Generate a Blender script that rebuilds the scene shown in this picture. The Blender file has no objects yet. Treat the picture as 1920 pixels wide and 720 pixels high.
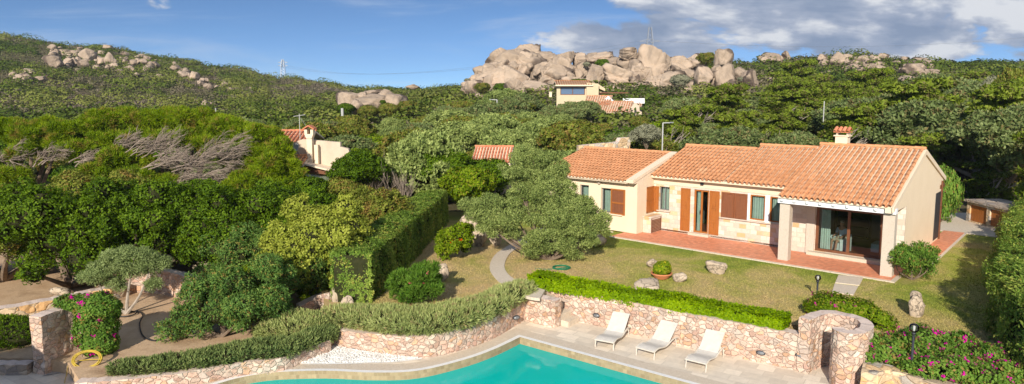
import bpy, bmesh, math, random
import numpy as np
from mathutils import Vector, Matrix
from mathutils.geometry import tessellate_polygon

# ------------------------------------------------------------------ camera, sky, sun, exposure
scene = bpy.context.scene
COL = scene.collection
CAMZ = 7.1
PITCH = math.atan(146/1280)
cam_d = bpy.data.cameras.new('camera'); cam = bpy.data.objects.new('camera', cam_d); COL.objects.link(cam)
cam.location = (0, 0, CAMZ); cam.rotation_euler = (math.pi/2 - PITCH, 0, 0)
cam_d.sensor_width = 36; cam_d.lens = 36*1280/1920; cam_d.shift_y = -36/1920
cam_d.clip_start = 0.1; cam_d.clip_end = 6000
scene.camera = cam

SUN_EL = math.radians(25); SUN_AZ = math.radians(180+13.5)          # azimuth clockwise from +Y: behind the camera, a little left
world = bpy.data.worlds.new('World'); scene.world = world; world.use_nodes = True
wn, wl = world.node_tree.nodes, world.node_tree.links
wn.clear()
def N(nodes, t, **kw):
    n = nodes.new(t)
    for k, v in kw.items():
        if k in n.inputs: n.inputs[k].default_value = v
        else: setattr(n, k, v)
    return n
def ramp(nodes, stops, mode='LINEAR'):
    r = nodes.new('ShaderNodeValToRGB'); cr = r.color_ramp; cr.interpolation = mode
    while len(cr.elements) < len(stops): cr.elements.new(0.5)
    for e, (p, c) in zip(cr.elements, stops):
        e.position = p; e.color = (*c, 1) if len(c) == 3 else c
    return r
def M_(nodes, links, op, a, b=None, c=None, clamp=False):
    m = nodes.new('ShaderNodeMath'); m.operation = op; m.use_clamp = clamp
    for i, v in enumerate((a, b, c)):
        if v is None: continue
        if isinstance(v, (int, float)): m.inputs[i].default_value = v
        else: links.new(v, m.inputs[i])
    return m.outputs[0]
wo = wn.new('ShaderNodeOutputWorld'); bg = wn.new('ShaderNodeBackground')
sky = wn.new('ShaderNodeTexSky'); sky.sky_type = 'NISHITA'; sky.sun_disc = False
sky.sun_elevation = SUN_EL; sky.sun_rotation = SUN_AZ; sky.altitude = 50; sky.air_density = 1.0; sky.dust_density = 0.6; sky.ozone_density = 2.2
tc = wn.new('ShaderNodeTexCoord'); sx = wn.new('ShaderNodeSeparateXYZ'); wl.new(tc.outputs['Generated'], sx.inputs[0])
zup = M_(wn, wl, 'MULTIPLY_ADD', sx.outputs[2], 2.6, 0.10)          # deeper blue close to the horizon
cb = wn.new('ShaderNodeCombineXYZ'); wl.new(sx.outputs[0], cb.inputs[0]); wl.new(sx.outputs[1], cb.inputs[1]); wl.new(zup, cb.inputs[2])
nv = wn.new('ShaderNodeVectorMath'); nv.operation = 'NORMALIZE'; wl.new(cb.outputs[0], nv.inputs[0]); wl.new(nv.outputs[0], sky.inputs[0])
tint = wn.new('ShaderNodeMix'); tint.data_type = 'RGBA'; tint.blend_type = 'MULTIPLY'; tint.inputs[0].default_value = 1
tint.inputs[7].default_value = (0.74, 0.96, 1.16, 1); wl.new(sky.outputs[0], tint.inputs[6])
# clouds: banks low over the hills to the right, wisps elsewhere
az = M_(wn, wl, 'DIVIDE', sx.outputs[0], M_(wn, wl, 'MAXIMUM', sx.outputs[1], 0.05))
el = M_(wn, wl, 'DIVIDE', sx.outputs[2], M_(wn, wl, 'MAXIMUM', sx.outputs[1], 0.05))
cv = wn.new('ShaderNodeCombineXYZ'); wl.new(az, cv.inputs[0]); wl.new(M_(wn, wl, 'MULTIPLY', el, 2.6), cv.inputs[1])
cn = N(wn, 'ShaderNodeTexNoise', Scale=5.2, Detail=8.0, Roughness=0.56, Distortion=0.25); wl.new(cv.outputs[0], cn.inputs['Vector'])
mp = wn.new('ShaderNodeMapping'); mp.inputs['Location'].default_value = (3.1, 1.7, 0.4); wl.new(cv.outputs[0], mp.inputs[0]); wl.new(mp.outputs[0], cn.inputs['Vector'])
def mr(nodes, links, v, a, b, c=0.0, d=1.0):
    m = nodes.new('ShaderNodeMapRange'); m.interpolation_type = 'SMOOTHSTEP'
    for k, x in zip(('From Min', 'From Max', 'To Min', 'To Max'), (a, b, c, d)): m.inputs[k].default_value = x
    links.new(v, m.inputs['Value']); return m.outputs[0]
right = mr(wn, wl, az, -0.04, 0.24, -0.13, 0.16)
low = mr(wn, wl, el, 0.035, 0.085, -0.06, 0.0)
dens = M_(wn, wl, 'ADD', M_(wn, wl, 'ADD', cn.outputs['Fac'], right), low)
cmask = mr(wn, wl, dens, 0.50, 0.58, 0, 0.94)
cn2 = N(wn, 'ShaderNodeTexNoise', Scale=5.2, Detail=6.0, Roughness=0.55); mp2 = wn.new('ShaderNodeMapping')
mp2.inputs['Location'].default_value = (3.12, 1.63, 0.4); wl.new(cv.outputs[0], mp2.inputs[0]); wl.new(mp2.outputs[0], cn2.inputs['Vector'])
lit = M_(wn, wl, 'SUBTRACT', cn.outputs['Fac'], cn2.outputs['Fac'])
ccol = ramp(wn, [(0.0, (1.9, 2.4, 3.4)), (0.5, (2.9, 3.3, 4.2)), (1.0, (6.0, 6.1, 6.3))])
wl.new(M_(wn, wl, 'MULTIPLY_ADD', lit, 4.5, 0.42, clamp=True), ccol.inputs[0])
cm = wn.new('ShaderNodeMix'); cm.data_type = 'RGBA'; wl.new(cmask, cm.inputs[0]); wl.new(tint.outputs[2], cm.inputs[6]); wl.new(ccol.outputs[0], cm.inputs[7])
# thin high veil
wis = N(wn, 'ShaderNodeTexNoise', Scale=2.2, Detail=7.0, Roughness=0.62, Distortion=0.9)
mp3 = wn.new('ShaderNodeMapping'); mp3.inputs['Scale'].default_value = (1.0, 3.5, 1); mp3.inputs['Rotation'].default_value = (0, 0, 0.25)
wl.new(cv.outputs[0], mp3.inputs[0]); wl.new(mp3.outputs[0], wis.inputs['Vector'])
cm2 = wn.new('ShaderNodeMix'); cm2.data_type = 'RGBA'; wl.new(mr(wn, wl, wis.outputs['Fac'], 0.46, 0.75, 0, 0.30), cm2.inputs[0]); wl.new(cm.outputs[2], cm2.inputs[6]); cm2.inputs[7].default_value = (5.6, 6.0, 6.6, 1)
wl.new(cm2.outputs[2], bg.inputs[0]); bg.inputs[1].default_value = 0.105; wl.new(bg.outputs[0], wo.inputs[0])

sd = bpy.data.lights.new('sun', 'SUN'); sd.energy = 5.0; sd.angle = math.radians(0.55); sd.color = (1.0, 0.92, 0.80)
sun = bpy.data.objects.new('sun', sd); COL.objects.link(sun)
svec = Vector((math.sin(SUN_AZ)*math.cos(SUN_EL), math.cos(SUN_AZ)*math.cos(SUN_EL), math.sin(SUN_EL)))
sun.rotation_euler = svec.to_track_quat('Z', 'Y').to_euler(); sun.location = svec*60
scene.view_settings.view_transform = 'Standard'; scene.view_settings.look = 'None'; scene.view_settings.gamma = 1.0
scene.view_settings.exposure = 0.33
scene.view_settings.use_curve_mapping = False
scene.render.engine = 'CYCLES'
cy = scene.cycles
cy.max_bounces = 6; cy.diffuse_bounces = 3; cy.glossy_bounces = 3; cy.transmission_bounces = 4; cy.transparent_max_bounces = 10
cy.use_adaptive_sampling = True; cy.adaptive_threshold = 0.015; cy.use_denoising = True; cy.denoiser = 'OPENIMAGEDENOISE'; cy.denoising_input_passes = 'RGB_ALBEDO_NORMAL'
cy.caustics_reflective = False; cy.caustics_refractive = False
scene.render.film_transparent = False

# ------------------------------------------------------------------ helpers
def ray(px, py):
    cx = (px-960)/1280; c = -(py-324)/1280
    return np.array((cx, math.cos(PITCH)+c*math.sin(PITCH), -math.sin(PITCH)+c*math.cos(PITCH)))
def at(px, py, z):
    d = ray(px, py); t = (z-CAMZ)/d[2]; return Vector((d[0]*t, d[1]*t, z))
def deep(px, py, Y):
    d = ray(px, py); t = Y/d[1]; return Vector((d[0]*t, Y, CAMZ+d[2]*t))
def meters(npx, Y): return npx*Y/1280

def obj(name, me, mat=None, parent=None):
    o = bpy.data.objects.new(name, me); COL.objects.link(o)
    if mat is not None and len(me.materials) == 0: me.materials.append(mat)
    if parent is not None: o.parent = parent
    return o
def tag(o, label=None, cat=None, group=None, kind=None):
    if label: o['label'] = label
    if cat: o['category'] = cat
    if group: o['group'] = group
    if kind: o['kind'] = kind
    return o
def thing(name, label, cat, loc=(0, 0, 0), rz=0, group=None):
    o = bpy.data.objects.new(name, None); COL.objects.link(o); o.empty_display_size = 0.2
    o.location = loc; o.rotation_euler = (0, 0, rz); return tag(o, label, cat, group)
def copy_tree(o, parent=None):
    c = o.copy(); COL.objects.link(c); c.parent = parent
    for ch in list(KIDS.get(o.name, [])):
        k = copy_tree(ch, c)
        KIDS.setdefault(c.name, []).append(k)
    return c
KIDS = {}
def part(name, me, mat, parent):
    o = obj(name, me, mat, parent); KIDS.setdefault(parent.name, []).append(o); return o

def pymesh(verts, faces, name='m', smooth=False, mi=None):
    me = bpy.data.meshes.new(name); me.from_pydata([tuple(v) for v in verts], [], faces); me.update()
    if smooth: me.polygons.foreach_set('use_smooth', [True]*len(me.polygons))
    if mi: me.polygons.foreach_set('material_index', mi)
    return me
def npquads(V, tint=None, name='m', n=4):
    """V: (k*n,3) array, n verts per face"""
    V = np.asarray(V, dtype=np.float32); nf = len(V)//n
    me = bpy.data.meshes.new(name); me.vertices.add(len(V)); me.vertices.foreach_set('co', V.ravel())
    me.loops.add(nf*n); me.loops.foreach_set('vertex_index', np.arange(nf*n, dtype=np.int32))
    me.polygons.add(nf); me.polygons.foreach_set('loop_start', np.arange(0, nf*n, n, dtype=np.int32))
    if tint is not None:
        a = me.attributes.new('tint', 'FLOAT', 'POINT'); a.data.foreach_set('value', np.repeat(np.asarray(tint, dtype=np.float32), n))
    me.update(calc_edges=True); return me

class MB:
    def __init__(s): s.v = []; s.f = []; s.m = []; s.mi = 0
    def add(s, vs, fs):
        b = len(s.v); s.v += [tuple(v) for v in vs]; s.f += [tuple(i+b for i in f) for f in fs]; s.m += [s.mi]*len(fs); return s
    def box(s, x0, x1, y0, y1, z0, z1, M=None):
        vs = [Vector(p) for p in ((x0,y0,z0),(x1,y0,z0),(x1,y1,z0),(x0,y1,z0),(x0,y0,z1),(x1,y0,z1),(x1,y1,z1),(x0,y1,z1))]
        if M is not None: vs = [M @ v for v in vs]
        return s.add(vs, [(0,3,2,1),(4,5,6,7),(0,1,5,4),(1,2,6,5),(2,3,7,6),(3,0,4,7)])
    def prism(s, poly, h0, h1, axis='z', M=None):
        """poly of 2-D points extruded; axis z: (x,y)+z ; axis x: (y,z)+x ; axis y: (x,z)+y"""
        def mk(p, h):
            v = {'z': (p[0], p[1], h), 'x': (h, p[0], p[1]), 'y': (p[0], h, p[1])}[axis]
            return (M @ Vector(v)) if M is not None else Vector(v)
        n = len(poly); vs = [mk(p, h0) for p in poly]+[mk(p, h1) for p in poly]
        tris = tessellate_polygon([[Vector((p[0], p[1], 0)) for p in poly]])
        fs = [tuple(t) for t in tris]+[tuple(n+i for i in reversed(t)) for t in tris]
        fs += [(i, (i+1) % n, n+(i+1) % n, n+i) for i in range(n)]
        return s.add(vs, fs)
    def tube(s, pts, rad, n=6, cap=True):
        pts = [Vector(p) for p in pts]
        if isinstance(rad, (int, float)): rad = [rad]*len(pts)
        vs = []; up = None
        for i, p in enumerate(pts):
            d = (pts[min(i+1, len(pts)-1)]-pts[max(i-1, 0)])
            d = d.normalized() if d.length > 1e-9 else Vector((0, 0, 1))
            if up is None: up = d.orthogonal().normalized()
            else:
                up = (up-d*up.dot(d)); up = up.normalized() if up.length > 1e-6 else d.orthogonal().normalized()
            w = d.cross(up)
            for k in range(n):
                a = 2*math.pi*k/n; vs.append(p+(up*math.cos(a)+w*math.sin(a))*rad[i])
        fs = [(i*n+k, i*n+(k+1) % n, (i+1)*n+(k+1) % n, (i+1)*n+k) for i in range(len(pts)-1) for k in range(n)]
        if cap: fs += [tuple(reversed(range(n))), tuple((len(pts)-1)*n+k for k in range(n))]
        return s.add(vs, fs)
    def lathe(s, prof, n=24, c=(0, 0, 0), M=None):
        vs = []
        for r, z in prof:
            for k in range(n):
                a = 2*math.pi*k/n; v = Vector((c[0]+r*math.cos(a), c[1]+r*math.sin(a), c[2]+z)); vs.append(M @ v if M is not None else v)
        fs = [(i*n+k, i*n+(k+1) % n, (i+1)*n+(k+1) % n, (i+1)*n+k) for i in range(len(prof)-1) for k in range(n)]
        fs += [tuple(reversed(range(n))), tuple((len(prof)-1)*n+k for k in range(n))]
        return s.add(vs, fs)
    def ball(s, c, r, n=12, sq=(1, 1, 1)):
        pr = [(max(1e-4, r*math.sin(math.pi*i/n)), -r*math.cos(math.pi*i/n)) for i in range(n+1)]
        M = Matrix.Translation(c) @ Matrix.Diagonal((*sq, 1)); return s.lathe(pr, n+4, M=M)
    def mesh(s, name='m', smooth=False):
        return pymesh(s.v, s.f, name, smooth, s.m if any(s.m) else None)
    def build(s, name, mat, parent=None, smooth=False):
        me = s.mesh(name, smooth)
        if isinstance(mat, (list, tuple)):
            for m in mat: me.materials.append(m)
            mat = None
        return part(name, me, mat, parent) if parent is not None else obj(name, me, mat)

_rs = np.random.RandomState(7)
_K = [(_rs.normal(size=(3, 14)), _rs.uniform(0, 6.28, 14)) for _ in range(4)]
def snoise(P, s=1.0, o=0):
    k, ph = _K[o % 4]; return np.sin(P @ (k*s)+ph+o).sum(-1)/14**0.5*0.9
def fbm(P, s=1.0, o=0): return snoise(P, s, o)+0.5*snoise(P, s*2.1, o+1)+0.25*snoise(P, s*4.3, o+2)

# ------------------------------------------------------------------ materials
MATS = {}
def newmat(name):
    m = bpy.data.materials.new(name); m.use_nodes = True; n = m.node_tree.nodes; l = m.node_tree.links
    n.clear(); out = n.new('ShaderNodeOutputMaterial'); return m, n, l, out
def coords(n, l, kind='Object', mapping=None):
    t = n.new('ShaderNodeTexCoord'); o = t.outputs[kind]
    if mapping:
        m = n.new('ShaderNodeMapping')
        for k, v in mapping.items(): m.inputs[k].default_value = v
        l.new(o, m.inputs[0]); o = m.outputs[0]
    return o
def surface(name, cols, scale=3.0, rough=0.8, bump=0.3, bscale=30, spec=0.3, island=0.0, detail=6.0, dist=0.0, mapping=None, metallic=0.0, fine=0.0, bdist=0.02, nrough=0.6):
    m, n, l, out = newmat(name); co = coords(n, l, 'Object', mapping)
    nz = N(n, 'ShaderNodeTexNoise', Scale=scale, Detail=detail, Roughness=nrough, Distortion=dist); l.new(co, nz.inputs['Vector'])
    k = len(cols); r = ramp(n, [(0.30+0.40*i/max(1, k-1), c) for i, c in enumerate(cols)]); l.new(nz.outputs['Fac'], r.inputs[0])
    c = r.outputs[0]
    if fine > 0:
        nf = N(n, 'ShaderNodeTexNoise', Scale=bscale*1.3, Detail=3.0, Roughness=0.7); l.new(co, nf.inputs['Vector'])
        v = M_(n, l, 'MULTIPLY_ADD', nf.outputs['Fac'], 2*fine, 1-fine)
        hs = n.new('ShaderNodeHueSaturation'); l.new(v, hs.inputs['Value']); l.new(c, hs.inputs['Color']); c = hs.outputs[0]
    if island > 0:
        g = n.new('ShaderNodeNewGeometry'); v = M_(n, l, 'MULTIPLY_ADD', g.outputs['Random Per Island'], 2*island, 1-island)
        hs = n.new('ShaderNodeHueSaturation'); l.new(v, hs.inputs['Value']); l.new(c, hs.inputs['Color']); c = hs.outputs[0]
    b = N(n, 'ShaderNodeBsdfPrincipled', Roughness=rough, Metallic=metallic); b.inputs['Specular IOR Level'].default_value = spec; l.new(c, b.inputs['Base Color'])
    if bump > 0:
        nb = N(n, 'ShaderNodeTexNoise', Scale=bscale, Detail=5.0, Roughness=0.65); l.new(co, nb.inputs['Vector'])
        bp = N(n, 'ShaderNodeBump', Strength=bump, Distance=bdist); l.new(nb.outputs['Fac'], bp.inputs['Height']); l.new(bp.outputs[0], b.inputs['Normal'])
    l.new(b.outputs[0], out.inputs[0]); MATS[name] = m; return m
def rubble(name, cols, scale=3.6, mortar=(0.33, 0.25, 0.19), mw=0.03, zs=1.35, bump=0.8):
    """irregular stones with mortar joints"""
    m, n, l, out = newmat(name); co = coords(n, l, 'Object', {'Scale': (1, 1, zs)})
    w = N(n, 'ShaderNodeTexNoise', Scale=3.4, Detail=4.0, Roughness=0.6); l.new(co, w.inputs['Vector'])
    add = n.new('ShaderNodeMix'); add.data_type = 'VECTOR'; add.inputs[0].default_value = 0.17; l.new(co, add.inputs[4]); l.new(w.outputs['Color'], add.inputs[5])
    v1 = N(n, 'ShaderNodeTexVoronoi', Scale=scale, Randomness=0.92); l.new(add.outputs[1], v1.inputs['Vector'])
    v2 = n.new('ShaderNodeTexVoronoi'); v2.feature = 'DISTANCE_TO_EDGE'; v2.inputs['Scale'].default_value = scale; v2.inputs['Randomness'].default_value = 0.92; l.new(add.outputs[1], v2.inputs['Vector'])
    s = n.new('ShaderNodeSeparateColor'); l.new(v1.outputs['Color'], s.inputs[0])
    k = len(cols); r = ramp(n, [(i/k, c) for i, c in enumerate(cols)], 'CONSTANT'); l.new(s.outputs[0], r.inputs[0])
    nz = N(n, 'ShaderNodeTexNoise', Scale=16, Detail=6.0, Roughness=0.7); l.new(co, nz.inputs['Vector'])
    hs = n.new('ShaderNodeHueSaturation'); l.new(r.outputs[0], hs.inputs['Color'])
    l.new(M_(n, l, 'ADD', M_(n, l, 'MULTIPLY', nz.outputs['Fac'], 0.7), M_(n, l, 'MULTIPLY_ADD', s.outputs[1], 0.45, 0.42)), hs.inputs['Value'])
    e = mr(n, l, v2.outputs['Distance'], mw*0.3, mw*1.6)
    mx = n.new('ShaderNodeMix'); mx.data_type = 'RGBA'; l.new(e, mx.inputs[0]); mx.inputs[6].default_value = (*mortar, 1); l.new(hs.outputs[0], mx.inputs[7])
    b = N(n, 'ShaderNodeBsdfPrincipled', Roughness=0.88); b.inputs['Specular IOR Level'].default_value = 0.2; l.new(mx.outputs[2], b.inputs['Base Color'])
    h = M_(n, l, 'ADD', M_(n, l, 'MULTIPLY', mr(n, l, v2.outputs['Distance'], 0, 0.14), 1.0), M_(n, l, 'MULTIPLY', nz.outputs['Fac'], 0.35))
    bp = N(n, 'ShaderNodeBump', Strength=bump, Distance=0.028); l.new(h, bp.inputs['Height']); l.new(bp.outputs[0], b.inputs['Normal'])
    l.new(b.outputs[0], out.inputs[0]); MATS[name] = m; return m
def bricky(name, cols, bw, bh, mortar, axes='xz', msize=0.012, off=0.5, bump=0.5, rough=0.85, rot=0.0, nscale=9, vary=0.5, wobble=0.0):
    """rectangular blocks or tiles: cell colours from a white noise per block"""
    m, n, l, out = newmat(name); co = coords(n, l, 'Object', {'Rotation': (0, 0, rot)})
    s = n.new('ShaderNodeSeparateXYZ'); l.new(co, s.inputs[0]); ix = {'x': 0, 'y': 1, 'z': 2}
    a, b_ = s.outputs[ix[axes[0]]], s.outputs[ix[axes[1]]]
    row = M_(n, l, 'FLOOR', M_(n, l, 'DIVIDE', b_, bh))
    sh = M_(n, l, 'MULTIPLY', M_(n, l, 'FRACT', M_(n, l, 'MULTIPLY', row, 0.377 if vary else off)), bw if vary else bw)
    au = M_(n, l, 'DIVIDE', M_(n, l, 'ADD', a, sh), bw)
    if vary:   # uneven block lengths
        au = M_(n, l, 'ADD', au, M_(n, l, 'MULTIPLY', M_(n, l, 'SINE', M_(n, l, 'ADD', M_(n, l, 'MULTIPLY', au, 2.6), M_(n, l, 'MULTIPLY', row, 1.9))), vary*0.35))
    colx = M_(n, l, 'FLOOR', au); fx = M_(n, l, 'SUBTRACT', au, colx); fz = M_(n, l, 'SUBTRACT', M_(n, l, 'DIVIDE', b_, bh), row)
    ex = M_(n, l, 'MULTIPLY', M_(n, l, 'MINIMUM', fx, M_(n, l, 'SUBTRACT', 1.0, fx)), bw)
    ez = M_(n, l, 'MULTIPLY', M_(n, l, 'MINIMUM', fz, M_(n, l, 'SUBTRACT', 1.0, fz)), bh)
    e = mr(n, l, M_(n, l, 'MINIMUM', ex, ez), msize*0.35, msize)
    cx = n.new('ShaderNodeCombineXYZ'); l.new(colx, cx.inputs[0]); l.new(row, cx.inputs[1])
    wnz = n.new('ShaderNodeTexWhiteNoise'); l.new(cx.outputs[0], wnz.inputs['Vector'])
    k = len(cols); r = ramp(n, [(i/k, c) for i, c in enumerate(cols)], 'CONSTANT'); l.new(wnz.outputs['Value'], r.inputs[0])
    nz = N(n, 'ShaderNodeTexNoise', Scale=nscale, Detail=6.0, Roughness=0.7); l.new(co, nz.inputs['Vector'])
    sc = n.new('ShaderNodeSeparateColor'); l.new(wnz.outputs['Color'], sc.inputs[0])
    hs = n.new('ShaderNodeHueSaturation'); l.new(r.outputs[0], hs.inputs['Color'])
    l.new(M_(n, l, 'ADD', M_(n, l, 'MULTIPLY_ADD', nz.outputs['Fac'], 0.5, 0.62), M_(n, l, 'MULTIPLY', sc.outputs[1], 0.25)), hs.inputs['Value'])
    mx = n.new('ShaderNodeMix'); mx.data_type = 'RGBA'; l.new(e, mx.inputs[0]); mx.inputs[6].default_value = (*mortar, 1); l.new(hs.outputs[0], mx.inputs[7])
    b = N(n, 'ShaderNodeBsdfPrincipled', Roughness=rough); b.inputs['Specular IOR Level'].default_value = 0.25; l.new(mx.outputs[2], b.inputs['Base Color'])
    h = M_(n, l, 'ADD', e, M_(n, l, 'MULTIPLY', nz.outputs['Fac'], 0.5))
    bp = N(n, 'ShaderNodeBump', Strength=bump, Distance=0.012); l.new(h, bp.inputs['Height']); l.new(bp.outputs[0], b.inputs['Normal'])
    l.new(b.outputs[0], out.inputs[0]); MATS[name] = m; return m
def leafy(name, cols, dry=None, dryamt=0.0, trans=0.28, rough=0.6, spec=0.12, patch=0.8, iw=0.40, tw=0.42, gain=1.45):
    sat = lambda c: tuple(min(0.9, max(0.0, (sum(c)/3+(x-sum(c)/3)*1.12)*gain)) for x in c)
    cols = [sat(c) for c in cols]; dry = sat(dry) if dry else None
    """foliage: colour from the leaf's own random value, its clump's tint and soft patches"""
    m, n, l, out = newmat(name)
    g = n.new('ShaderNodeNewGeometry'); at_ = n.new('ShaderNodeAttribute'); at_.attribute_name = 'tint'; oi = n.new('ShaderNodeObjectInfo')
    co = coords(n, l, 'Object'); nz = N(n, 'ShaderNodeTexNoise', Scale=patch, Detail=3.0, Roughness=0.6); l.new(co, nz.inputs['Vector'])
    f = M_(n, l, 'ADD', M_(n, l, 'MULTIPLY', g.outputs['Random Per Island'], iw), M_(n, l, 'MULTIPLY', at_.outputs['Fac'], tw))
    f = M_(n, l, 'ADD', f, M_(n, l, 'MULTIPLY_ADD', nz.outputs['Fac'], 0.5, -0.14)); f = M_(n, l, 'ADD', f, M_(n, l, 'MULTIPLY_ADD', oi.outputs['Random'], 0.16, -0.08), clamp=True)
    k = len(cols); r = ramp(n, [(0.12+0.76*i/max(1, k-1), c) for i, c in enumerate(cols)]); l.new(f, r.inputs[0]); c = r.outputs[0]
    if dry:
        n2 = N(n, 'ShaderNodeTexNoise', Scale=patch*2.2, Detail=3.0); l.new(co, n2.inputs['Vector'])
        q = mr(n, l, M_(n, l, 'ADD', n2.outputs['Fac'], M_(n, l, 'MULTIPLY_ADD', g.outputs['Random Per Island'], 0.25, -0.12)), 0.62-dryamt*0.3, 0.75-dryamt*0.3)
        mx = n.new('ShaderNodeMix'); mx.data_type = 'RGBA'; l.new(q, mx.inputs[0]); l.new(c, mx.inputs[6]); mx.inputs[7].default_value = (*dry, 1); c = mx.outputs[2]
    b = N(n, 'ShaderNodeBsdfPrincipled', Roughness=rough); b.inputs['Specular IOR Level'].default_value = spec; l.new(c, b.inputs['Base Color'])
    t = n.new('ShaderNodeBsdfTranslucent')
    hs = N(n, 'ShaderNodeHueSaturation', Saturation=1.1, Value=1.35); l.new(c, hs.inputs['Color']); l.new(hs.outputs[0], t.inputs[0])
    ms = n.new('ShaderNodeMixShader'); ms.inputs[0].default_value = trans; l.new(b.outputs[0], ms.inputs[1]); l.new(t.outputs[0], ms.inputs[2])
    l.new(ms.outputs[0], out.inputs[0]); MATS[name] = m; return m
def flat(name, col, rough=0.6, metallic=0.0, spec=0.4): return surface(name, [tuple(c*0.9 for c in col), tuple(min(1, c*1.08) for c in col)], 6, rough, 0.1, 40, spec, metallic=metallic)

# masonry and paving
rubble('pinkstone', [(0.56,0.37,0.28),(0.60,0.43,0.33),(0.53,0.35,0.27),(0.62,0.47,0.37),(0.57,0.45,0.37),(0.58,0.36,0.23),(0.63,0.50,0.40),(0.57,0.41,0.32)], scale=6.3, mortar=(0.56,0.43,0.34), mw=0.018, bump=1.0)
rubble('tanstone', [(0.60,0.42,0.24),(0.52,0.40,0.28),(0.66,0.50,0.32),(0.45,0.40,0.34),(0.62,0.38,0.18)], scale=3.4, mortar=(0.42,0.32,0.22))
rubble('greystone', [(0.38,0.30,0.24),(0.45,0.36,0.28),(0.33,0.28,0.25),(0.50,0.40,0.30)], scale=3.6, mortar=(0.30,0.25,0.2))
surface('capstone', [(0.52,0.38,0.30),(0.66,0.54,0.46),(0.60,0.46,0.38)], 5, 0.9, 0.6, 22, fine=0.15)
bricky('ashlar', [(0.62,0.52,0.41),(0.66,0.57,0.46),(0.58,0.49,0.39),(0.65,0.56,0.45),(0.64,0.48,0.30),(0.68,0.60,0.50),(0.62,0.42,0.22),(0.63,0.55,0.46),(0.66,0.57,0.46),(0.60,0.53,0.45),(0.67,0.59,0.49)], 0.36, 0.22, (0.55,0.47,0.38), 'xz', 0.014)
bricky('ashlar_side', [(0.60,0.52,0.40),(0.62,0.55,0.45),(0.56,0.48,0.38),(0.62,0.44,0.24)], 0.36, 0.24, (0.55,0.48,0.38), 'yz', 0.014)
surface('granite', [(0.44,0.37,0.29),(0.58,0.50,0.41),(0.52,0.45,0.37)], 30, 0.85, 0.4, 60, fine=0.2)
surface('plaster', [(0.77,0.62,0.44),(0.81,0.66,0.48)], 1.2, 0.9, 0.08, 60, 0.2, fine=0.03)
surface('plaster_pale', [(0.73,0.59,0.43),(0.77,0.64,0.48)], 1.2, 0.9, 0.2, 60, 0.2)
surface('plaster_ochre', [(0.56,0.46,0.30),(0.60,0.50,0.34)], 1.2, 0.9, 0.1, 40, 0.2)
surface('plaster_old', [(0.50,0.40,0.30),(0.58,0.47,0.36),(0.60,0.50,0.38)], 1.1, 0.9, 0.3, 30, 0.2, fine=0.06)
surface('white_paint', [(0.74,0.76,0.78),(0.82,0.83,0.84)], 4, 0.6, 0.15, 40)
bricky('terracotta_floor', [(0.68,0.25,0.13),(0.71,0.275,0.145),(0.66,0.24,0.125),(0.72,0.29,0.16)], 0.15, 0.15, (0.60,0.27,0.17), 'xy', 0.008, vary=0.0, off=0.0, bump=0.15, rough=0.55, nscale=2.2)
bricky('deck_tiles', [(0.69,0.60,0.48),(0.71,0.62,0.50),(0.67,0.58,0.465),(0.72,0.63,0.51)], 0.62, 0.42, (0.60,0.52,0.41), 'xy', 0.014, vary=0.4, bump=0.25, rough=0.8, rot=math.radians(33), nscale=3.5)
surface('path_stone', [(0.50,0.42,0.32),(0.62,0.53,0.42),(0.56,0.47,0.36),(0.66,0.57,0.46)], 5, 0.9, 0.6, 18, fine=0.12)
surface('coping_stone', [(0.50,0.41,0.30),(0.60,0.50,0.38)], 7, 0.85, 0.3, 30, fine=0.08)
surface('pool_white', [(0.70,0.69,0.66),(0.80,0.79,0.77)], 6, 0.6, 0.1, 30)
bricky('pool_brown', [(0.36,0.27,0.16),(0.40,0.30,0.18),(0.34,0.25,0.145)], 0.12, 0.12, (0.38,0.29,0.18), 'xz', 0.01, vary=0.3, bump=0.2)
surface('pool_basin', [(0.06,0.86,0.76),(0.10,0.92,0.82),(0.16,0.95,0.86)], 0.5, 0.7, 0.0, spec=0.1)
surface('pool_step', [(0.16,0.10,0.03),(0.24,0.16,0.05)], 4, 0.8, 0.0)
surface('cobbles', [(0.36,0.32,0.28),(0.46,0.41,0.36)], 8, 0.9, 0.8, 26, fine=0.25)
surface('pebbles', [(0.62,0.60,0.56),(0.78,0.77,0.74)], 3, 0.8, 0.4, 40, island=0.22)
# ground
surface('lawn_mat', [(0.17,0.235,0.03),(0.29,0.31,0.055),(0.44,0.36,0.13),(0.52,0.38,0.18)], 0.30, 0.95, 0.9, 38, 0.1, fine=0.18, detail=12, dist=0.6, bdist=0.05, nrough=0.66)
def lawn_dryness():
    m = MATS['lawn_mat']; n = m.node_tree.nodes; l = m.node_tree.links
    r = [x for x in n if x.type == 'VALTORGB'][0]; src = r.inputs[0].links[0].from_socket
    sx = n.new('ShaderNodeSeparateXYZ'); l.new(coords(n, l, 'Object'), sx.inputs[0])
    v = M_(n, l, 'ADD', M_(n, l, 'MULTIPLY_ADD', sx.outputs[0], 0.6605, -14.65*0.6605), M_(n, l, 'MULTIPLY_ADD', sx.outputs[1], 0.7509, -26.35*0.7509))
    a = mr(n, l, v, -1.5, -6.5, -0.07, 0.10); b = mr(n, l, sx.outputs[0], 2.5, -2.0, 0.0, 0.07); c = mr(n, l, sx.outputs[0], 12.0, 15.0, 0.0, 0.05)
    l.new(M_(n, l, 'ADD', M_(n, l, 'ADD', src, a), M_(n, l, 'ADD', b, c), clamp=True), r.inputs[0])
lawn_dryness()
surface('grass_tuft', [(0.085,0.12,0.018),(0.17,0.18,0.035),(0.28,0.22,0.08)], 0.30, 0.9, 0.0, island=0.35, detail=12, nrough=0.72)
surface('soil', [(0.44,0.29,0.17),(0.54,0.38,0.24),(0.34,0.22,0.13)], 0.9, 0.95, 0.8, 14, 0.1, fine=0.2)
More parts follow.
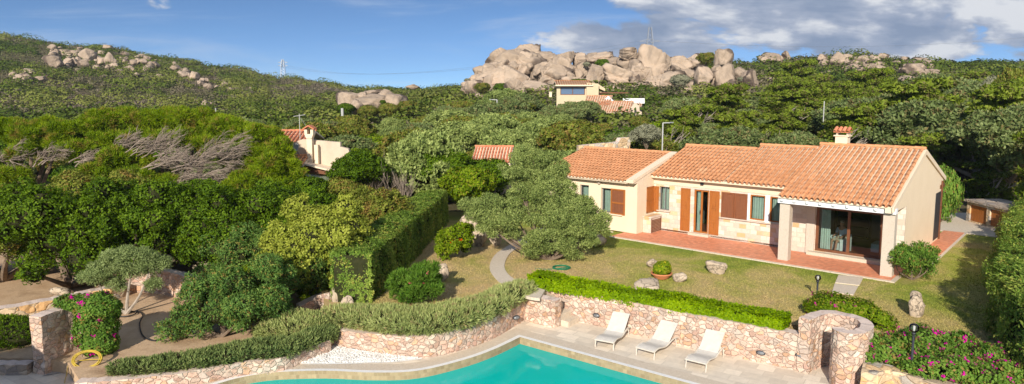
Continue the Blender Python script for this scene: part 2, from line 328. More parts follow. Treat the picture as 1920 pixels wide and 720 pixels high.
surface('drygrass', [(0.42,0.28,0.10),(0.34,0.22,0.09),(0.50,0.36,0.15)], 1.4, 0.95, 0.9, 20, 0.1, fine=0.25)
surface('hill_soil', [(0.055,0.060,0.022),(0.10,0.085,0.045),(0.16,0.115,0.075)], 0.05, 0.95, 0.5, 0.8, 0.1, detail=12, fine=0.3)
surface('dirt', [(0.36,0.22,0.13),(0.46,0.31,0.20)], 0.4, 0.95, 0.4, 3, 0.1)
# tiles, wood, metal
surface('rooftile', [(0.58,0.245,0.11),(0.64,0.31,0.15),(0.60,0.27,0.125),(0.67,0.37,0.20)], 1.6, 0.85, 0.3, 40, 0.2, island=0.12, fine=0.10)
surface('rooftile_red', [(0.50,0.13,0.06),(0.62,0.24,0.13),(0.56,0.18,0.09)], 1.4, 0.8, 0.2, 20, 0.2, island=0.2)
surface('rooftile_old', [(0.70,0.19,0.07),(0.68,0.27,0.13),(0.58,0.38,0.24),(0.68,0.20,0.08)], 1.8, 0.9, 0.3, 20, 0.2, island=0.3, nrough=0.75)
surface('wood', [(0.27,0.085,0.018),(0.38,0.13,0.028),(0.32,0.105,0.022)], 2.5, 0.45, 0.2, 20, 0.4, mapping={'Scale': (6, 6, 0.6)})
surface('wood_dark', [(0.15,0.055,0.022),(0.24,0.085,0.035),(0.19,0.07,0.03)], 2.5, 0.5, 0.3, 20, 0.35, mapping={'Scale': (8, 8, 0.5)})
surface('wood_frame', [(0.13,0.05,0.022),(0.19,0.075,0.035)], 3, 0.4, 0.1, 20, 0.4)
flat('grey_metal', (0.25,0.26,0.27), 0.45, 0.6); flat('dark_metal', (0.045,0.048,0.055), 0.5, 0.3); flat('pale_metal', (0.42,0.42,0.40), 0.6)
flat('black_rubber', (0.02,0.02,0.022), 0.6); flat('green_rubber', (0.015,0.16,0.075), 0.45); flat('yellow_rubber', (0.50,0.36,0.045), 0.5)
flat('sling', (0.60,0.56,0.50), 0.8); flat('sling_frame', (0.60,0.55,0.47), 0.6)
surface('terracotta', [(0.55,0.19,0.08),(0.62,0.25,0.12)], 6, 0.75, 0.2, 30)
flat('curtain', (0.50,0.58,0.50), 0.9); flat('fabric_white', (0.62,0.66,0.62), 0.9); flat('interior', (0.20,0.19,0.17), 0.9); flat('dark_wood', (0.03,0.022,0.018), 0.5)
flat('parquet', (0.17,0.07,0.03), 0.4); flat('skin', (0.42,0.22,0.14), 0.6); flat('shirt', (0.50,0.60,0.68), 0.9); flat('shorts', (0.42,0.36,0.26), 0.9); flat('hair', (0.25,0.23,0.21), 0.8); flat('shoe', (0.30,0.38,0.25), 0.7)
flat('picture', (0.30,0.32,0.22), 0.7); flat('socket', (0.62,0.60,0.52), 0.5); flat('green_sheet', (0.10,0.17,0.10), 0.6); flat('roof_felt', (0.24,0.28,0.19), 0.9)
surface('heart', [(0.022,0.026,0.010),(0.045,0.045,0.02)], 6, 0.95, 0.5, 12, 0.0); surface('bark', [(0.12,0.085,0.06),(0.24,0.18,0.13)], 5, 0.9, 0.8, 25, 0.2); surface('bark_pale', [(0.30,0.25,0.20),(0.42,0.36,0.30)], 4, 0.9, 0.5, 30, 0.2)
surface('deadwood', [(0.20,0.155,0.12),(0.32,0.26,0.21)], 4, 0.9, 0.3, 30, 0.2, island=0.15)
# rocks
def rockmat(name, cols, s=1.0, kk=0.65):
    m, n, l, out = newmat(name); co = coords(n, l, 'Object'); g = n.new('ShaderNodeObjectInfo')
    nz = N(n, 'ShaderNodeTexNoise', Scale=0.35*s, Detail=10.0, Roughness=0.68, Distortion=0.4); l.new(co, nz.inputs['Vector'])
    r = ramp(n, [(0.28+0.44*i/(len(cols)-1), c) for i, c in enumerate(cols)])
    l.new(M_(n, l, 'ADD', nz.outputs['Fac'], M_(n, l, 'MULTIPLY_ADD', g.outputs['Random'], 0.14, -0.07)), r.inputs[0])
    mpv = n.new('ShaderNodeMapping'); mpv.inputs['Scale'].default_value = (1, 1, 0.35); l.new(co, mpv.inputs[0])
    st = N(n, 'ShaderNodeTexNoise', Scale=0.9*s, Detail=6.0, Roughness=0.7, Distortion=1.2); l.new(mpv.outputs[0], st.inputs['Vector'])
    k = mr(n, l, st.outputs['Fac'], 0.49, 0.66, 0, kk)
    mx = n.new('ShaderNodeMix'); mx.data_type = 'RGBA'; l.new(k, mx.inputs[0]); l.new(r.outputs[0], mx.inputs[6]); mx.inputs[7].default_value = (0.19, 0.155, 0.125, 1)
    b = N(n, 'ShaderNodeBsdfPrincipled', Roughness=0.92); b.inputs['Specular IOR Level'].default_value = 0.15; l.new(mx.outputs[2], b.inputs['Base Color'])
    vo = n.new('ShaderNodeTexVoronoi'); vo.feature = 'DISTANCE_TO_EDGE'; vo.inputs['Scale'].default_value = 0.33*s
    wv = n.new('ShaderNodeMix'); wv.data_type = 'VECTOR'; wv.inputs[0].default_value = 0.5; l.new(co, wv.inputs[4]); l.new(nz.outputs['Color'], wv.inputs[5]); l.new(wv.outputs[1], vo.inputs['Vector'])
    cr_ = n.new('ShaderNodeMix'); cr_.data_type = 'RGBA'; l.new(mr(n, l, vo.outputs['Distance'], 0.012, 0.05, 0.0, 1.0), cr_.inputs[0]); cr_.inputs[6].default_value = (0.12, 0.09, 0.07, 1) if s < 3 else (0.3, 0.24, 0.18, 1); l.new(mx.outputs[2], cr_.inputs[7]); l.new(cr_.outputs[2], b.inputs['Base Color'])  # dark colour painted along the cracks to strengthen their shade
    nb = N(n, 'ShaderNodeTexNoise', Scale=2.2*s, Detail=8.0, Roughness=0.7); l.new(co, nb.inputs['Vector'])
    h = M_(n, l, 'ADD', mr(n, l, vo.outputs['Distance'], 0, 0.05), nb.outputs['Fac'])
    bp = N(n, 'ShaderNodeBump', Strength=0.7, Distance=0.35/s); l.new(h, bp.inputs['Height']); l.new(bp.outputs[0], b.inputs['Normal'])
    l.new(b.outputs[0], out.inputs[0]); MATS[name] = m
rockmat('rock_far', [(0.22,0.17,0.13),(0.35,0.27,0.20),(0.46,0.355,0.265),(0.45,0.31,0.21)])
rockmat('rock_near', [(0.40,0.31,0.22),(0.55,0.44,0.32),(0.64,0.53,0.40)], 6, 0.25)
# foliage
leafy('f_juniper', [(0.045,0.065,0.022),(0.105,0.135,0.050),(0.185,0.215,0.095)], dry=(0.16,0.13,0.06), dryamt=0.15, trans=0.2)
leafy('f_juniper_main', [(0.055,0.085,0.025),(0.16,0.20,0.065),(0.33,0.37,0.14)], trans=0.2, patch=1.4, gain=1.3)
leafy('f_cypress', [(0.05,0.075,0.012),(0.12,0.16,0.022),(0.20,0.24,0.045)], dry=(0.13,0.11,0.05), dryamt=0.2, trans=0.18, gain=1.25)
leafy('f_mastic', [(0.024,0.048,0.006),(0.062,0.112,0.010),(0.14,0.21,0.022)], trans=0.2, patch=1.5, gain=1.08)
leafy('f_pitto', [(0.10,0.125,0.020),(0.19,0.215,0.040),(0.29,0.30,0.075)], trans=0.25, patch=1.5)
leafy('f_oak', [(0.05,0.07,0.015),(0.11,0.13,0.025),(0.18,0.19,0.045)], dry=(0.17,0.12,0.04), dryamt=0.25, trans=0.22)
leafy('f_pine', [(0.06,0.105,0.012),(0.15,0.215,0.018),(0.28,0.33,0.04)], dry=(0.26,0.20,0.06), dryamt=0.15, trans=0.32, patch=0.7, gain=1.25)
leafy('f_hedge', [(0.035,0.065,0.012),(0.085,0.13,0.025),(0.19,0.22,0.055)], dry=(0.20,0.18,0.05), dryamt=0.03, trans=0.2, patch=1.2, gain=1.9)
leafy('f_lime', [(0.08,0.14,0.006),(0.17,0.26,0.012),(0.29,0.37,0.025)], trans=0.25, patch=2, gain=1.15)
leafy('f_rosemary', [(0.12,0.15,0.055),(0.23,0.26,0.10),(0.38,0.39,0.18)], dry=(0.24,0.17,0.10), dryamt=0.02, trans=0.15, patch=2)
leafy('f_rosemary_dark', [(0.06,0.085,0.03),(0.13,0.165,0.06),(0.25,0.27,0.11)], trans=0.15, patch=2)
leafy('f_oleander', [(0.035,0.10,0.012),(0.085,0.16,0.025),(0.17,0.26,0.05)], trans=0.25, patch=2, gain=1.15)
leafy('f_bright', [(0.05,0.09,0.008),(0.12,0.18,0.015),(0.23,0.29,0.03)], dry=(0.22,0.20,0.04), dryamt=0.1, trans=0.25, patch=2, gain=1.25)
leafy('f_boug', [(0.04,0.085,0.015),(0.09,0.16,0.03),(0.16,0.24,0.05)], dry=(0.2,0.14,0.05), dryamt=0.1, trans=0.3, patch=2)
leafy('f_shrub', [(0.035,0.075,0.02),(0.08,0.14,0.035),(0.17,0.23,0.06)], dry=(0.22,0.15,0.05), dryamt=0.05, trans=0.22, patch=2.5)
leafy('f_olive', [(0.07,0.10,0.035),(0.15,0.19,0.075),(0.24,0.28,0.13)], trans=0.2, patch=2)
leafy('f_grey', [(0.10,0.105,0.07),(0.19,0.19,0.13),(0.26,0.26,0.18)], trans=0.15, patch=2)
leafy('f_scrub', [(0.018,0.034,0.006),(0.045,0.070,0.010),(0.085,0.112,0.020),(0.15,0.16,0.045)], trans=0.12, patch=0.05, iw=0.15, tw=0.8, gain=1.22)
leafy('f_heath', [(0.035,0.050,0.014),(0.07,0.078,0.028),(0.10,0.092,0.05),(0.12,0.10,0.075)], trans=0.1, patch=0.05, iw=0.2, tw=0.75)
leafy('fl_magenta', [(0.50,0.02,0.26),(0.70,0.04,0.38)], trans=0.3, gain=1); leafy('fl_red', [(0.65,0.03,0.015),(0.80,0.07,0.03)], trans=0.3, gain=1); leafy('fl_pink', [(0.75,0.05,0.18),(0.85,0.15,0.28)], trans=0.3, gain=1); leafy('fl_yellow', [(0.75,0.55,0.05),(0.8,0.65,0.1)], trans=0.3, gain=1)
# glass and water
def glassmat(name, tintc, gl=0.9, rough=0.02):
    m, n, l, out = newmat(name); t = n.new('ShaderNodeBsdfTransparent'); t.inputs[0].default_value = (*tintc, 1)
    g = N(n, 'ShaderNodeBsdfGlossy', Roughness=rough); g.inputs[0].default_value = (gl, gl, gl, 1)
    f = N(n, 'ShaderNodeFresnel', IOR=1.65); ms = n.new('ShaderNodeMixShader'); l.new(f.outputs[0], ms.inputs[0]); l.new(t.outputs[0], ms.inputs[1]); l.new(g.outputs[0], ms.inputs[2])
    l.new(ms.outputs[0], out.inputs[0]); MATS[name] = m; return m, n, l, g, f
glassmat('glass', (0.80, 0.90, 0.88)); glassmat('globe_glass', (0.80, 0.78, 0.75))
m_, n_, l_, g_, f_ = glassmat('water_mat', (0.58, 0.97, 0.93), 0.9, 0.03)
f_.inputs['IOR'].default_value = 1.33
co_ = coords(n_, l_, 'Object'); nz_ = N(n_, 'ShaderNodeTexNoise', Scale=2.6, Detail=4.0, Distortion=0.6); l_.new(co_, nz_.inputs['Vector'])
bp_ = N(n_, 'ShaderNodeBump', Strength=0.12, Distance=0.04); l_.new(nz_.outputs['Fac'], bp_.inputs['Height']); l_.new(bp_.outputs[0], g_.inputs['Normal']); l_.new(bp_.outputs[0], f_.inputs['Normal'])
# light scattered back by the water itself
_d = n_.new('ShaderNodeBsdfDiffuse'); _d.inputs[0].default_value = (0.0, 0.80, 0.70, 1); _mx = n_.new('ShaderNodeMixShader'); _mx.inputs[0].default_value = 0.58
_t = [x for x in n_ if x.type == 'BSDF_TRANSPARENT'][0]; _ms = [x for x in n_ if x.type == 'MIX_SHADER' and x is not _mx][0]
l_.new(_t.outputs[0], _mx.inputs[1]); l_.new(_d.outputs[0], _mx.inputs[2]); l_.new(_mx.outputs[0], _ms.inputs[1])
G = MATS
# ------------------------------------------------------------------ terrain
TX = np.array([-700,0,200,330,430,560,690,780,870,1000,1200,1430,1500,1600,1700,1800,1920,2600])
TX = (TX-960)/1280.0
TD = np.array([0, 27, 40, 60, 90, 130, 160, 200, 250, 320, 450, 1400.])
_T = [[0.5,0.5,1,2.3,5,12,22,40,34],[0.5,0.5,1,2.3,4.5,10,19,34.5,28],[0.5,0.5,1,2.2,4,8,15.5,27.5,24],[0.5,0.5,1,2.2,3.3,6.5,12.5,22,20],[0.5,0.5,1,2.0,2.8,5,9.5,17.5,16],[0.5,0.5,1,2,2.5,4.2,7.5,13,13],[0.5,0.5,1,2.2,3.2,4.8,7,9.2,9],[0.5,0.6,1.3,3,4.5,6,7,8,7],[0.5,0.8,2.1,4.6,6.5,8,8.5,9,7],[0.5,0.8,2.4,5,8,11.5,12,10,8],[0.5,1,2.6,5.5,9.3,14.6,15.2,12,9],[0.5,1,2.6,5.5,9.8,16.2,16.2,13,9],[0.5,1,2.6,5.5,10.1,18.0,17.2,13,9],[0.6,1.2,2.8,5.5,10.1,18.2,17.2,13,9],[0.6,1.2,2.8,5.5,9.8,17.4,16.6,12,9],[0.6,1.2,2.8,5.2,8.9,15.6,15.2,12,9],[0.6,1.2,2.8,5,8.3,15.0,14.7,12,9],[0.6,1.2,2.8,5,8.3,14.6,14.2,12,9]]
TZ = np.array([[-3.2, -3.2, -0.25]+r[1:]+[0.0] for r in _T])
def th(x, y):
    """terrain height, vectorised"""
    x = np.asarray(x, float); y = np.maximum(np.asarray(y, float), 0.5); c = np.clip(x/np.maximum(y, 12), TX[0], TX[-1]-1e-6)
    i = np.clip(np.searchsorted(TX, c, 'right')-1, 0, len(TX)-2); fx = (c-TX[i])/(TX[i+1]-TX[i]); fx = fx*fx*(3-2*fx)
    yy = np.clip(y, TD[0], TD[-1]-1e-3); j = np.clip(np.searchsorted(TD, yy, 'right')-1, 0, len(TD)-2); fy = (yy-TD[j])/(TD[j+1]-TD[j])
    z = (TZ[i,j]*(1-fx)+TZ[i+1,j]*fx)*(1-fy)+(TZ[i,j+1]*(1-fx)+TZ[i+1,j+1]*fx)*fy
    P = np.stack([x, y, 0*x], -1); a = np.clip((y-60)/150, 0, 1)
    return z+a*(fbm(P, 0.018)*0.9+fbm(P, 0.07, 2)*0.35)
def hit(px, py, d0=30, d1=900):
    d = ray(px, py); t = np.linspace(d0, d1, 3000); X = d[0]*t; Y = d[1]*t; Z = CAMZ+d[2]*t
    k = np.where(Z < th(X, Y))[0]
    if len(k) == 0: return None
    return Vector((X[k[0]], Y[k[0]], Z[k[0]]))
_th = th
def th(x, y): return _th(x, np.asarray(y, float)+2)
def terrain_build():
    ys = np.concatenate([np.arange(-2, 60, 2.0), np.arange(60, 200, 3.5), np.arange(200, 460, 7), np.arange(460, 1400, 60), [2200, 4000]])
    c = np.linspace(-1, 1, 181); W = 1.35*np.maximum(ys, 0)+45
    X = c[None, :]*W[:, None]; Y = np.repeat(ys[:, None], 181, 1); Z = th(X, Y); Z[Y > 1400] = -2
    V = np.stack([X, Y, Z], -1).reshape(-1, 3); ny = len(ys)
    F = [(a*181+b, a*181+b+1, (a+1)*181+b+1, (a+1)*181+b) for a in range(ny-1) for b in range(180)]
    return pymesh(V.tolist(), F, 'terrain', True)
tag(obj('terrain', terrain_build(), G['hill_soil']), kind='structure')

def sheet(name, pts, z, mat, kind='structure', thick=0.0):
    poly = [(p[0], p[1]) for p in pts]
    mb = MB()
    if thick: mb.prism(poly, z-thick, z)
    else: mb.add([(p[0], p[1], z) for p in poly], [tuple(t) for t in tessellate_polygon([[Vector((p[0], p[1], 0)) for p in poly]])])
    me = mb.mesh(name); bm = bmesh.new(); bm.from_mesh(me); bmesh.ops.recalc_face_normals(bm, faces=bm.faces)
    if not thick:
        bm.normal_update()
        if sum(f.normal.z for f in bm.faces) < 0: bmesh.ops.reverse_faces(bm, faces=bm.faces)
    bm.to_mesh(me); bm.free()
    return tag(obj(name, me, G[mat]), kind=kind)
def spline(pts, n=8, closed=False):
    P = [Vector(p) for p in pts]; out = []
    m = len(P) if closed else len(P)-1
    for i in range(m):
        a = P[(i-1) % len(P)] if (closed or i > 0) else P[i]; b = P[i]; c = P[(i+1) % len(P)]; d = P[(i+2) % len(P)] if (closed or i+2 < len(P)) else c
        for k in range(n):
            t = k/n; out.append(0.5*((2*b)+(c-a)*t+(2*a-5*b+4*c-d)*t*t+(3*b-3*c+d-a)*t**3))
    if not closed: out.append(P[-1])
    return out
def offset(pts, d, closed=False):
    out = []; n = len(pts)
    for i, p in enumerate(pts):
        a = pts[(i-1) % n] if (closed or i > 0) else p; b = pts[(i+1) % n] if (closed or i < n-1) else p
        t1 = (p-a); t2 = (b-p); t1.z = t2.z = 0
        if t1.length < 1e-6: t1 = t2
        if t2.length < 1e-6: t2 = t1
        t1.normalize(); t2.normalize(); n1 = Vector((-t1.y, t1.x, 0)); n2 = Vector((-t2.y, t2.x, 0)); m = (n1+n2)
        m = m.normalized() if m.length > 1e-3 else n1
        out.append(p+m*(d/max(0.45, m.dot(n1))))
    return out
def resample(pts, step):
    out = [pts[0].copy()]
    for a, b in zip(pts, pts[1:]):
        k = max(1, int(round((b-a).length/step)))
        out += [a.lerp(b, (i+1)/k) for i in range(k)]
    return out
def wall_mesh(path, thick, z0, ztop, jit=0.018, step=0.16, cap_mat=True, side=0.5, seed=1):
    """rough masonry wall following path; ztop a number or f(t) with t 0..1; side: share of thickness to the left"""
    rnd = random.Random(seed); P = resample([Vector((p[0], p[1], 0)) for p in path], step)
    A = offset(P, thick*side); B = offset(P, -thick*(1-side)); n = len(P); zf = ztop if callable(ztop) else (lambda t: ztop)
    L = [0]
    for i in range(1, n): L.append(L[-1]+(P[i]-P[i-1]).length)
    mb = MB(); rows = []
    for i in range(n):
        zt = zf(L[i]/L[-1])+rnd.uniform(-1, 1)*jit*0.9; K = max(2, int((zt-z0)/0.17)); rows.append((zt, K))
    K = max(r[1] for r in rows)
    def vv(p, i, k):
        zt = rows[i][0]; f = k/K; j = jit if 0 < k < K else jit*0.6
        return (p.x+rnd.uniform(-j, j), p.y+rnd.uniform(-j, j), z0+(zt-z0)*f)
    va = [[vv(A[i], i, k) for k in range(K+1)] for i in range(n)]; vb = [[vv(B[i], i, k) for k in range(K+1)] for i in range(n)]
    base = 0; vs = []
    for c in (va, vb):
        for col in c: vs += col
    ia = lambda i, k: i*(K+1)+k; ib = lambda i, k: n*(K+1)+i*(K+1)+k; fs = []; mi = []
    for i in range(n-1):
        for k in range(K):
            fs.append((ia(i+1, k), ia(i, k), ia(i, k+1), ia(i+1, k+1))); fs.append((ib(i, k), ib(i+1, k), ib(i+1, k+1), ib(i, k+1))); mi += [0, 0]
        fs.append((ib(i, K), ib(i+1, K), ia(i+1, K), ia(i, K))); mi.append(1)
    for k in range(K):
        fs.append((ia(0, k), ib(0, k), ib(0, k+1), ia(0, k+1))); fs.append((ib(n-1, k), ia(n-1, k), ia(n-1, k+1), ib(n-1, k+1))); mi += [0, 0]
    return pymesh(vs, fs, 'wall', False, mi)
def stone_wall(name, label, path, thick, z0, ztop, mat='pinkstone', cap='capstone', cat='stone wall', **kw):
    me = wall_mesh(path, thick, z0, ztop, **kw); me.materials.append(G[mat]); me.materials.append(G[cap])
    return tag(obj(name, me), label, cat)

# ------------------------------------------------------------------ pool, deck, lawns
DK = -1.1; WL = -1.33; LW = -0.06; SG = -0.72
W = lambda px, py, z=DK: at(px, py, z)
pool_px = [(200,792),(300,748),(397,719),(444,706),(502,696),(565,692.5),(625,692),(700,695),(780,692),(862,673),(920,653),(973,628)]
curve = spline([W(*p) for p in pool_px], 6)
far_r = W(1310, 719.5); cr = curve[-1]; dirr = (far_r-cr).normalized()
right_end = cr+dirr*16; L0 = curve[0]
outer = curve+[cr+dirr*k for k in (4, 8, 12, 16)]+[right_end+Vector((-4, -9, 0)), L0+Vector((2, -6, 0))]
outer = [Vector((p.x, p.y, DK)) for p in outer]
o_w = offset(outer, 0, True)
cen = Vector((sum(p.x for p in outer)/len(outer), sum(p.y for p in outer)/len(outer), 0))
sgn = -1
if (offset(outer, -0.5, True)[3]-Vector((cen.x, cen.y, DK))).length > (outer[3]-Vector((cen.x, cen.y, DK))).length: sgn = 1
in1 = offset(outer, sgn*0.16, True); in2 = offset(outer, sgn*0.165, True)
def ring(A, B, zA, zB):
    n = len(A); return pymesh([(p.x, p.y, zA) for p in A]+[(p.x, p.y, zB) for p in B], [(i, (i+1) % n, n+(i+1) % n, n+i) for i in range(n)])
# deck with a hole for the pool
big = [Vector(p) for p in ((-34,3,DK),(34,3,DK),(34,34,DK),(-34,34,DK))]
ol = outer if sum((outer[i].x*outer[(i+1)%len(outer)].y-outer[(i+1)%len(outer)].x*outer[i].y) for i in range(len(outer))) < 0 else outer[::-1]
tri = tessellate_polygon([big, ol]); allv = big+ol
tag(obj('pool_deck', pymesh([tuple(v) for v in allv], [tuple(t) for t in tri], 'deck'), G['deck_tiles']), kind='structure')
_bm = bmesh.new(); _bm.from_mesh(bpy.data.objects['pool_deck'].data); _bm.normal_update()
for f in _bm.faces:
    if f.normal.z < 0: f.normal_flip()
_bm.to_mesh(bpy.data.objects['pool_deck'].data); _bm.free()
pool = thing('swimming_pool', 'turquoise swimming pool with curved left edge and white coping line', 'swimming pool', (0, 0, 0))
inx = offset(outer, sgn*-0.50, True)
c1 = MB(); n_ = len(outer)
c1.add([(p.x, p.y, DK+0.004) for p in inx]+[(p.x, p.y, DK+0.006) for p in outer], [(i, (i+1) % n_, n_+(i+1) % n_, n_+i) for i in range(n_)])
part('coping_slab', c1.mesh(), G['path_stone'], pool)
part('coping', ring(outer, in1, DK+0.012, DK+0.012), G['pool_white'], pool)
part('tile_band', ring(in1, in2, DK+0.012, WL-0.08), G['pool_brown'], pool)
part('basin_wall', ring(in2, in2, WL-0.08, WL-1.3), G['pool_basin'], pool)
fl = [(p.x, p.y, WL-1.3) for p in in2]
part('basin_floor', pymesh(fl, [tuple(t) for t in tessellate_polygon([[Vector((p[0], p[1], 0)) for p in fl]])]), G['pool_basin'], pool)
wt = [(p.x, p.y, 0) for p in in2]
_wf = [tuple(t) for t in tessellate_polygon([[Vector(p) for p in wt]])]
_up = lambda t: (wt[t[1]][0]-wt[t[0]][0])*(wt[t[2]][1]-wt[t[0]][1])-(wt[t[1]][1]-wt[t[0]][1])*(wt[t[2]][0]-wt[t[0]][0]) > 0
wo_ = obj('water', pymesh([(a, b, WL) for a, b, c in wt], [t if _up(t) else t[::-1] for t in _wf]), G['water_mat']); tag(wo_, kind='structure')
# rounded seat in the corner under the water
cc = at(975, 652, WL-0.2)
sm = MB(); sm.lathe([(0.02, 0), (1.0, 0), (1.03, -0.03), (1.03, -1.0)], 32, (cc.x, cc.y-0.1, WL-0.05)); part('corner_step', sm.mesh(), G['pool_step'], pool)
sm = MB(); sm.lathe([(1.05, 0), (1.7, 0), (1.73, -0.03), (1.73, -0.8)], 36, (cc.x, cc.y-0.2, WL-0.32)); sm.lathe([(0.02,0),(1.06,0)], 36, (cc.x, cc.y-0.2, WL-0.322)); part('corner_step', sm.mesh(), G['pool_step'], pool)

# lawn slab: front edge = wall line, left edge = curved wall, back past the house
fw = [W(1514,698), W(1296,652), W(1055,608)]
wl_px = [(984,600),(960,612),(922,634),(880,651),(830,665),(790,671),(745,668),(705,661),(660,655),(612,645)]
wl = spline([W(*p) for p in wl_px], 5)
def shift(p, dx, dy): return Vector((p.x+dx, p.y+dy, p.z))
A_ = fw[0]; B_ = fw[2]
stp_l = W(1052, 606); stp_r = W(1092, 601)
lawn_poly = [(W(1018,585.5).x, W(1018,585.5).y+0.25), (W(1040,591.5).x, W(1040,591.5).y+0.25), (W(1073,599.5).x, W(1073,599.5).y+0.25)] + [(A_.x-0.15, A_.y+0.2), (A_.x-0.1, A_.y+1.25), (A_.x+2.1, A_.y+1.0), (A_.x+2.7, A_.y-0.3), (A_.x+3.4, A_.y-1.9), (30, 14), (44, 44), (10, 49), (-8, 46), (-9, 30)] + \
            [(p.x, p.y+0.25) for p in wl[::-1]] + [tuple(at(1000,550,LW))[:2]]
sheet('lawn', lawn_poly, LW, 'lawn_mat', thick=1.5)
# left garden, lower
g_px = [(140,719),(172,718.5),(215,714.5),(280,708),(350,699),(408,689),(460,680),(502,676),(527,672),(570,655),(612,640)]
g_front = spline([at(px, py, SG) for px, py in g_px], 4)
sheet('garden_soil', [(p.x, p.y+0.22) for p in g_front]+[(-4.6, 28), (-9.2, 33), (-30, 36), (-32, 21.2), tuple(at(-100,668,SG))[:2], tuple(at(60,670,SG))[:2], tuple(at(128,678,SG))[:2]], SG-0.02, 'soil', thick=1.2)
sheet('dry_grass_bank', [at(-120,598,SG), at(0,592,SG), at(56,585,SG), at(110,572,SG), at(60,640,SG), at(0,650,SG), at(-120,660,SG)], SG+0.004, 'drygrass')
sheet('pebble_bed', [at(*p, DK) for p in ((524,681),(531,670),(570,655),(612,643),(650,652),(705,661),(790,670),(792,674),(740,680),(650,683),(580,684))], DK+0.015, 'pebbles')
# back yard behind the villa on the right, shed court
HO = Vector((14.65, 26.35, 0)); HA = math.atan2(-0.6605, 0.7509); HM = Matrix.Translation(HO) @ Matrix.Rotation(HA, 4, 'Z')
h2w = lambda u, v, z=0: HM @ Vector((u, v, z))

# ------------------------------------------------------------------ foliage generators
def unit(v): return v/np.maximum(np.linalg.norm(v, axis=-1, keepdims=True), 1e-9)
def rsph(n, rs): return unit(rs.normal(size=(n, 3)))
def lobes_pts(lobes, n, rs, bump=0.16, bs=2.6, zmin=None, inner=0.25, drop=0.82, under=0.55):
    L = np.array([l[:6] for l in lobes], float); area = (L[:,3]*L[:,4]*L[:,5])**(2/3.)
    idx = rs.choice(len(L), size=int(n*1.6), p=area/area.sum()); d = rsph(len(idx), rs)
    if under < 1:
        m = (d[:,2] > -0.35) | (rs.rand(len(idx)) < under); idx = idx[m]; d = d[m]
    c = L[idx,:3]; r = L[idx,3:]
    k = 1+bump*fbm(d*r*bs*1.0+c*3.1, 1.0)*0.8+bump*0.55*fbm(d*r*bs*3.2+c*2.1, 1.0, 2); k *= np.where(rs.rand(len(idx)) < inner, rs.uniform(0.6, 0.97, len(idx)), 1)
    P = c+d*r*k[:,None]; Nn = unit(d/np.maximum(r, 1e-3)); keep = np.ones(len(P), bool)
    for j in range(len(L)):
        q = (((P-L[j,:3])/L[j,3:])**2).sum(-1); keep &= ~((q < drop**2) & (idx != j))
    if zmin is not None: keep &= P[:,2] > zmin
    P, Nn, idx = P[keep][:n], Nn[keep][:n], idx[keep][:n]
    lt = rs.uniform(0.15, 0.85, len(L)); t = lt[idx]*0.6+0.4*rs.rand(len(idx))
    return P, Nn, t
def frag(lobes, n, f, rs, core=0.62):
    out = []
    for l in lobes:
        out.append((l[0], l[1], l[2], l[3]*core, l[4]*core, l[5]*core))
        for _ in range(n):
            d = rsph(1, rs)[0]; d[2] = abs(d[2])*0.9-0.15 if rs.rand() < 0.75 else d[2]; k = f*rs.uniform(0.65, 1.35); g = rs.uniform(0.68, 0.90)
            rr = (l[3]*l[4]*l[5])**(1/3.)*k; out.append((l[0]+d[0]*l[3]*g, l[1]+d[1]*l[4]*g, l[2]+d[2]*l[5]*g, rr*1.1, rr*1.1, rr*0.75))
    return out
def tufts(P, Nn, T, k, R, length, width, face=0.8, up=0.0, rs=None, lenvar=0.3, axial=0.0, nr=0.5):
    """k leaves round each tuft point. face: 1 leaves lie facing outwards, 0 leaves radiate outwards"""
    n = len(P); P = np.repeat(P, k, 0); Nn = np.repeat(Nn, k, 0); T = np.repeat(T, k)
    m = len(P); base = P+rsph(m, rs)*R*rs.rand(m, 1)**0.5
    nn = unit(Nn+rsph(m, rs)*nr); rd = rsph(m, rs)
    tang = unit(rd-nn*(rd*nn).sum(-1, keepdims=True)); out = unit(Nn+rd*0.7)
    d = unit(tang*face+out*(1-face)+np.array([0, 0, up])+Nn*axial); w = unit(np.cross(nn, d)+1e-6)
    Ls = length*rs.uniform(1-lenvar, 1+lenvar, (m, 1)); Ws = width*rs.uniform(0.75, 1.25, (m, 1))*0.5
    fold = unit(np.cross(d, w))*Ws*0.35
    V = np.stack([base, base+d*Ls*0.45+w*Ws+fold, base+d*Ls, base+d*Ls*0.45-w*Ws+fold], 1).reshape(-1, 3)
    return V, T
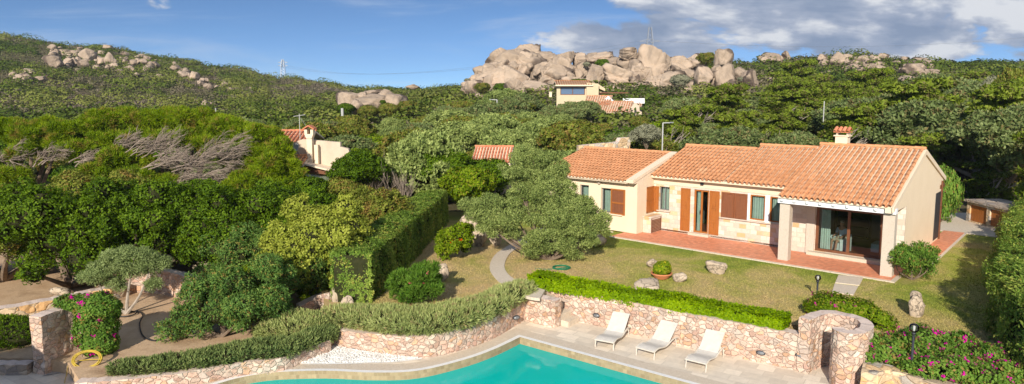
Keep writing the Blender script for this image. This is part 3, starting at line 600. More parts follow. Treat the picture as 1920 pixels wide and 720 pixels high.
def box_pts(path, hw, z0, z1, dens, rs, bump=0.06, zf=None):
    """points on the skin of a clipped hedge following a path"""
    P = resample([Vector((p[0], p[1], 0)) for p in path], 0.3); pts = []; nr = []
    for a, b in zip(P, P[1:]):
        t = (b-a); ln = t.length; t = t.normalized(); s = Vector((-t.y, t.x, 0))
        per = 2*(z1-z0)+2*hw; m = max(1, int(ln*per*dens))
        for _ in range(m):
            q = rs.rand()*per; c = a.lerp(b, rs.rand())
            if q < z1-z0: pts.append(c+s*hw+Vector((0,0,z0+q))); nr.append(s)
            elif q < 2*(z1-z0): pts.append(c-s*hw+Vector((0,0,z0+q-(z1-z0)))); nr.append(-s)
            else: pts.append(c+s*rs.uniform(-hw, hw)+Vector((0,0,z1))); nr.append(Vector((0,0,1)))
    for end, sg in ((P[0], -1), (P[-1], 1)):
        t = (P[1]-P[0]).normalized() if sg < 0 else (P[-1]-P[-2]).normalized(); s = Vector((-t.y, t.x, 0))
        for _ in range(int(2*hw*(z1-z0)*dens*1.4)):
            pts.append(end+s*rs.uniform(-hw, hw)+Vector((0,0,rs.uniform(z0, z1)))); nr.append(t*sg)
    P = np.array([tuple(p) for p in pts]); Nn = np.array([tuple(p) for p in nr]); P = P+Nn*(fbm(P, 1.7)*bump)[:,None]+rsph(len(P), rs)*bump*0.4
    return P, Nn, np.clip(0.5+0.3*fbm(P, 1.3, 1)+rs.uniform(-.25, .25, len(P)), 0, 1)
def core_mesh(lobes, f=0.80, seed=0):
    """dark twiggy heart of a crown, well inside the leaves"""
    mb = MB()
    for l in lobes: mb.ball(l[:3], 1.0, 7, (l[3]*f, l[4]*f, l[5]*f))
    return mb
def join_mesh(name, V, T, core=None):
    me = npquads(V, T, name)
    return me
def limbs(mb, start, lobes, r0=0.16, rs=None, n=7):
    s = Vector(start)
    for l in lobes[:n]:
        e = Vector(l[:3]); mid = s.lerp(e, 0.5)+Vector(rs.uniform(-0.25, 0.25, 3)); mid.z = s.z+(e.z-s.z)*0.4
        q = spline([s, mid, e], 5); m = len(q); mb.tube(q, [r0*(1-0.75*i/(m-1)) for i in range(m)], 6)
def twigs(mb, p, d, Ln, r, depth, bias, rnd, spread=0.6, kids=3):
    q = [p]; dd = d.normalized(); k = 4
    for i in range(k):
        dd = (dd+Vector((rnd.uniform(-.22, .22), rnd.uniform(-.22, .22), rnd.uniform(-.2, .22)))+bias*0.10).normalized(); q.append(q[-1]+dd*Ln/k)
    mb.tube(q, [r*(1-0.55*i/k) for i in range(k+1)], 4 if depth < 2 else 5, False)
    if depth <= 0: return
    for c in range(kids):
        b = q[rnd.randint(1, k)]; e = (dd+Vector((rnd.uniform(-1, 1), rnd.uniform(-1, 1), rnd.uniform(-0.7, 0.9)))*spread+bias*0.3).normalized()
        twigs(mb, b, e, Ln*rnd.uniform(0.5, 0.78), r*0.6, depth-1, bias, rnd, spread, kids)
def dome_lobes(R, H, z0, n, rs, flat=0.6, size=(0.28, 0.42), edge=1.0):
    """lobes spread over a dome of radius R and height H standing at z0"""
    L = [(0, 0, z0+H*0.42, R*0.66, R*0.66, H*0.42)]
    for i in range(n):
        a = 2*math.pi*(i*0.618)+rs.uniform(-.3, .3); f = math.sqrt((i+0.5)/n)*edge; r = R*rs.uniform(*size)
        x, y = math.cos(a)*f*(R-r*0.6), math.sin(a)*f*(R-r*0.6); z = z0+H*(0.28+0.60*math.sqrt(max(0, 1-f*f*0.92)))+rs.uniform(-.06, .06)*H
        L.append((x, y, min(z, z0+H-r*flat*0.6), r, r, r*flat))
    return L
# ------------------------------------------------------------------ villa
villa = thing('villa', 'cream and stone villa with terracotta tiled roofs above the lawn', 'house', HO, HA)
def holed_wall(mb, u0, u1, z0, z1, v0, v1, holes, ztop=None):
    """wall slab in the u-z plane between v0 (front) and v1 with rectangular openings (u0,u1,z0,z1)"""
    us = sorted({u0, u1, *[h[0] for h in holes], *[h[1] for h in holes]}); zs = sorted({z0, z1, *[h[2] for h in holes], *[h[3] for h in holes]})
    solid = lambda i, j: 0 <= i < len(us)-1 and 0 <= j < len(zs)-1 and not any(h[0] <= (us[i]+us[i+1])/2 <= h[1] and h[2] <= (zs[j]+zs[j+1])/2 <= h[3] for h in holes)
    for i in range(len(us)-1):
        for j in range(len(zs)-1):
            if not solid(i, j): continue
            a, b, c, d = us[i], us[i+1], zs[j], zs[j+1]
            mb.add([(a,v0,c),(b,v0,c),(b,v0,d),(a,v0,d)], [(0,1,2,3)]); mb.add([(a,v1,c),(b,v1,c),(b,v1,d),(a,v1,d)], [(3,2,1,0)])
            if not solid(i-1, j): mb.add([(a,v0,c),(a,v1,c),(a,v1,d),(a,v0,d)], [(3,2,1,0)])
            if not solid(i+1, j): mb.add([(b,v0,c),(b,v1,c),(b,v1,d),(b,v0,d)], [(0,1,2,3)])
            if not solid(i, j-1): mb.add([(a,v0,c),(b,v0,c),(b,v1,c),(a,v1,c)], [(3,2,1,0)])
            if not solid(i, j+1): mb.add([(a,v0,d),(b,v0,d),(b,v1,d),(a,v1,d)], [(0,1,2,3)])
# stone front of the main wing
w = MB(); holed_wall(w, -11.6, -4.3, 0, 2.84, 2.40, 2.65, [(-11.27,-10.69,1.09,2.33),(-9.31,-8.51,0.14,2.35),(-6.40,-5.68,1.16,2.36),(-5.45,-4.75,1.16,2.36)])
stone_front = w.build('wall', G['ashlar'], villa)
w = MB(); holed_wall(w, -4.3, 0.0, 0, 2.62, 2.10, 2.35, [(-3.26,-0.55,0.16,2.15)]); w.build('wall', G['ashlar'], villa)
w = MB(); w.box(-11.6, -4.33, 2.385, 2.50, 2.46, 2.80); w.build('lintel_band', G['plaster_pale'], villa)
w = MB(); w.box(-3.64, -3.28, 2.02, 2.2, 0.0, 2.5); w.build('door_jamb', G['granite'], villa)
w = MB(); w.box(-0.53, -0.30, 2.02, 2.2, 0.0, 2.5); w.build('door_jamb', G['granite'], villa)
# cream gable wall on the right
w = MB(); prof = [(2.1,0),(10.0,0),(10.0,3.02),(5.1,4.62),(-0.28,2.74),(-0.28,2.55),(2.1,2.55)]; w.prism(prof, 0.0, 0.26, 'x'); w.build('gable_wall', G['plaster'], villa)
w = MB(); w.box(-0.52, 0.264, 2.04, 2.12, 0, 2.56); w.build('corner_stonework', G['ashlar'], villa)
w = MB(); w.prism([(-0.36,2.60),(5.1,4.50),(10.3,2.85),(10.3,3.05),(5.1,4.72),(-0.36,2.80)], 0.262, 0.33, 'x'); w.build('rake_board', G['plaster_pale'], villa)
w = MB(); w.box(0.262, 0.30, 9.2, 10.25, 2.55, 2.72); w.box(0.27, 0.34, 9.5, 9.62, 0.0, 2.9); w.build('side_door_frame', G['wood_frame'], villa)
w = MB(); w.box(0.262, 0.285, 8.3, 9.9, 0.1, 2.4); w.build('side_door', G['dark_metal'], villa)
# left wing
w = MB(); holed_wall(w, -17.6, -11.85, 0, 2.72, 0.70, 0.95, [(-13.82,-12.55,0.90,2.20),(-15.2,-14.6,1.45,2.25)]); w.build('wall', G['plaster'], villa)
w = MB(); w.prism([(0.70,0),(6.0,0),(6.0,3.5),(4.8,3.90),(0.30,2.76),(0.30,2.62),(0.70,2.62)], -11.85, -11.60, 'x'); w.build('wing_gable_wall', G['plaster_pale'], villa)
w = MB(); w.prism([(0.24,2.66),(4.8,3.84),(4.8,3.98),(0.24,2.82)], -11.98, -11.57, 'x'); w.build('rake_board', G['plaster_pale'], villa)
w = MB(); w.box(-17.6,-17.35,0.95,9,0,2.7); w.box(-17.6,0,9.9,10.1,0,2.6); w.build('back_wall', G['plaster'], villa)
# interior: floor, ceiling, partitions
w = MB(); w.box(-17.3,-0.02,2.4,9.8,0.02,0.10); w.box(-17.3,-11.9,0.98,2.4,0.02,0.10); w.build('floor', G['parquet'], villa)
w = MB(); w.box(-17.3,-0.02,2.7,9.8,2.60,2.64); w.box(-17.3,-11.9,1.0,2.7,2.60,2.64); w.box(-17.3,-4.4,5.6,5.7,0.1,2.6); w.box(-4.3,-4.2,2.4,7.0,0.1,2.6); w.box(-4.3,-0.02,6.9,7.0,0.1,2.6); w.box(-7.5,-7.4,2.7,5.6,0.1,2.6); w.box(-10.2,-10.1,2.7,5.6,0.1,2.6); w.build('interior_wall', G['interior'], villa)
# roofs of barrel tiles
def tiled_roof(parent, u0, u1, ve, ze, vr, zr, name='roof', mat='rooftile', period=0.222, course=0.40, back=None, seed=3, verge=True):
    rnd = random.Random(seed); mb = MB(); Ls = math.hypot(vr-ve, zr-ze); sv = Vector((0, (vr-ve)/Ls, (zr-ze)/Ls)); nn = Vector((0, -sv.z, sv.y)); X = Vector((1,0,0)); O = Vector((0, ve, ze))
    nc = max(1, int(round((u1-u0)/period))); per = (u1-u0)/nc; nr = max(1, int(round(Ls/course))); cs = Ls/nr
    for i in range(nc):
        for kind in (0, 1):
            uc = u0+per*(i+0.5)+(per*0.5 if kind else 0)
            if kind and i == nc-1: continue
            for j in range(nr):
                ra, rb = (per*0.36, per*0.29) if not kind else (per*0.30, per*0.24)
                s0 = j*cs-(0.05 if not kind else 0.02)+rnd.uniform(-.012,.012); s1 = (j+1)*cs+0.04; h0 = (0.045 if not kind else 0.012)+rnd.uniform(-.004,.006); h1 = h0-0.028
                jx = rnd.uniform(-.008,.008); vs = []
                seg = 5
                for (s, r, h) in ((s0, ra, h0), (s1, rb, h1)):
                    for k in range(seg+1):
                        a = math.pi*k/seg; hh = math.sin(a)*r*0.95*(1 if not kind else -0.8); vs.append(O+sv*s+X*(uc+jx-math.cos(a)*r)+nn*(h+hh+0.02))
                fs = [(k, k+1, seg+2+k, seg+1+k) for k in range(seg)]
                if j == 0 and not kind:
                    # thick open end of the eave tile
                    b = len(vs)
                    for k in range(seg+1):
                        a = math.pi*k/seg; vs.append(O+sv*s0+X*(uc+jx-math.cos(a)*(ra-0.018))+nn*(h0+math.sin(a)*(ra-0.018)*0.95+0.02))
                    fs += [(k+1, k, b+k, b+k+1) for k in range(seg)]
                mb.add(vs, fs)
    rf = mb.build(name, G[mat], parent)
    # ridge caps
    rd = MB(); n = max(1, int((u1-u0)/0.38)); c = (u1-u0)/n
    for i in range(n):
        vs = []
        for (u, r) in ((u0+i*c-0.02, 0.115), (u0+(i+1)*c+0.03, 0.098)):
            for k in range(7):
                a = math.pi*k/6; vs.append((u, vr-math.cos(a)*r, zr+0.035+math.sin(a)*r+rnd.uniform(-.003,.003)))
        rd.add(vs, [(k, k+1, 8+k, 7+k) for k in range(6)])
    rd.build('ridge_tiles', G[mat], rf)
    sl = MB(); bv, bz = back if back else (vr+(vr-ve)*0.9, ze+0.2)
    sl.prism([(ve+0.06, ze-0.075),(ve+0.06, ze+0.0),(vr, zr+0.02),(bv, bz),(bv, bz-0.09),(vr, zr-0.09)], u0+0.01, u1-0.01, 'x'); sl.build('roof_deck', G['plaster_pale'], rf)
    if verge:
        pass
    return rf
tiled_roof(villa, -11.58, -7.55, 1.98, 2.92, 5.9, 4.24, back=(9.9, 3.0))
tiled_roof(villa, -7.55, -4.12, 1.98, 2.92, 6.4, 4.42, back=(9.9, 3.0), seed=5)
tiled_roof(villa, -4.14, 0.27, -0.30, 2.80, 5.1, 4.70, back=(10.1, 3.05), seed=7)
tiled_roof(villa, -17.75, -11.95, 0.20, 2.74, 4.8, 3.86, back=(9.0, 2.7), seed=9)
w = MB(); w.box(-11.58, -4.2, 2.05, 2.45, 2.80, 2.88); w.box(-17.7,-11.95,0.32,0.75,2.60,2.69); w.build('eave_soffit', G['plaster_pale'], villa)
w = MB(); w.prism([(2.0,2.80),(5.1,4.40),(5.1,4.62),(2.0,3.02)], -4.26, -4.16, 'x'); w.build('roof_step_wall', G['plaster_pale'], villa)
# chimney
w = MB(); w.box(-3.48,-2.94,5.05,5.5,4.2,5.15); w.box(-3.55,-2.87,5.0,5.56,5.15,5.21); ch = w.build('chimney', G['plaster_pale'], villa)
w = MB()
for sx_ in (-3.46,-3.0): w.box(sx_, sx_+0.08, 5.07, 5.48, 5.21, 5.36)
w.build('chimney_vent', G['plaster_old'], ch)
w = MB()
for k in range(4):
    for s in (-1, 1):
        vs = []
        for (y, z, r) in ((5.28-s*0.0, 5.56, 0.075), (5.28+s*0.36, 5.37, 0.085)):
            for q in range(6):
                a = math.pi*q/5; vs.append((-3.49+0.187*k-math.cos(a)*r, y, z+math.sin(a)*r*0.8))
        w.add(vs, [(q, q+1, 7+q, 6+q) for q in range(5)])
w.box(-3.56,-2.86,4.97,5.59,5.34,5.375); w.build('chimney_cap', G['rooftile_red'], ch)
# porch: columns, beam, ceiling
for uc in (-4.12, -0.10):
    w = MB(); w.box(uc, uc+0.42, -0.02, 0.36, -0.02, 2.50); w.build('column', G['granite'], villa)
w = MB()
w.box(-4.18, 0.36, -0.14, 0.16, 2.50, 2.72)
bm_ = w.build('porch_beam', G['white_paint'], villa)
for k in range(9): w = MB(); w.box(-4.02+0.52*k, -3.92+0.52*k, -0.26, -0.142, 2.60, 2.70); w.build('rafter_end', G['white_paint'], bm_)
w = MB(); w.prism([(0.16,2.66),(2.1,3.32),(2.1,3.37),(0.16,2.71)], -4.14, 0.0, 'x'); w.box(-4.3,0,2.08,2.13,2.5,3.36); w.build('porch_ceiling', G['white_paint'], villa)
w = MB(); w.box(-4.28,-4.16,0.36,2.4,2.50,2.72); w.build('side_beam', G['white_paint'], villa)
w = MB(); w.box(-3.5,-0.35,1.72,2.10,0.004,0.15); w.build('door_step', G['path_stone'], villa)
w = MB(); w.box(-9.5,-8.4,2.2,2.40,0.004,0.13); w.build('door_step', G['path_stone'], villa)
for (a, b, z) in ((-11.38,-10.6,1.02),(-7.9,-4.5,1.05)):
    w = MB(); w.box(a, b, 2.30, 2.42, z, z+0.06); w.build('window_sill', G['granite'], villa)
w = MB(); w.box(-13.95,-12.45,0.60,0.72,0.83,0.89); w.build('window_sill', G['plaster_pale'], villa)
# windows and doors
def window(u0, u1, z0, z1, v, bars=1, mat='wood', fr=0.06, name='window', curt=True, glass='glass'):
    w = MB(); w.box(u0,u0+fr,v,v+0.06,z0,z1); w.box(u1-fr,u1,v,v+0.06,z0,z1); w.box(u0+fr,u1-fr,v,v+0.06,z0,z0+fr); w.box(u0+fr,u1-fr,v,v+0.06,z1-fr,z1)
    for k in range(1, bars): 
        x = u0+(u1-u0)*k/bars; w.box(x-fr*0.55,x+fr*0.55,v-0.004,v+0.056,z0+fr,z1-fr)
    o = w.build(name, G[mat], villa)
    g = MB(); g.add([(u0+fr,v+0.03,z0+fr),(u1-fr,v+0.03,z0+fr),(u1-fr,v+0.03,z1-fr),(u0+fr,v+0.03,z1-fr)], [(0,1,2,3)]); g.build('pane', G[glass], o)
    if curt:
        c = MB(); n = 18; vs = []
        for i in range(n+1):
            x = u0+fr+(u1-u0-2*fr)*i/n; y = v+0.16+0.02*math.sin(i*1.7); vs += [(x,y,z0+0.02),(x,y,z1-0.02)]
        c.add(vs, [(2*i,2*i+2,2*i+3,2*i+1) for i in range(n)]); c.build('curtain', G['curtain'], o)
    return o
window(-11.27,-10.69,1.09,2.33,2.50,2,'grey_metal',0.045)
window(-6.40,-5.68,1.16,2.36,2.43,1,'wood'); window(-5.45,-4.75,1.16,2.36,2.43,1,'wood')
for a, b in ((-6.52,-6.41),(-5.67,-5.46)): w = MB(); w.box(a,b,2.37,2.41,1.10,2.42); w.build('window_trim', G['white_paint'], villa)
window(-13.80,-13.19,0.92,2.18,0.84,1,'grey_metal',0.04); window(-15.2,-14.6,1.45,2.25,0.84,1,'grey_metal',0.04)
d = window(-9.31,-8.51,0.14,2.35,2.46,2,'wood',0.085,'french_door',curt=False)
w = MB(); w.box(-9.0,-8.95,2.43,2.46,1.15,1.3); w.build('handle', G['dark_metal'], d)
c = MB(); vs = []
for i in range(9): vs += [(-9.22+i*0.03,2.62+0.02*math.sin(i*2),0.2),(-9.22+i*0.03,2.62+0.02*math.sin(i*2),2.3)]
c.add(vs, [(2*i,2*i+2,2*i+3,2*i+1) for i in range(8)]); c.build('curtain', G['curtain'], d)
def shutter(u0, u1, z0, z1, v, mat='wood', louvres=True, rails=(0.0, 0.5, 1.0), label=None):
    w = MB(); s = 0.075; w.box(u0,u0+s,v-0.045,v,z0,z1); w.box(u1-s,u1,v-0.045,v,z0,z1)
    for r in rails:
        zc = z0+s/2+(z1-z0-s)*r; w.box(u0+s,u1-s,v-0.045,v,zc-s/2,zc+s/2)
    o = w.build('shutter', G[mat], villa)
    if label: o['label'] = label
    p = MB()
    if louvres:
        n = int((z1-z0)/0.065)
        for k in range(1, n):
            z = z0+(z1-z0)*k/n; p.add([(u0+s,v-0.036,z-0.025),(u1-s,v-0.036,z-0.025),(u1-s,v-0.010,z+0.03),(u0+s,v-0.010,z+0.03)], [(0,1,2,3)])
        p.box(u0+s,u1-s,v-0.008,v-0.003,z0+s,z1-s)
    else: p.box(u0+s,u1-s,v-0.028,v-0.012,z0+s,z1-s)
    p.build('shutter_panel', G['wood_dark' if louvres else mat], o)
    return o
shutter(-12.12+0.60,-11.30,0.98,2.32,2.39,'wood',False) if False else None
shutter(-11.56,-11.28,0.98,2.32,2.36,'wood',False,(0,.4,1))
shutter(-10.02,-9.50,0.16,2.36,2.39,'wood',False,(0,.28,.62,1)); shutter(-8.46,-7.94,0.16,2.36,2.39,'wood',False,(0,.28,.62,1))
for a, b in ((-7.83,-7.19),(-7.17,-6.53)): shutter(a,b,1.04,2.36,2.39,'wood_dark',True,(0,1),'dark brown closed shutter')
shutter(-13.17,-12.30,0.88,2.22,0.69,'wood',True,(0,.45,1))
w = MB(); w.box(-4.62,-4.34,2.30,2.36,1.1,2.45); w.build('shutter', G['wood_frame'], villa)
# the leaf folded against the wing wall, seen flat beside the small window
w = MB()
for z_ in (0.98, 1.60, 2.27): w.box(-11.59,-11.555,1.62,2.33,z_-0.02,z_+0.06)
w.box(-11.59,-11.555,1.62,1.70,0.96,2.33); w.box(-11.59,-11.555,2.25,2.33,0.96,2.33); w.box(-11.585,-11.57,1.70,2.25,1.0,2.3)
w.build('shutter', G['wood'], villa)
# sliding glass door of the porch room
w = MB(); w.box(-3.26,-3.14,2.14,2.26,0.16,2.15); w.box(-0.67,-0.55,2.14,2.26,0.16,2.15); w.box(-3.14,-0.67,2.14,2.26,0.16,0.27); w.box(-3.14,-0.67,2.14,2.26,2.06,2.15)
w.box(-1.96,-1.84,2.15,2.24,0.27,2.06); sdoor = w.build('sliding_door', G['wood_frame'], villa)
g = MB(); g.add([(-3.14,2.20,0.27),(-1.96,2.20,0.27),(-1.96,2.20,2.06),(-3.14,2.20,2.06)], [(0,1,2,3)]); g.build('pane', G['glass'], sdoor)
g = MB(); g.add([(-1.84,2.19,0.27),(-0.67,2.19,0.27),(-0.67,2.19,2.06),(-1.84,2.19,2.06)], [(0,1,2,3)]); g.build('pane', G['glass'], sdoor)
c = MB(); vs = []
for i in range(15): vs += [(-3.12+i*0.03,2.40+0.025*math.sin(i*1.9),0.12),(-3.10+i*0.026,2.40+0.025*math.sin(i*1.9),2.1)]
c.add(vs, [(2*i,2*i+2,2*i+3,2*i+1) for i in range(14)]); c.build('curtain', G['curtain'], sdoor)
# utility box with louvred side
w = MB(); w.box(-11.58,-11.12,1.30,2.38,0.0,0.78); w.box(-11.59,-11.08,1.26,2.385,0.78,0.85); ub = w.build('utility_box', G['ashlar'], villa)
w = MB()
for k in range(9): w.add([(-11.115,1.38,0.08+k*0.075),(-11.115,2.30,0.08+k*0.075),(-11.095,2.30,0.03+k*0.075),(-11.095,1.38,0.03+k*0.075)], [(0,1,2,3)])
w.box(-11.119,-11.095,1.34,1.40,0.02,0.74); w.box(-11.119,-11.095,2.29,2.35,0.02,0.74); w.build('louvre_door', G['wood_frame'], ub)
w = MB(); w.ball((-13.9+0.0,0.64,2.46), 0.09, 8); w.build('wall_light', G['granite'], villa)
w = MB(); w.box(-8.95,-8.80,2.30,2.38,2.60,2.72); w.build('wall_light', G['dark_metal'], villa)
# terrace
def hsheet(name, pts, z, mat, thick=0.0): return sheet(name, [h2w(u, v) for u, v in pts], z, mat, thick=thick)
hsheet('terrace', [(-18.5,-0.50),(0.35,-0.50),(1.0,0.3),(1.0,12.6),(-2.5,12.6),(-2.5,9.9),(0.05,9.9),(0.05,2.1),(-18.5,2.1)], 0.0, 'terracotta_floor', 0.3) if False else \
hsheet('terrace', [(-12.3,-0.50),(0.40,-0.50),(0.40,3.0),(1.02,3.4),(1.02,12.2),(0.1,12.2),(0.1,2.6),(-12.3,2.6)], 0.0, 'terracotta_floor', 0.3)
hsheet('terrace_kerb', [(-12.4,-0.66),(0.56,-0.66),(0.56,0.5),(0.40,0.5),(0.40,-0.50),(-12.4,-0.50)], -0.012, 'path_stone', 0.3)
hsheet('terrace_kerb', [(1.02,3.4),(1.12,3.4),(1.12,12.2),(1.02,12.2)], -0.012, 'path_stone', 0.3)
hsheet('yard_paving', [(-1.5,12.2),(3.2,12.2),(3.8,13.8),(1.2,16.4),(2.0,22),(-0.6,22),(-0.6,16.5),(-1.5,16)], -0.03, 'path_stone', 0.1)
# stepping slabs from the porch into the lawn
for k, q in enumerate(([(1572,517),(1619,521),(1611,536),(1566,531)], [(1565,533),(1609,538),(1600,554),(1560,549)])):
    o = sheet('stone_slab', [at(*p, LW) for p in q], LW+0.035, 'path_stone', kind='thing', thick=0.08); tag(o, ['pale stone slab against the porch kerb', 'pale stone slab in the grass, one step farther from the porch'][k], 'paving slab')
pl = [(980,448),(952,462),(927,480),(918,503),(930,524),(955,544),(988,557),(1012,561)]; pr = [(1012,448),(985,459),(962,471),(950,485),(946,503),(958,520),(985,533),(1022,545)]
sheet('garden_path', [tuple(p)[:2] for p in spline([at(*p, LW) for p in pl], 4)]+[tuple(p)[:2] for p in spline([at(*p, LW) for p in pr[::-1]], 4)], LW+0.03, 'path_stone', thick=0.1)
sheet('garden_path', [at(982,447,LW), at(1014,447,LW), at(1052,424,LW), at(1150,436,LW), at(1142,430,LW), at(1040,414,LW)], LW+0.026, 'path_stone', thick=0.1)

# person in a tub armchair behind the glass
def hloc(u, v, z=0): return h2w(u, v, z)
ac = thing('armchair', 'white tub armchair behind the glass door of the villa', 'armchair', hloc(-2.45, 3.1, 0.10), HA-0.35)
w = MB(); w.lathe([(0.30,0.06),(0.34,0.08),(0.34,0.38),(0.28,0.42),(0.01,0.42)], 20); w.build('seat', G['fabric_white'], ac)
w = MB()
for k in range(14):
    a0 = math.radians(-60+k*300/14+90+60-60); a1 = math.radians(-60+(k+1)*300/14+90)
    a0 = math.radians(-150+k*300/14+90); a1 = math.radians(-150+(k+1)*300/14+90); h = 0.62+0.16*math.cos((k+0.5-7)/7*math.pi/1.6)
    w.add([(math.cos(a)*r, math.sin(a)*r, z) for a in (a0, a1) for r in (0.34, 0.44) for z in (0.05, h)], [(0,4,5,1),(2,3,7,6),(1,5,7,3),(0,2,6,4),(0,1,3,2),(4,6,7,5)])
w.build('backrest', G['fabric_white'], ac)
def skinmesh(name, joints, edges, radii, mat, parent, lv=1):
    me = bpy.data.meshes.new(name); me.from_pydata(joints, edges, []); o = bpy.data.objects.new(name, me); COL.objects.link(o)
    sk = o.modifiers.new('skin', 'SKIN'); sk.use_smooth_shade = True
    for i, r in enumerate(radii): me.skin_vertices[0].data[i].radius = (r, r) if isinstance(r, (int, float)) else r
    me.skin_vertices[0].data[0].use_root = True
    ss = o.modifiers.new('sub', 'SUBSURF'); ss.levels = lv; ss.render_levels = lv
    bpy.context.view_layer.update()
    dg = bpy.context.evaluated_depsgraph_get(); m2 = bpy.data.meshes.new_from_object(o.evaluated_get(dg)); o.modifiers.clear(); o.data = m2; m2.materials.clear(); m2.materials.append(mat)
    o.parent = parent; return o
pr_ = thing('person', 'person in a light blue shirt sitting in the armchair behind the glass', 'person', hloc(-2.45, 3.1, 0.10), HA-0.35)
# seated, facing the glass at a slant: -y is forward
J = [(0,0.05,0.52),(0,0.08,0.80),(0,0.06,1.02),(0,0.03,1.13),(0,0.0,1.22),(0,-0.02,1.32),  # pelvis chest neck head
     (-0.19,0.05,1.0),(-0.25,-0.02,0.76),(-0.20,-0.26,0.68),(0.19,0.05,1.0),(0.25,-0.02,0.76),(0.20,-0.26,0.68),
     (-0.10,-0.02,0.52),(-0.12,-0.46,0.53),(-0.12,-0.50,0.10),(-0.13,-0.66,0.05),(0.10,-0.02,0.52),(0.14,-0.48,0.53),(0.16,-0.60,0.12),(0.17,-0.76,0.07),
     (-0.16,-0.34,0.66),(0.16,-0.34,0.66)]
Ed = [(0,1),(1,2),(2,3),(3,4),(4,5),(2,6),(6,7),(7,8),(2,9),(9,10),(10,11),(0,12),(12,13),(13,14),(14,15),(0,16),(16,17),(17,18),(18,19),(8,20),(11,21)]
Rr = [0.15,0.15,0.12,0.055,0.085,0.075,0.065,0.05,0.036,0.065,0.05,0.036,0.10,0.065,0.042,0.035,0.10,0.065,0.042,0.035,0.03,0.03]
skinmesh('body', J, Ed, Rr, G['skin'], pr_)
skinmesh('shirt', [J[0],J[1],J[2],J[6],J[7],J[9],J[10]], [(0,1),(1,2),(2,3),(3,4),(2,5),(5,6)], [0.165,0.168,0.135,0.08,0.062,0.08,0.062], G['shirt'], pr_)
skinmesh('shorts', [J[0],J[12],J[13],J[16],J[17]], [(0,1),(1,2),(0,3),(3,4)], [0.168,0.115,0.08,0.115,0.08], G['shorts'], pr_)
w = MB(); w.ball((0,0.02,1.32), 0.088, 8, (1,1.05,0.8)); w.build('hair', G['hair'], pr_)
for j in (15, 19): w = MB(); w.box(J[j][0]-0.045, J[j][0]+0.045, J[j][1]-0.06, J[j][1]+0.16, 0.0 if j == 15 else 0.02, 0.085 if j == 15 else 0.11); w.build('shoe', G['shoe'], pr_)
so = thing('sofa', 'pale sofa end deep in the room behind the glass door', 'sofa', hloc(-0.85, 3.9, 0.10), HA)
w = MB(); w.box(-0.45,0.45,-0.4,0.5,0.05,0.42); w.build('seat', G['fabric_white'], so); w = MB(); w.box(0.30,0.45,-0.4,0.5,0.42,0.75); w.build('armrest', G['fabric_white'], so)
bk = thing('bookcase', 'dark bookcase at the back of the room behind the seated person', 'bookcase', hloc(-2.9, 6.6, 0.10), HA)
w = MB(); w.box(-0.8,0.8,-0.2,0.2,0,0.08); w.box(-0.8,-0.75,-0.2,0.2,0.08,2.0); w.box(0.75,0.8,-0.2,0.2,0.08,2.0); w.box(-0.75,0.75,0.15,0.2,0.08,2.0); w.build('carcass', G['dark_wood'], bk)
for z_ in (0.5,0.95,1.4,1.95): w = MB(); w.box(-0.75,0.75,-0.2,0.15,z_,z_+0.04); w.build('shelf', G['dark_wood'], bk)
pc = tag(obj('picture', MB().box(-0.45,0.45,-0.02,0.02,-0.35,0.35).mesh(), G['picture']), 'pale framed picture on the back wall of the room', 'picture'); pc.location = hloc(-1.1, 6.85, 1.6); pc.rotation_euler = (0,0,HA)
# ------------------------------------------------------------------ garden walls
_wp = [W(1514,698), W(1400,673.5), W(1296,652), W(1180,624.5), W(1108,607.5)]
wtop = [W(1073,599.5), W(1050,594), W(1022,586.5)]
base = [Vector((p.x, p.y+0.17, 0)) for p in _wp]+[Vector((p.x, p.y+0.12, 0)) for p in wtop]
stone_wall('retaining_wall', 'long pink stone wall behind the three loungers', base, 0.36, DK-0.05, lambda t: 0.02 if t < 0.74 else 0.02-min(0.14, (t-0.74)*0.9), seed=3)
# block wall and the stairs climbing to the left behind it
bl = W(984,601); br = W(1042,615.5); ub_ = (br-bl).normalized(); nb_ = Vector((-ub_.y, ub_.x, 0))
me = wall_mesh([bl+nb_*0.17-ub_*0.1, br+nb_*0.17-ub_*0.02], 0.40, DK-0.05, -0.12, jit=0.02, seed=5); me.materials.append(G['pinkstone']); me.materials.append(G['capstone'])
tag(obj('stone_block', me), 'square pink stone wall block left of the garden steps', 'stone wall')
st = thing('garden_steps', 'pale stone steps climbing left between the long wall and the square block', 'steps', (0,0,0))
s0 = br+nb_*0.36+ub_*0.30
for k in range(5):
    f = s0-ub_*0.34*k; e = 2.2
    q = [f, f+nb_*1.0, f+nb_*1.0-ub_*(e-0.34*k), f-ub_*(e-0.34*k)]
    w = MB(); w.prism([(p.x,p.y) for p in q], DK+0.205*k, DK+0.205*(k+1)-0.003); w.build('step', G['path_stone'], st)
w3 = [Vector((p.x, p.y+0.16, 0)) for p in wl]
stone_wall('curved_wall', 'curved pink stone wall under the grey green rosemary, behind the pebbles', w3, 0.34, DK-0.05, lambda t: -0.14-0.36*min(1, t*1.2), seed=7)
g3 = [Vector((p.x, p.y+0.15, 0)) for p in g_front]
stone_wall('low_wall', 'low pink stone wall along the pool edge at the left, carrying path lights', g3, 0.34, DK-0.05, lambda t: SG+0.03, seed=9)
# pier with the standing slab
pp = W(622,640)
stone_wall('garden_pier_wall', 'pink stone wall sloping up to the standing slab left of the tall hedge', [at(560,600,-0.9), at(600,590,-0.85), at(628,598,-0.8)], 0.4, DK-0.05, lambda t: -0.35+0.55*t, seed=11)
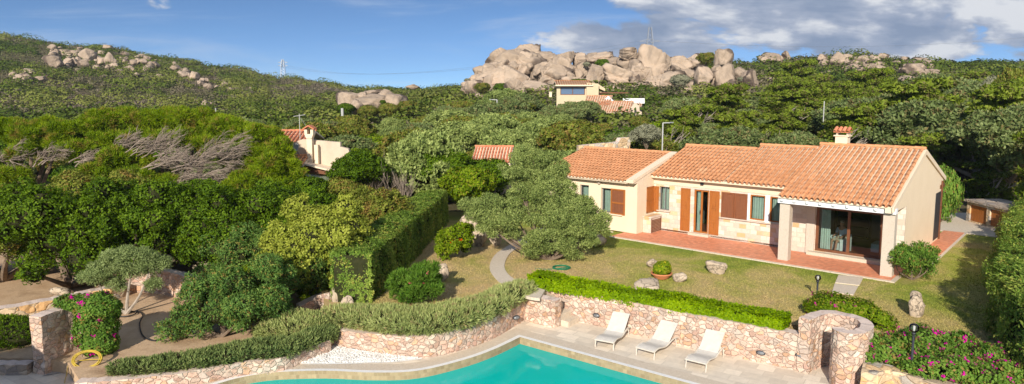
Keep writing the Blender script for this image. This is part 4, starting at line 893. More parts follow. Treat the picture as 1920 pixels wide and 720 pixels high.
# left gate
gA = W(70,704); gB = W(133,688)
stone_wall('gate_wall', 'tall dark pink stone gate wall left of the bougainvillea pillar', [gA+Vector((0.0,0.1,0)), gA.lerp(gB,0.35)+Vector((0.0,0.75,0)), gB+Vector((-0.05,1.0,0)), gB+Vector((0.5,0.9,0))], 0.42, DK-0.05, lambda t: 0.66, seed=13)
gp = W(150,690)
stone_wall('gate_pillar', 'narrow pale stone pillar wrapped in bougainvillea by the yellow hose', [gp+Vector((-0.05,0.15,0)), gp+Vector((0.35,0.5,0))], 0.42, DK-0.05, lambda t: 0.5, seed=15)
sheet('gate_paving', [(gA.x+0.2,gA.y-0.1),(gp.x+0.1,gp.y-0.1),(gp.x,gp.y+1.2),(gA.x+0.5,gA.y+1.4)], DK+0.02, 'cobbles')
stone_wall('low_wall', 'low rough stone wall at the far left edge under the dark clipped shrub', [W(-160,706), W(-40,700), W(58,699)], 0.36, DK-0.05, lambda t: -0.78, mat='greystone', seed=17)
stone_wall('terrace_wall', 'low sunlit curved stone wall in front of the dark trees at the left', spline([at(-140,612,SG), at(0,598,SG), at(80,584,SG), at(150,570,SG), at(215,556,SG)], 4), 0.5, SG-0.1, lambda t: -0.3, mat='tanstone', seed=19)
stone_wall('garden_wall', 'pink stone wall behind the olive tree with tree shadows on it', spline([at(238,548,SG), at(265,545,SG), at(310,548,SG), at(352,560,SG), at(378,575,SG)], 4), 0.36, SG-0.1, lambda t: 0.22, seed=21)
stone_wall('garden_wall', 'low tan stone kerb joining the wall behind the olive tree', [at(170,567,SG), at(205,562,SG), at(238,552,SG)], 0.3, SG-0.1, lambda t: -0.25, mat='tanstone', seed=22)
# spiral shower enclosure on the right
T = 0.55
sp = [at(1509,598,T), at(1530,588,T), at(1556,584,T), at(1585,589,T), at(1610,596,T), at(1626,606,T), at(1622,617,T), at(1603,622,T), at(1580,620,T), at(1571,613,T)]
me = wall_mesh(spline(sp, 3), 0.34, DK-0.05, T, jit=0.02, step=0.13, seed=23); me.materials.append(G['pinkstone']); me.materials.append(G['capstone'])
tag(obj('shower_enclosure', me), 'tall spiral wall of pink stone at the right end of the deck', 'stone enclosure')
stone_wall('planter_wall', 'orange and tan stone wall below the large bougainvillea at the right', spline([W(1640,722), at(1632,706,-0.5), at(1655,694,-0.4), at(1700,704,-0.4), at(1760,722,-0.4), at(1860,750,-0.4)], 4), 0.45, DK-0.2, -0.30, mat='tanstone', cap='tanstone', seed=25)

# ------------------------------------------------------------------ rocks
def rock_mesh(seed, sub=3, planes=16, sm=9.0, nz=0.06, nsc=2.2, cracks=3):
    rs = np.random.RandomState(seed); bm = bmesh.new(); bmesh.ops.create_icosphere(bm, subdivisions=sub, radius=1)
    P = np.array([v.co[:] for v in bm.verts]); D = unit(P); pn = rsph(planes, rs); h = rs.uniform(0.50, 0.86, planes)
    q = np.concatenate([np.maximum(D @ pn.T, 0.02)/h[None,:], np.full((len(D), 1), 0.92)], 1); r = (q**sm).sum(1)**(-1/sm)*1.2; V = D*r[:,None]; V *= (1+nz*fbm(V*1.0+seed*1.7, nsc)+nz*0.4*fbm(V+seed, nsc*3.3))[:,None]
    wv = np.stack([fbm(V+seed+k*3.3, 1.6) for k in range(3)], 1)*0.10
    for k in range(cracks):
        n_ = rsph(1, rs)[0]; d = np.abs((V+wv) @ n_-rs.uniform(-0.55, 0.55)); V *= (1-0.11*np.exp(-(d/0.028)**2)-0.012*(((V+wv) @ n_) > 0))[:,None]
    me = bpy.data.meshes.new('rock'); bm.to_mesh(me); bm.free(); me.vertices.foreach_set('co', V.astype(np.float32).ravel()); me.update()
    me.polygons.foreach_set('use_smooth', [True]*len(me.polygons)); return me
_rk = {}
def rock(name, label, cat, loc, size, seed=0, rot=0.0, tilt=(0, 0), mat='rock_near', group=None, sub=3, **kw):
    key = (seed, sub, mat)
    if key not in _rk: _rk[key] = rock_mesh(seed, sub, **kw); _rk[key].materials.append(G[mat])
    o = obj(name, _rk[key]); o.location = loc; o.scale = size; o.rotation_euler = (tilt[0], tilt[1], rot); return tag(o, label, cat, group)
def rk_at(px, py, z, wpx, hpx, label, seed, rot=0.0, dz=0.0, dd=0.7, tilt=(0,0), name='boulder', cat='boulder'):
    p = at(px, py, z); m = p.y/1280; sz = (wpx*m/2*1.08, wpx*m/2*dd, hpx*m/2*1.1)
    return rock(name, label, cat, (p.x, p.y+sz[1]*0.5, z+sz[2]*0.75+dz), sz, seed, rot, tilt)
rk_at(827, 528, LW, 30, 42, 'upright pale granite boulder on the grass beside the pink oleander', 1)
rk_at(1222, 503, LW, 20, 22, 'small standing stone behind the terracotta bowl', 2)
rk_at(1276, 530, LW, 27, 18, 'small round stone right of the terracotta bowl', 3)
rk_at(1215, 548, LW, 54, 22, 'flat pale slab in the grass against the bright green hedge', 4, -0.5, 0, 1.3)
rk_at(1345, 514, LW, 54, 30, 'long brown boulder lying on the lawn in front of the dark shutters', 5, -0.5, 0, 0.6, (0, 0.25))
rk_at(1722, 594, LW, 34, 40, 'pale block of stone on the lawn between the villa shrub and the bougainvillea', 6); rk_at(1720, 575, LW+0.25, 28, 36, 'rounded upper stone leaning behind the pale block on the right lawn', 8)
rk_at(1105, 464, LW, 62, 34, 'grey boulder under the right side of the blue green juniper', 9, 0, 0, 0.6); rk_at(1030, 478, LW, 44, 30, 'shaded boulder at the foot of the juniper trunk', 12)
rk_at(930, 462, LW, 26, 34, 'standing pale stone between the juniper and the curved path', 10, 0.3); rk_at(900, 462, LW, 34, 44, 'brown upright stone behind the red hibiscus', 11)
rk_at(880, 446, LW, 50, 50, 'broad grey rock showing above the red hibiscus', 14, 0, 0, 0.8)
rk_at(1642, 680, -0.6, 40, 52, 'grey rounded boulder at the foot of the spiral stone wall', 13, 0.2, -0.1)
for k, (x, y) in enumerate(((968,529),(978,533),(988,531),(998,536))): rk_at(x, y, LW, 10, 8, 'pinkish edging stone beside the path near the bright hedge', 20+k % 3, name='edging_stone', cat='stone').__setitem__('group', 'edging stones beside the path')
rk_at(631, 602, -0.75, 22, 62, 'narrow standing slab on the end of the wall beside the tall hedge', 15, 0.4, 0.15, 0.5); rk_at(650, 603, -0.65, 26, 50, 'grey slab behind the standing slab, against the tall hedge', 16, 0, 0.1, 0.7)
rk_at(375, 512, -0.3, 44, 26, 'flat brown rock in the bushes behind the garden wall', 17); rk_at(115, 560, SG, 40, 24, 'brown rock between the low stone wall and the dark trees', 18)
rk_at(1730, 575, LW, 12, 6, 'small flat stone in the grass beside the pale block', 19, name='stone', cat='stone'); rk_at(1700, 492, LW, 9, 5, 'small stone in the lawn right of the villa shrub', 20, name='stone', cat='stone') 
rk_at(1822, 372, 0.0, 20, 34, 'pale standing stone in the shade behind the shed', 21)
rk_at(1822, 350, 0.35, 12, 14, 'small pale stone balanced on the standing stone behind the shed', 22)
# white pebbles as loose stones
def scatter_pebbles():
    rs = np.random.RandomState(5); poly = [at(*p, DK) for p in ((527,680),(533,671),(570,656),(612,645),(650,654),(705,663),(785,672),(740,679),(650,681),(580,682))]
    P = []; n = len(poly)
    def inside(x, y):
        c = False
        for i in range(n):
            a, b = poly[i], poly[(i+1) % n]
            if (a.y > y) != (b.y > y) and x < (b.x-a.x)*(y-a.y)/(b.y-a.y)+a.x: c = not c
        return c
    xs = [p.x for p in poly]; ys = [p.y for p in poly]
    while len(P) < 3600:
        x, y = rs.uniform(min(xs), max(xs)), rs.uniform(min(ys), max(ys))
        if inside(x, y): P.append((x, y))
    vs = []; fs = []
    for x, y in P:
        r = rs.uniform(0.018, 0.042); z = DK+0.02+rs.uniform(0, 0.02); b = len(vs); a0 = rs.uniform(0, 6)
        ring = [(x+r*math.cos(a0+k*1.047)*rs.uniform(.8,1.1), y+r*math.sin(a0+k*1.047)*rs.uniform(.8,1.1)) for k in range(6)]
        vs += [(q[0], q[1], z) for q in ring]+[(x+(q[0]-x)*0.6, y+(q[1]-y)*0.6, z+r*0.6) for q in ring]
        fs += [(b+k, b+(k+1) % 6, b+6+(k+1) % 6, b+6+k) for k in range(6)]+[tuple(b+6+k for k in range(6))]
    return pymesh(vs, fs)
tag(obj('white_pebbles', scatter_pebbles(), G['pebbles']), 'bed of white pebbles between the curved wall and the pool', 'pebbles', kind='stuff')

# ------------------------------------------------------------------ loungers
def make_lounger():
    t = thing('sun_lounger', 'woven white sun lounger nearest the garden steps', 'sun lounger')
    prof = [(0.0,0.30),(0.15,0.335),(0.35,0.345),(0.6,0.30),(0.85,0.265),(1.05,0.29),(1.2,0.33)]; hw = 0.35
    def band(pts, hw, th_):
        mb = MB(); P = spline([Vector((0, a, b)) for a, b in pts], 4); n = len(P); vs = []
        for p in P: vs += [(-hw, p.y, p.z), (hw, p.y, p.z), (hw, p.y, p.z-th_), (-hw, p.y, p.z-th_)]
        fs = [(4*i+a, 4*i+(a+1) % 4, 4*i+4+(a+1) % 4, 4*i+4+a) for i in range(n-1) for a in range(4)]+[(3,2,1,0), tuple(4*(n-1)+k for k in range(4))]
        return mb.add(vs, fs)
    band(prof, hw-0.03, 0.02).build('seat', G['sling'], t)
    band([(1.16,0.33),(1.38,0.50),(1.66,0.73),(1.84,0.86)], hw-0.02, 0.025).build('backrest', G['sling'], t)
    for s in (-1, 1):
        mb = MB(); q = spline([Vector((s*hw, a, b-0.01)) for a, b in prof+[(1.45,0.38),(1.72,0.36),(1.9,0.30)]], 3); mb.tube(q, 0.028, 6); mb.build('side_rail', G['sling_frame'], t)
        for y, dy in ((0.06,-0.05),(1.66,0.08)):
            mb = MB(); mb.tube([(s*(hw-0.01), y, 0.31), (s*(hw-0.01), y+dy, 0.0)], [0.024, 0.018], 6); mb.build('leg', G['sling_frame'], t)
    mb = MB(); mb.tube([(-hw,0.0,0.29),(hw,0.0,0.29)], 0.024, 6); mb.build('front_bar', G['sling_frame'], t)
    mb = MB(); mb.tube([(0,1.70,0.74),(0,1.82,0.34)], 0.018, 6); mb.build('back_stay', G['sling_frame'], t)
    KIDS[t.name] = [c for c in t.children]
    return t
lg = make_lounger()
LL = [((1119,652),(1147,658.5),(1203,603),'woven white sun lounger nearest the garden steps'), ((1193,667),(1226,676.5),(1264,620),'woven white sun lounger in the middle of the three'), ((1287,690),(1322,699.5),(1352,640),'woven white sun lounger farthest from the garden steps')]
for i, (a, b, c, lab) in enumerate(LL):
    o = lg if i == 0 else copy_tree(lg); A = W(*a); B = W(*b); m = (A+B)/2; x = (B-A).normalized()
    o.location = (m.x, m.y+0.03, DK+0.006); o.scale = (0.92,0.88,0.88); o.rotation_euler = (0, 0, math.atan2(x.y, x.x)+[0.10,0.02,0.05][i]); o['label'] = lab; o['group'] = 'three sun loungers on the pool deck'

# ------------------------------------------------------------------ lamps, hoses, pots, small things
def globe_lamp(px, py, z, hpx, label, r=0.11):
    p = at(px, py, z); h = hpx*p.length/1280*1.0; t = thing('garden_lamp', label, 'garden lamp', (p.x, p.y, z), 0, 'globe lamps in the garden')
    mb = MB(); mb.lathe([(0.06,0),(0.06,0.02),(0.032,0.03),(0.030,h-2*r-0.06)], 12); mb.build('post', G['dark_metal'], t, True)
    mb = MB(); mb.lathe([(0.04,h-2*r-0.06),(0.055,h-2*r-0.02),(0.05,h-2*r+0.02)], 12); mb.build('collar', G['dark_metal'], t, True)
    mb = MB(); mb.ball((0,0,h-r), r, 12); mb.build('globe', G['globe_glass'], t, True)
    mb = MB(); mb.lathe([(0.015,h-2*r),(0.03,h-r-0.02),(0.035,h-r+0.05),(0.002,h-r+0.07)], 8); mb.build('bulb', G['white_paint'], t)
globe_lamp(1531.5, 562, LW, 45, 'globe lamp on the open lawn near the stepping slabs'); globe_lamp(1708, 702, -0.42, 88, 'globe lamp rising out of the large bougainvillea', 0.13)
def wall_lamp(p, facing, label, z=None):
    t = thing('wall_lamp', label, 'wall lamp', p, facing, 'oval bulkhead lamps on the garden walls')
    M = Matrix.Rotation(math.pi/2, 4, 'X') @ Matrix.Diagonal((1.45, 0.8, 1, 1))
    mb = MB(); mb.lathe([(0.10,0.0),(0.10,0.05),(0.085,0.06)], 16, M=M); mb.build('housing', G['dark_metal'], t)
    mb = MB(); mb.lathe([(0.080,0.055),(0.05,0.085),(0.002,0.095)], 16, M=M); mb.build('lens', G['grey_metal'], t)
wd = math.atan2((_wp[0]-_wp[4]).y, (_wp[0]-_wp[4]).x)
def on_wall(px, py):
    a, b = _wp[4], _wp[0]; t_ = (b-a).normalized(); n_ = Vector((t_.y, -t_.x, 0)); d = Vector(ray(px, py)); o = Vector((0,0,CAMZ)); s = (a+n_*0.03-o).dot(n_)/d.dot(n_); return o+d*s
for px, py, lb in ((1119,591,'oval wall lamp between the steps and the first lounger'),(1332,629,'oval wall lamp above the farthest lounger backrest'),(1427,661,'oval wall lamp low on the long wall beside the socket box'),(1501,666,'small oval wall lamp next to the spiral enclosure')):
    q = on_wall(px, py); wall_lamp((q.x, q.y, q.z), wd, lb)
q = on_wall(1405, 649); w = MB(); w.box(-0.06,0.06,-0.03,0.03,-0.045,0.045); o = tag(w.build('socket_box', G['socket']), 'small pale socket box on the long wall', 'socket box'); o.location = q; o.rotation_euler = (0,0,wd)
p = at(970,592,-0.8); wall_lamp((p.x-0.05,p.y-0.42,-0.72), math.radians(30), 'oval wall lamp on the curved wall left of the square block')
p = W(193,704); wall_lamp((p.x,p.y+0.02,-0.93), math.radians(8), 'oval wall lamp under the yellow hose on the low wall')
# round stone pedestal with a flat light
p = W(516,680); t = thing('light_pedestal', 'round pale stone pedestal with a flat light between the low wall and pebbles', 'pedestal', (p.x, p.y+0.25, DK))
w = MB(); w.lathe([(0.27,0),(0.26,0.36),(0.24,0.40),(0.01,0.41)], 20); w.build('pedestal_body', G['coping_stone'], t); w = MB(); w.lathe([(0.12,0.41),(0.12,0.46),(0.09,0.49),(0.01,0.5)], 14); w.build('light', G['dark_metal'], t)
# coils of hose
def coil(name, label, cat, c, R, n, mat, r=0.012, sq=0.9, tail=None, seed=0, tilt=None, h=0.05):
    rnd = random.Random(seed); pts = []; m = 22
    for k in range(n*m+1):
        a = 2*math.pi*k/m; f = 1+0.10*math.sin(k*0.21)+rnd.uniform(-.02,.02); pts.append(Vector((R*f*math.cos(a), R*sq*f*math.sin(a), 0.012+h*k/(n*m)+rnd.uniform(0,0.008))))
    if tilt is not None: pts = [tilt @ q for q in pts]
    pts = [q+Vector(c) for q in pts]
    if tail: pts += spline([pts[-1]]+[Vector(q) for q in tail], 6)[1:]
    mb = MB(); mb.tube(pts, r, 6); return tag(mb.build(name, G[mat]), label, cat)
p = at(1053,503,LW); coil('garden_hose', 'green garden hose coiled on the grass right of the juniper trunk', 'hose', (p.x,p.y,LW), 0.34, 6, 'green_rubber', 0.016, 0.95, [(p.x-0.5,p.y-0.2,LW+0.012),(p.x-1.1,p.y-0.05,LW+0.012)], 2)
p = W(172,700); coil('garden_hose', 'yellow hose coiled over the low wall below the bougainvillea pillar', 'hose', (p.x+0.02,p.y-0.16,-0.62), 0.40, 10, 'yellow_rubber', 0.011, 0.62, [(p.x-0.55,p.y-0.02,-0.75),(p.x-0.62,p.y-0.2,DK+0.02),(p.x-0.35,p.y-0.7,DK+0.02)], 3, Matrix.Rotation(math.radians(35),4,'X') @ Matrix.Rotation(0.35,4,'Z') if False else Matrix.Rotation(math.radians(52),4,'X'), 0.06)
oc = at(238,590,SG); hs_ = [at(x,y,SG)+Vector((0,0,0.02)) for x,y in ((258,584),(268,592),(262,605),(264,622),(272,634),(290,640),(312,632),(325,622))]
mb = MB(); mb.tube(spline([oc+Vector((0.3*math.cos(a/3), 0.3*math.sin(a/3), 0.03)) for a in range(0, 40)]+hs_, 3), 0.022, 6); tag(mb.build('irrigation_hose', G['black_rubber']), 'black irrigation hose looped round the olive trunk and over the sand', 'hose')
def pot(name, label, px, py, z, R, H, mat='terracotta'):
    p = at(px, py, z); t = thing(name, label, 'planter', (p.x, p.y, z)); w = MB(); w.lathe([(R*0.5,0),(R*0.62,0.02),(R*0.95,H*0.8),(R,H*0.82),(R,H),(R*0.92,H),(R*0.86,H*0.8),(0.01,H*0.78)], 28); w.build('bowl', G[mat], t, False); w = MB(); w.lathe([(0.01,H*0.8),(R*0.85,H*0.8)], 20); w.build('earth', G['soil'], t); return p
P1 = pot('planter_bowl', 'wide terracotta bowl on the lawn holding a yellow flowered shrub', 1240, 522, LW, 0.42, 0.24)
P2 = pot('plant_pot', 'small terracotta trough by the stone pier on the terrace', 1481, 467, 0.0, 0.24, 0.22)

# ------------------------------------------------------------------ near plants
def plant(name, label, cat, lobes, n, k, R, ln, wd_, mat, seed, loc=(0,0,0), rz=0, face=0.8, up=0.0, bump=0.16, zmin=0.0, flowers=None, trunk=None, fname='foliage', group=None, inner=0.25, core=0.0, axial=0.0, under=0.55, drop=0.82, fr=None):
    rs = np.random.RandomState(seed); lobes0 = lobes; lobes = frag(lobes, fr[0], fr[1], rs, fr[2] if len(fr) > 2 else 0.62) if fr else lobes; t = thing(name, label, cat, loc, rz, group)
    P, Nn, T = lobes_pts(lobes, n, rs, bump=bump, zmin=zmin, inner=inner, under=under, drop=drop); V, TT = tufts(P, Nn, T, k, R, ln, wd_, face, up, rs, axial=axial)
    part(fname, npquads(V, TT), G[mat], t)
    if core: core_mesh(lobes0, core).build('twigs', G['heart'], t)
    if flowers:
        fm, fn, fk, fr = flowers; q = rs.choice(len(P), fn, replace=False); q = q[Nn[q][:,1] < 0.5]; V, TT = tufts(P[q]+Nn[q]*0.06, Nn[q], T[q], fk, fr, fr*0.9, fr*0.8, 0.8, 0, rs)
        if fn <= 40:
            for i in range(len(q)): part('flower', npquads(V[i*fk*4:(i+1)*fk*4], TT[i*fk:(i+1)*fk]), G[fm], t)
        else: part('flowers', npquads(V, TT), G[fm], t)['kind'] = 'stuff'
    if trunk:
        mb = MB(); rs2 = np.random.RandomState(seed+1); limbs(mb, trunk[:3], lobes0[1:], trunk[3], rs2, trunk[4] if len(trunk) > 4 else 6); mb.build('trunk', G[trunk[5] if len(trunk) > 5 else 'bark'], t)
    return t
def hedge(name, label, path, hw, z0, z1, dens, k, ln, wd_, mat, seed, face=0.75, bump=0.05, cat='hedge', R=0.05, up=0.0, flowers=None):
    rs = np.random.RandomState(seed); P, Nn, T = box_pts(path, hw, z0, z1, dens, rs, bump); V, TT = tufts(P, Nn, T, k, R, ln, wd_, face, up, rs)
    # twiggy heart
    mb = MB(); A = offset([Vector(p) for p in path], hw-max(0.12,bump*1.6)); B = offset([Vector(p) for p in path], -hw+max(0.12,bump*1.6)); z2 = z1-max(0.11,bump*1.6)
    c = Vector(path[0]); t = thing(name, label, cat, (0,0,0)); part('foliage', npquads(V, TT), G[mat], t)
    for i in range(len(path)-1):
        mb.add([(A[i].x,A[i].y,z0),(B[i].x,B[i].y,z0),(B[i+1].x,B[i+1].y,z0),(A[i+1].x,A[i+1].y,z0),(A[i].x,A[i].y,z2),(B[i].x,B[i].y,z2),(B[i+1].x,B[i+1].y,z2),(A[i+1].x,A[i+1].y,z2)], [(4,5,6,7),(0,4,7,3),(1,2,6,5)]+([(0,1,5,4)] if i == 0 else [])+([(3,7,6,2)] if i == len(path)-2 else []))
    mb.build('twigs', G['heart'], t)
    if flowers:
        fm, fn, fr = flowers; q = rs.choice(len(P), fn, replace=False); V, TT = tufts(P[q], Nn[q], T[q], 5, fr, fr, fr*0.8, 0.8, 0, rs); part('flowers', npquads(V, TT), G[fm], t)
    return t
# bright low hedge on the long wall
a = Vector((_wp[0].x-0.35, _wp[0].y+0.85, 0)); b = at(1006,533,LW)+Vector((0,0.1,0)); b.z = 0; e = (b-a).normalized()
hedge('hedge', 'low bright green hedge along the top of the long pink wall', [a, a.lerp(b,0.5), b+e*0.1], 0.42, LW, LW+0.38, 420, 5, 0.075, 0.05, 'f_lime', 31, bump=0.05, face=0.85)
# tall clipped hedge
ha = at(664,568,LW)+Vector((-0.1,0.05,0)); hb = at(845,415,LW)+Vector((-0.9,0,0))
hedge('hedge', 'tall square clipped hedge running back from the standing slab', [ha, ha.lerp(hb,0.5)+Vector((0.12,0,0)), hb], 0.72, -0.3, 1.72, 190, 6, 0.075, 0.045, 'f_hedge', 33, bump=0.07)
# rosemary mounds along the curved wall
def ribbon_mound(name, label, path, hw, z0, H, n, mat, seed, ln=0.15, wd_=0.022, k=9, cat='shrub', zf=None, side=0.0):
    P = resample([Vector(p) for p in path], 0.35); L = []
    rnd = random.Random(seed)
    for i, p in enumerate(P):
        f = i/(len(P)-1); s = 0.75+0.25*math.sin(math.pi*min(1, max(0, f))); zz = (zf(f) if zf else z0)
        L.append((p.x+rnd.uniform(-.08,.08), p.y+rnd.uniform(-.08,.08), zz+H*0.38*s, hw*s, hw*s*rnd.uniform(.85,1.1), H*0.62*s*rnd.uniform(.9,1.12)))
    o = plant(name, label, cat, L, n, k, 0.06, ln, wd_, mat, seed, face=0.15, up=0.55, bump=0.10, zmin=min(l[2] for l in L)-H*0.55, core=0.86, under=0.8); return o
rw = [Vector((p.x-0.0, p.y+0.60, 0)) for p in wl][1:-2]
ribbon_mound('rosemary', 'grey green rosemary mound spilling over the curved wall', rw, 0.72, -0.25, 0.52, 6500, 'f_rosemary', 41, zf=lambda f: -0.24-0.14*f)
rl = [Vector((p.x, p.y+0.50, 0)) for p in g_front if p.x > at(205,715,SG).x]
ribbon_mound('rosemary', 'dark green trailing shrub along the low wall by the pool at the left', rl, 0.42, SG, 0.42, 5000, 'f_rosemary_dark', 43, ln=0.11, wd_=0.026, k=8)
plant('shrub', 'tufted silvery green shrub at the end of the pebble bed', 'shrub', [(0,0,0.25,0.9,0.6,0.42),(0.5,0.1,0.25,0.6,0.5,0.4),(-0.7,-0.1,0.2,0.6,0.5,0.35)], 1700, 8, 0.06, 0.12, 0.026, 'f_rosemary', 44, at(553,636,SG)+Vector((0,0.4,0)), face=0.2, up=0.5, core=0.8)
ribbon_mound('shrub', 'dark clipped shrub on the low wall at the far left edge', [W(-150,672), W(-60,668), W(-10,666), W(40,664)], 0.85, -0.8, 0.95, 3600, 'f_mastic', 45, ln=0.07, wd_=0.03, k=8, zf=lambda f: -0.7)
# round yellow green pittosporum and neighbours
def ball_lobes(w, d, h, n, rs, z0=0.0, s=(0.30,0.42)):
    L = [(0,0,z0+h*0.5,w*0.78,d*0.78,h*0.42)]
    for i in range(n):
        a = 2.4*i+rs.uniform(-.3,.3); zz = rs.uniform(0.15, 0.95); f = math.sqrt(max(0.05, 1-(zz-0.35)**2*1.9)); r = rs.uniform(*s)
        L.append((math.cos(a)*w*f*0.72, math.sin(a)*d*f*0.72, z0+h*(0.10+0.72*zz), w*r, d*r, h*r*0.62))
    return L
R_ = np.random.RandomState
pc_ = at(590,592,-0.6)
plant('round_shrub', 'large rounded yellow green shrub beside the tall clipped hedge', 'shrub', ball_lobes(2.2,2.0,4.4,34,R_(3),s=(0.24,0.36)), 11000, 6, 0.10, 0.10, 0.07, 'f_pitto', 51, (pc_.x-0.45,pc_.y+2.1,-0.7), face=0.8, bump=0.10, core=0.6, inner=0.15, drop=0.88, fr=(10,0.22), trunk=(0,0,0,0.14))
# mastic and carob trees at the left
mst = [(70,560,-0.6,3.3,5.0,'f_mastic','dense dark green tree at the far left edge behind the low stone wall'),(225,545,-0.6,3.0,4.9,'f_mastic','glossy dark green tree behind the small olive tree'),(420,540,-0.6,3.0,4.6,'f_mastic','broad dark green tree behind the garden wall, under the bare pine branches'),
       (-60,545,-0.6,3.2,4.6,'f_oak','brownish green tree cut by the left edge of the picture'),(520,520,-0.5,2.4,4.2,'f_mastic','dark green tree between the pine and the rounded yellow green shrub'),(700,480,-0.2,1.9,3.4,'f_oak','dull green bushy tree behind the rounded shrub, left of the tall hedge'),(335,500,-0.5,2.6,4.3,'f_mastic','dark tree in the shade directly below the bare pine branches'),(150,500,-0.5,3.0,4.6,'f_oak','olive green tree between two dark ones, below the pines')]
for i, (px,py,z,R,H,m,lab) in enumerate(mst):
    p = at(px,py,z); L = ball_lobes(R,R*0.9,H,40,R_(60+i),s=(0.18,0.30)); plant('dark_tree', lab, 'tree', L, 10500, 6, 0.12, 0.12, 0.07, m, 60+i, (p.x,p.y+R*0.6,z-0.1), face=0.7, bump=0.2, core=0.5, inner=0.2, drop=0.85, fr=(6,0.36), trunk=(0,0,0,0.16))
# small trees and bushes of the left garden
ol = at(237,588,SG)
L = [(-0.6,0,1.65,0.72,0.6,0.50),(-0.95,-0.1,1.35,0.45,0.4,0.34),(0.35,0.1,2.0,0.72,0.6,0.46),(0.95,0.1,1.75,0.6,0.5,0.38),(-0.05,0,2.15,0.5,0.45,0.36),(1.05,-0.1,1.05,0.32,0.3,0.26),(-0.3,-0.1,1.1,0.4,0.3,0.22),(0.3,0,1.55,0.45,0.4,0.3)]
plant('olive_tree', 'small grey green olive tree standing on the bare sand', 'tree', L, 3600, 7, 0.09, 0.10, 0.022, 'f_olive', 71, (ol.x,ol.y,SG), fr=(7,0.36), drop=0.85, face=0.3, bump=0.15, up=0.1, trunk=(0,0,0,0.07,3,'bark_pale'))
bs = at(400,640,SG)
L = [(0,0,0.9,1.5,1.0,0.9),(-1.0,-0.1,0.7,0.8,0.7,0.7),(1.0,0.1,0.9,0.95,0.8,0.85),(-0.5,0.2,1.5,0.8,0.7,0.65),(0.5,0.3,1.7,0.9,0.7,0.7),(-1.5,-0.1,0.35,0.5,0.5,0.35),(1.7,0.2,1.1,0.7,0.6,0.8),(1.5,0.5,2.0,0.8,0.7,0.7)]
plant('pistachio_bush', 'large green bush with reddish tips between the sand and the low wall', 'bush', L, 5200, 7, 0.10, 0.10, 0.035, 'f_shrub', 73, (bs.x+0.1,bs.y+0.45,SG), fr=(6,0.38), face=0.5, bump=0.3, core=0.5, trunk=(0,0,0,0.06))
bs = at(455,600,SG)
plant('yellow_bush', 'yellow green bush in the middle of the darker bushes above the pebbles', 'bush', ball_lobes(1.05,0.9,1.9,12,R_(5)), 3000, 7, 0.08, 0.085, 0.035, 'f_bright', 75, (bs.x+0.1,bs.y+0.2,SG), face=0.4, up=0.3, bump=0.15, core=0.6)
bs = at(545,590,SG)
plant('dark_bush', 'tall dark bush with orange tips left of the standing slab', 'bush', ball_lobes(1.25,1.0,2.6,14,R_(6)), 4200, 7, 0.10, 0.10, 0.036, 'f_shrub', 77, (bs.x-0.1,bs.y+0.5,SG), fr=(6,0.38), face=0.5, bump=0.25, core=0.5)
bs = at(440,570,SG)
plant('dark_bush', 'dark leafy bush with orange tips below the broad dark tree', 'bush', ball_lobes(1.7,1.3,3.1,16,R_(16)), 5200, 7, 0.10, 0.10, 0.038, 'f_shrub', 78, (bs.x-0.1,bs.y+1.4,SG), fr=(6,0.38), face=0.5, bump=0.25, core=0.5)
bs = at(595,575,SG)
plant('dark_bush', 'bright green feathery bush between the rounded shrub and the standing slab', 'bush', ball_lobes(0.8,0.7,1.6,9,R_(7)), 2000, 8, 0.08, 0.12, 0.02, 'f_bright', 79, (bs.x,bs.y+0.4,SG), face=0.2, up=0.4, bump=0.2, core=0.5)
# bougainvillea on the gate pillar
bg_ = W(168,690)
plant('bougainvillea', 'dense bougainvillea wrapped round the gate pillar with pink flowers', 'bougainvillea', [(0,0,1.0,0.58,0.45,1.0),(0.05,0,1.6,0.62,0.5,0.35),(-0.35,0,1.75,0.55,0.4,0.22),(0.1,-0.05,0.5,0.5,0.42,0.5),(-0.85,0.1,1.78,0.35,0.3,0.14)], 3000, 6, 0.08, 0.08, 0.055, 'f_boug', 81, (bg_.x+0.05,bg_.y+0.35,DK+0.15), face=0.7, bump=0.12, core=0.7, flowers=('fl_magenta', 30, 9, 0.075))
# oleander, hibiscus, villa shrub
p = at(778,576,LW); plant('oleander', 'bright green pink flowered oleander on the grass by the tall hedge', 'bush', ball_lobes(0.90,0.8,1.35,12,R_(8)), 2300, 9, 0.07, 0.15, 0.026, 'f_oleander', 83, (p.x,p.y+0.55,LW), fr=(6,0.36), face=0.2, up=0.55, bump=0.12, core=0.6, flowers=('fl_pink', 26, 7, 0.055))
p = at(852,490,LW); plant('hibiscus', 'leafy hibiscus bush with red flowers beside the juniper', 'bush', ball_lobes(0.85,0.7,1.75,12,R_(9)), 2600, 6, 0.08, 0.09, 0.06, 'f_bright', 85, (p.x,p.y+0.4,LW), fr=(6,0.36), face=0.7, bump=0.18, core=0.55, flowers=('fl_red', 16, 8, 0.07))
p = at(1722,530,LW); plant('laurel_shrub', 'upright leafy shrub at the right corner of the villa', 'bush', ball_lobes(0.82,0.75,1.65,12,R_(10)), 1700, 7, 0.11, 0.11, 0.04, 'f_boug', 87, (p.x,p.y+0.4,LW), fr=(6,0.36), face=0.4, up=0.4, bump=0.22, core=0.3, trunk=(0,0,0,0.03))
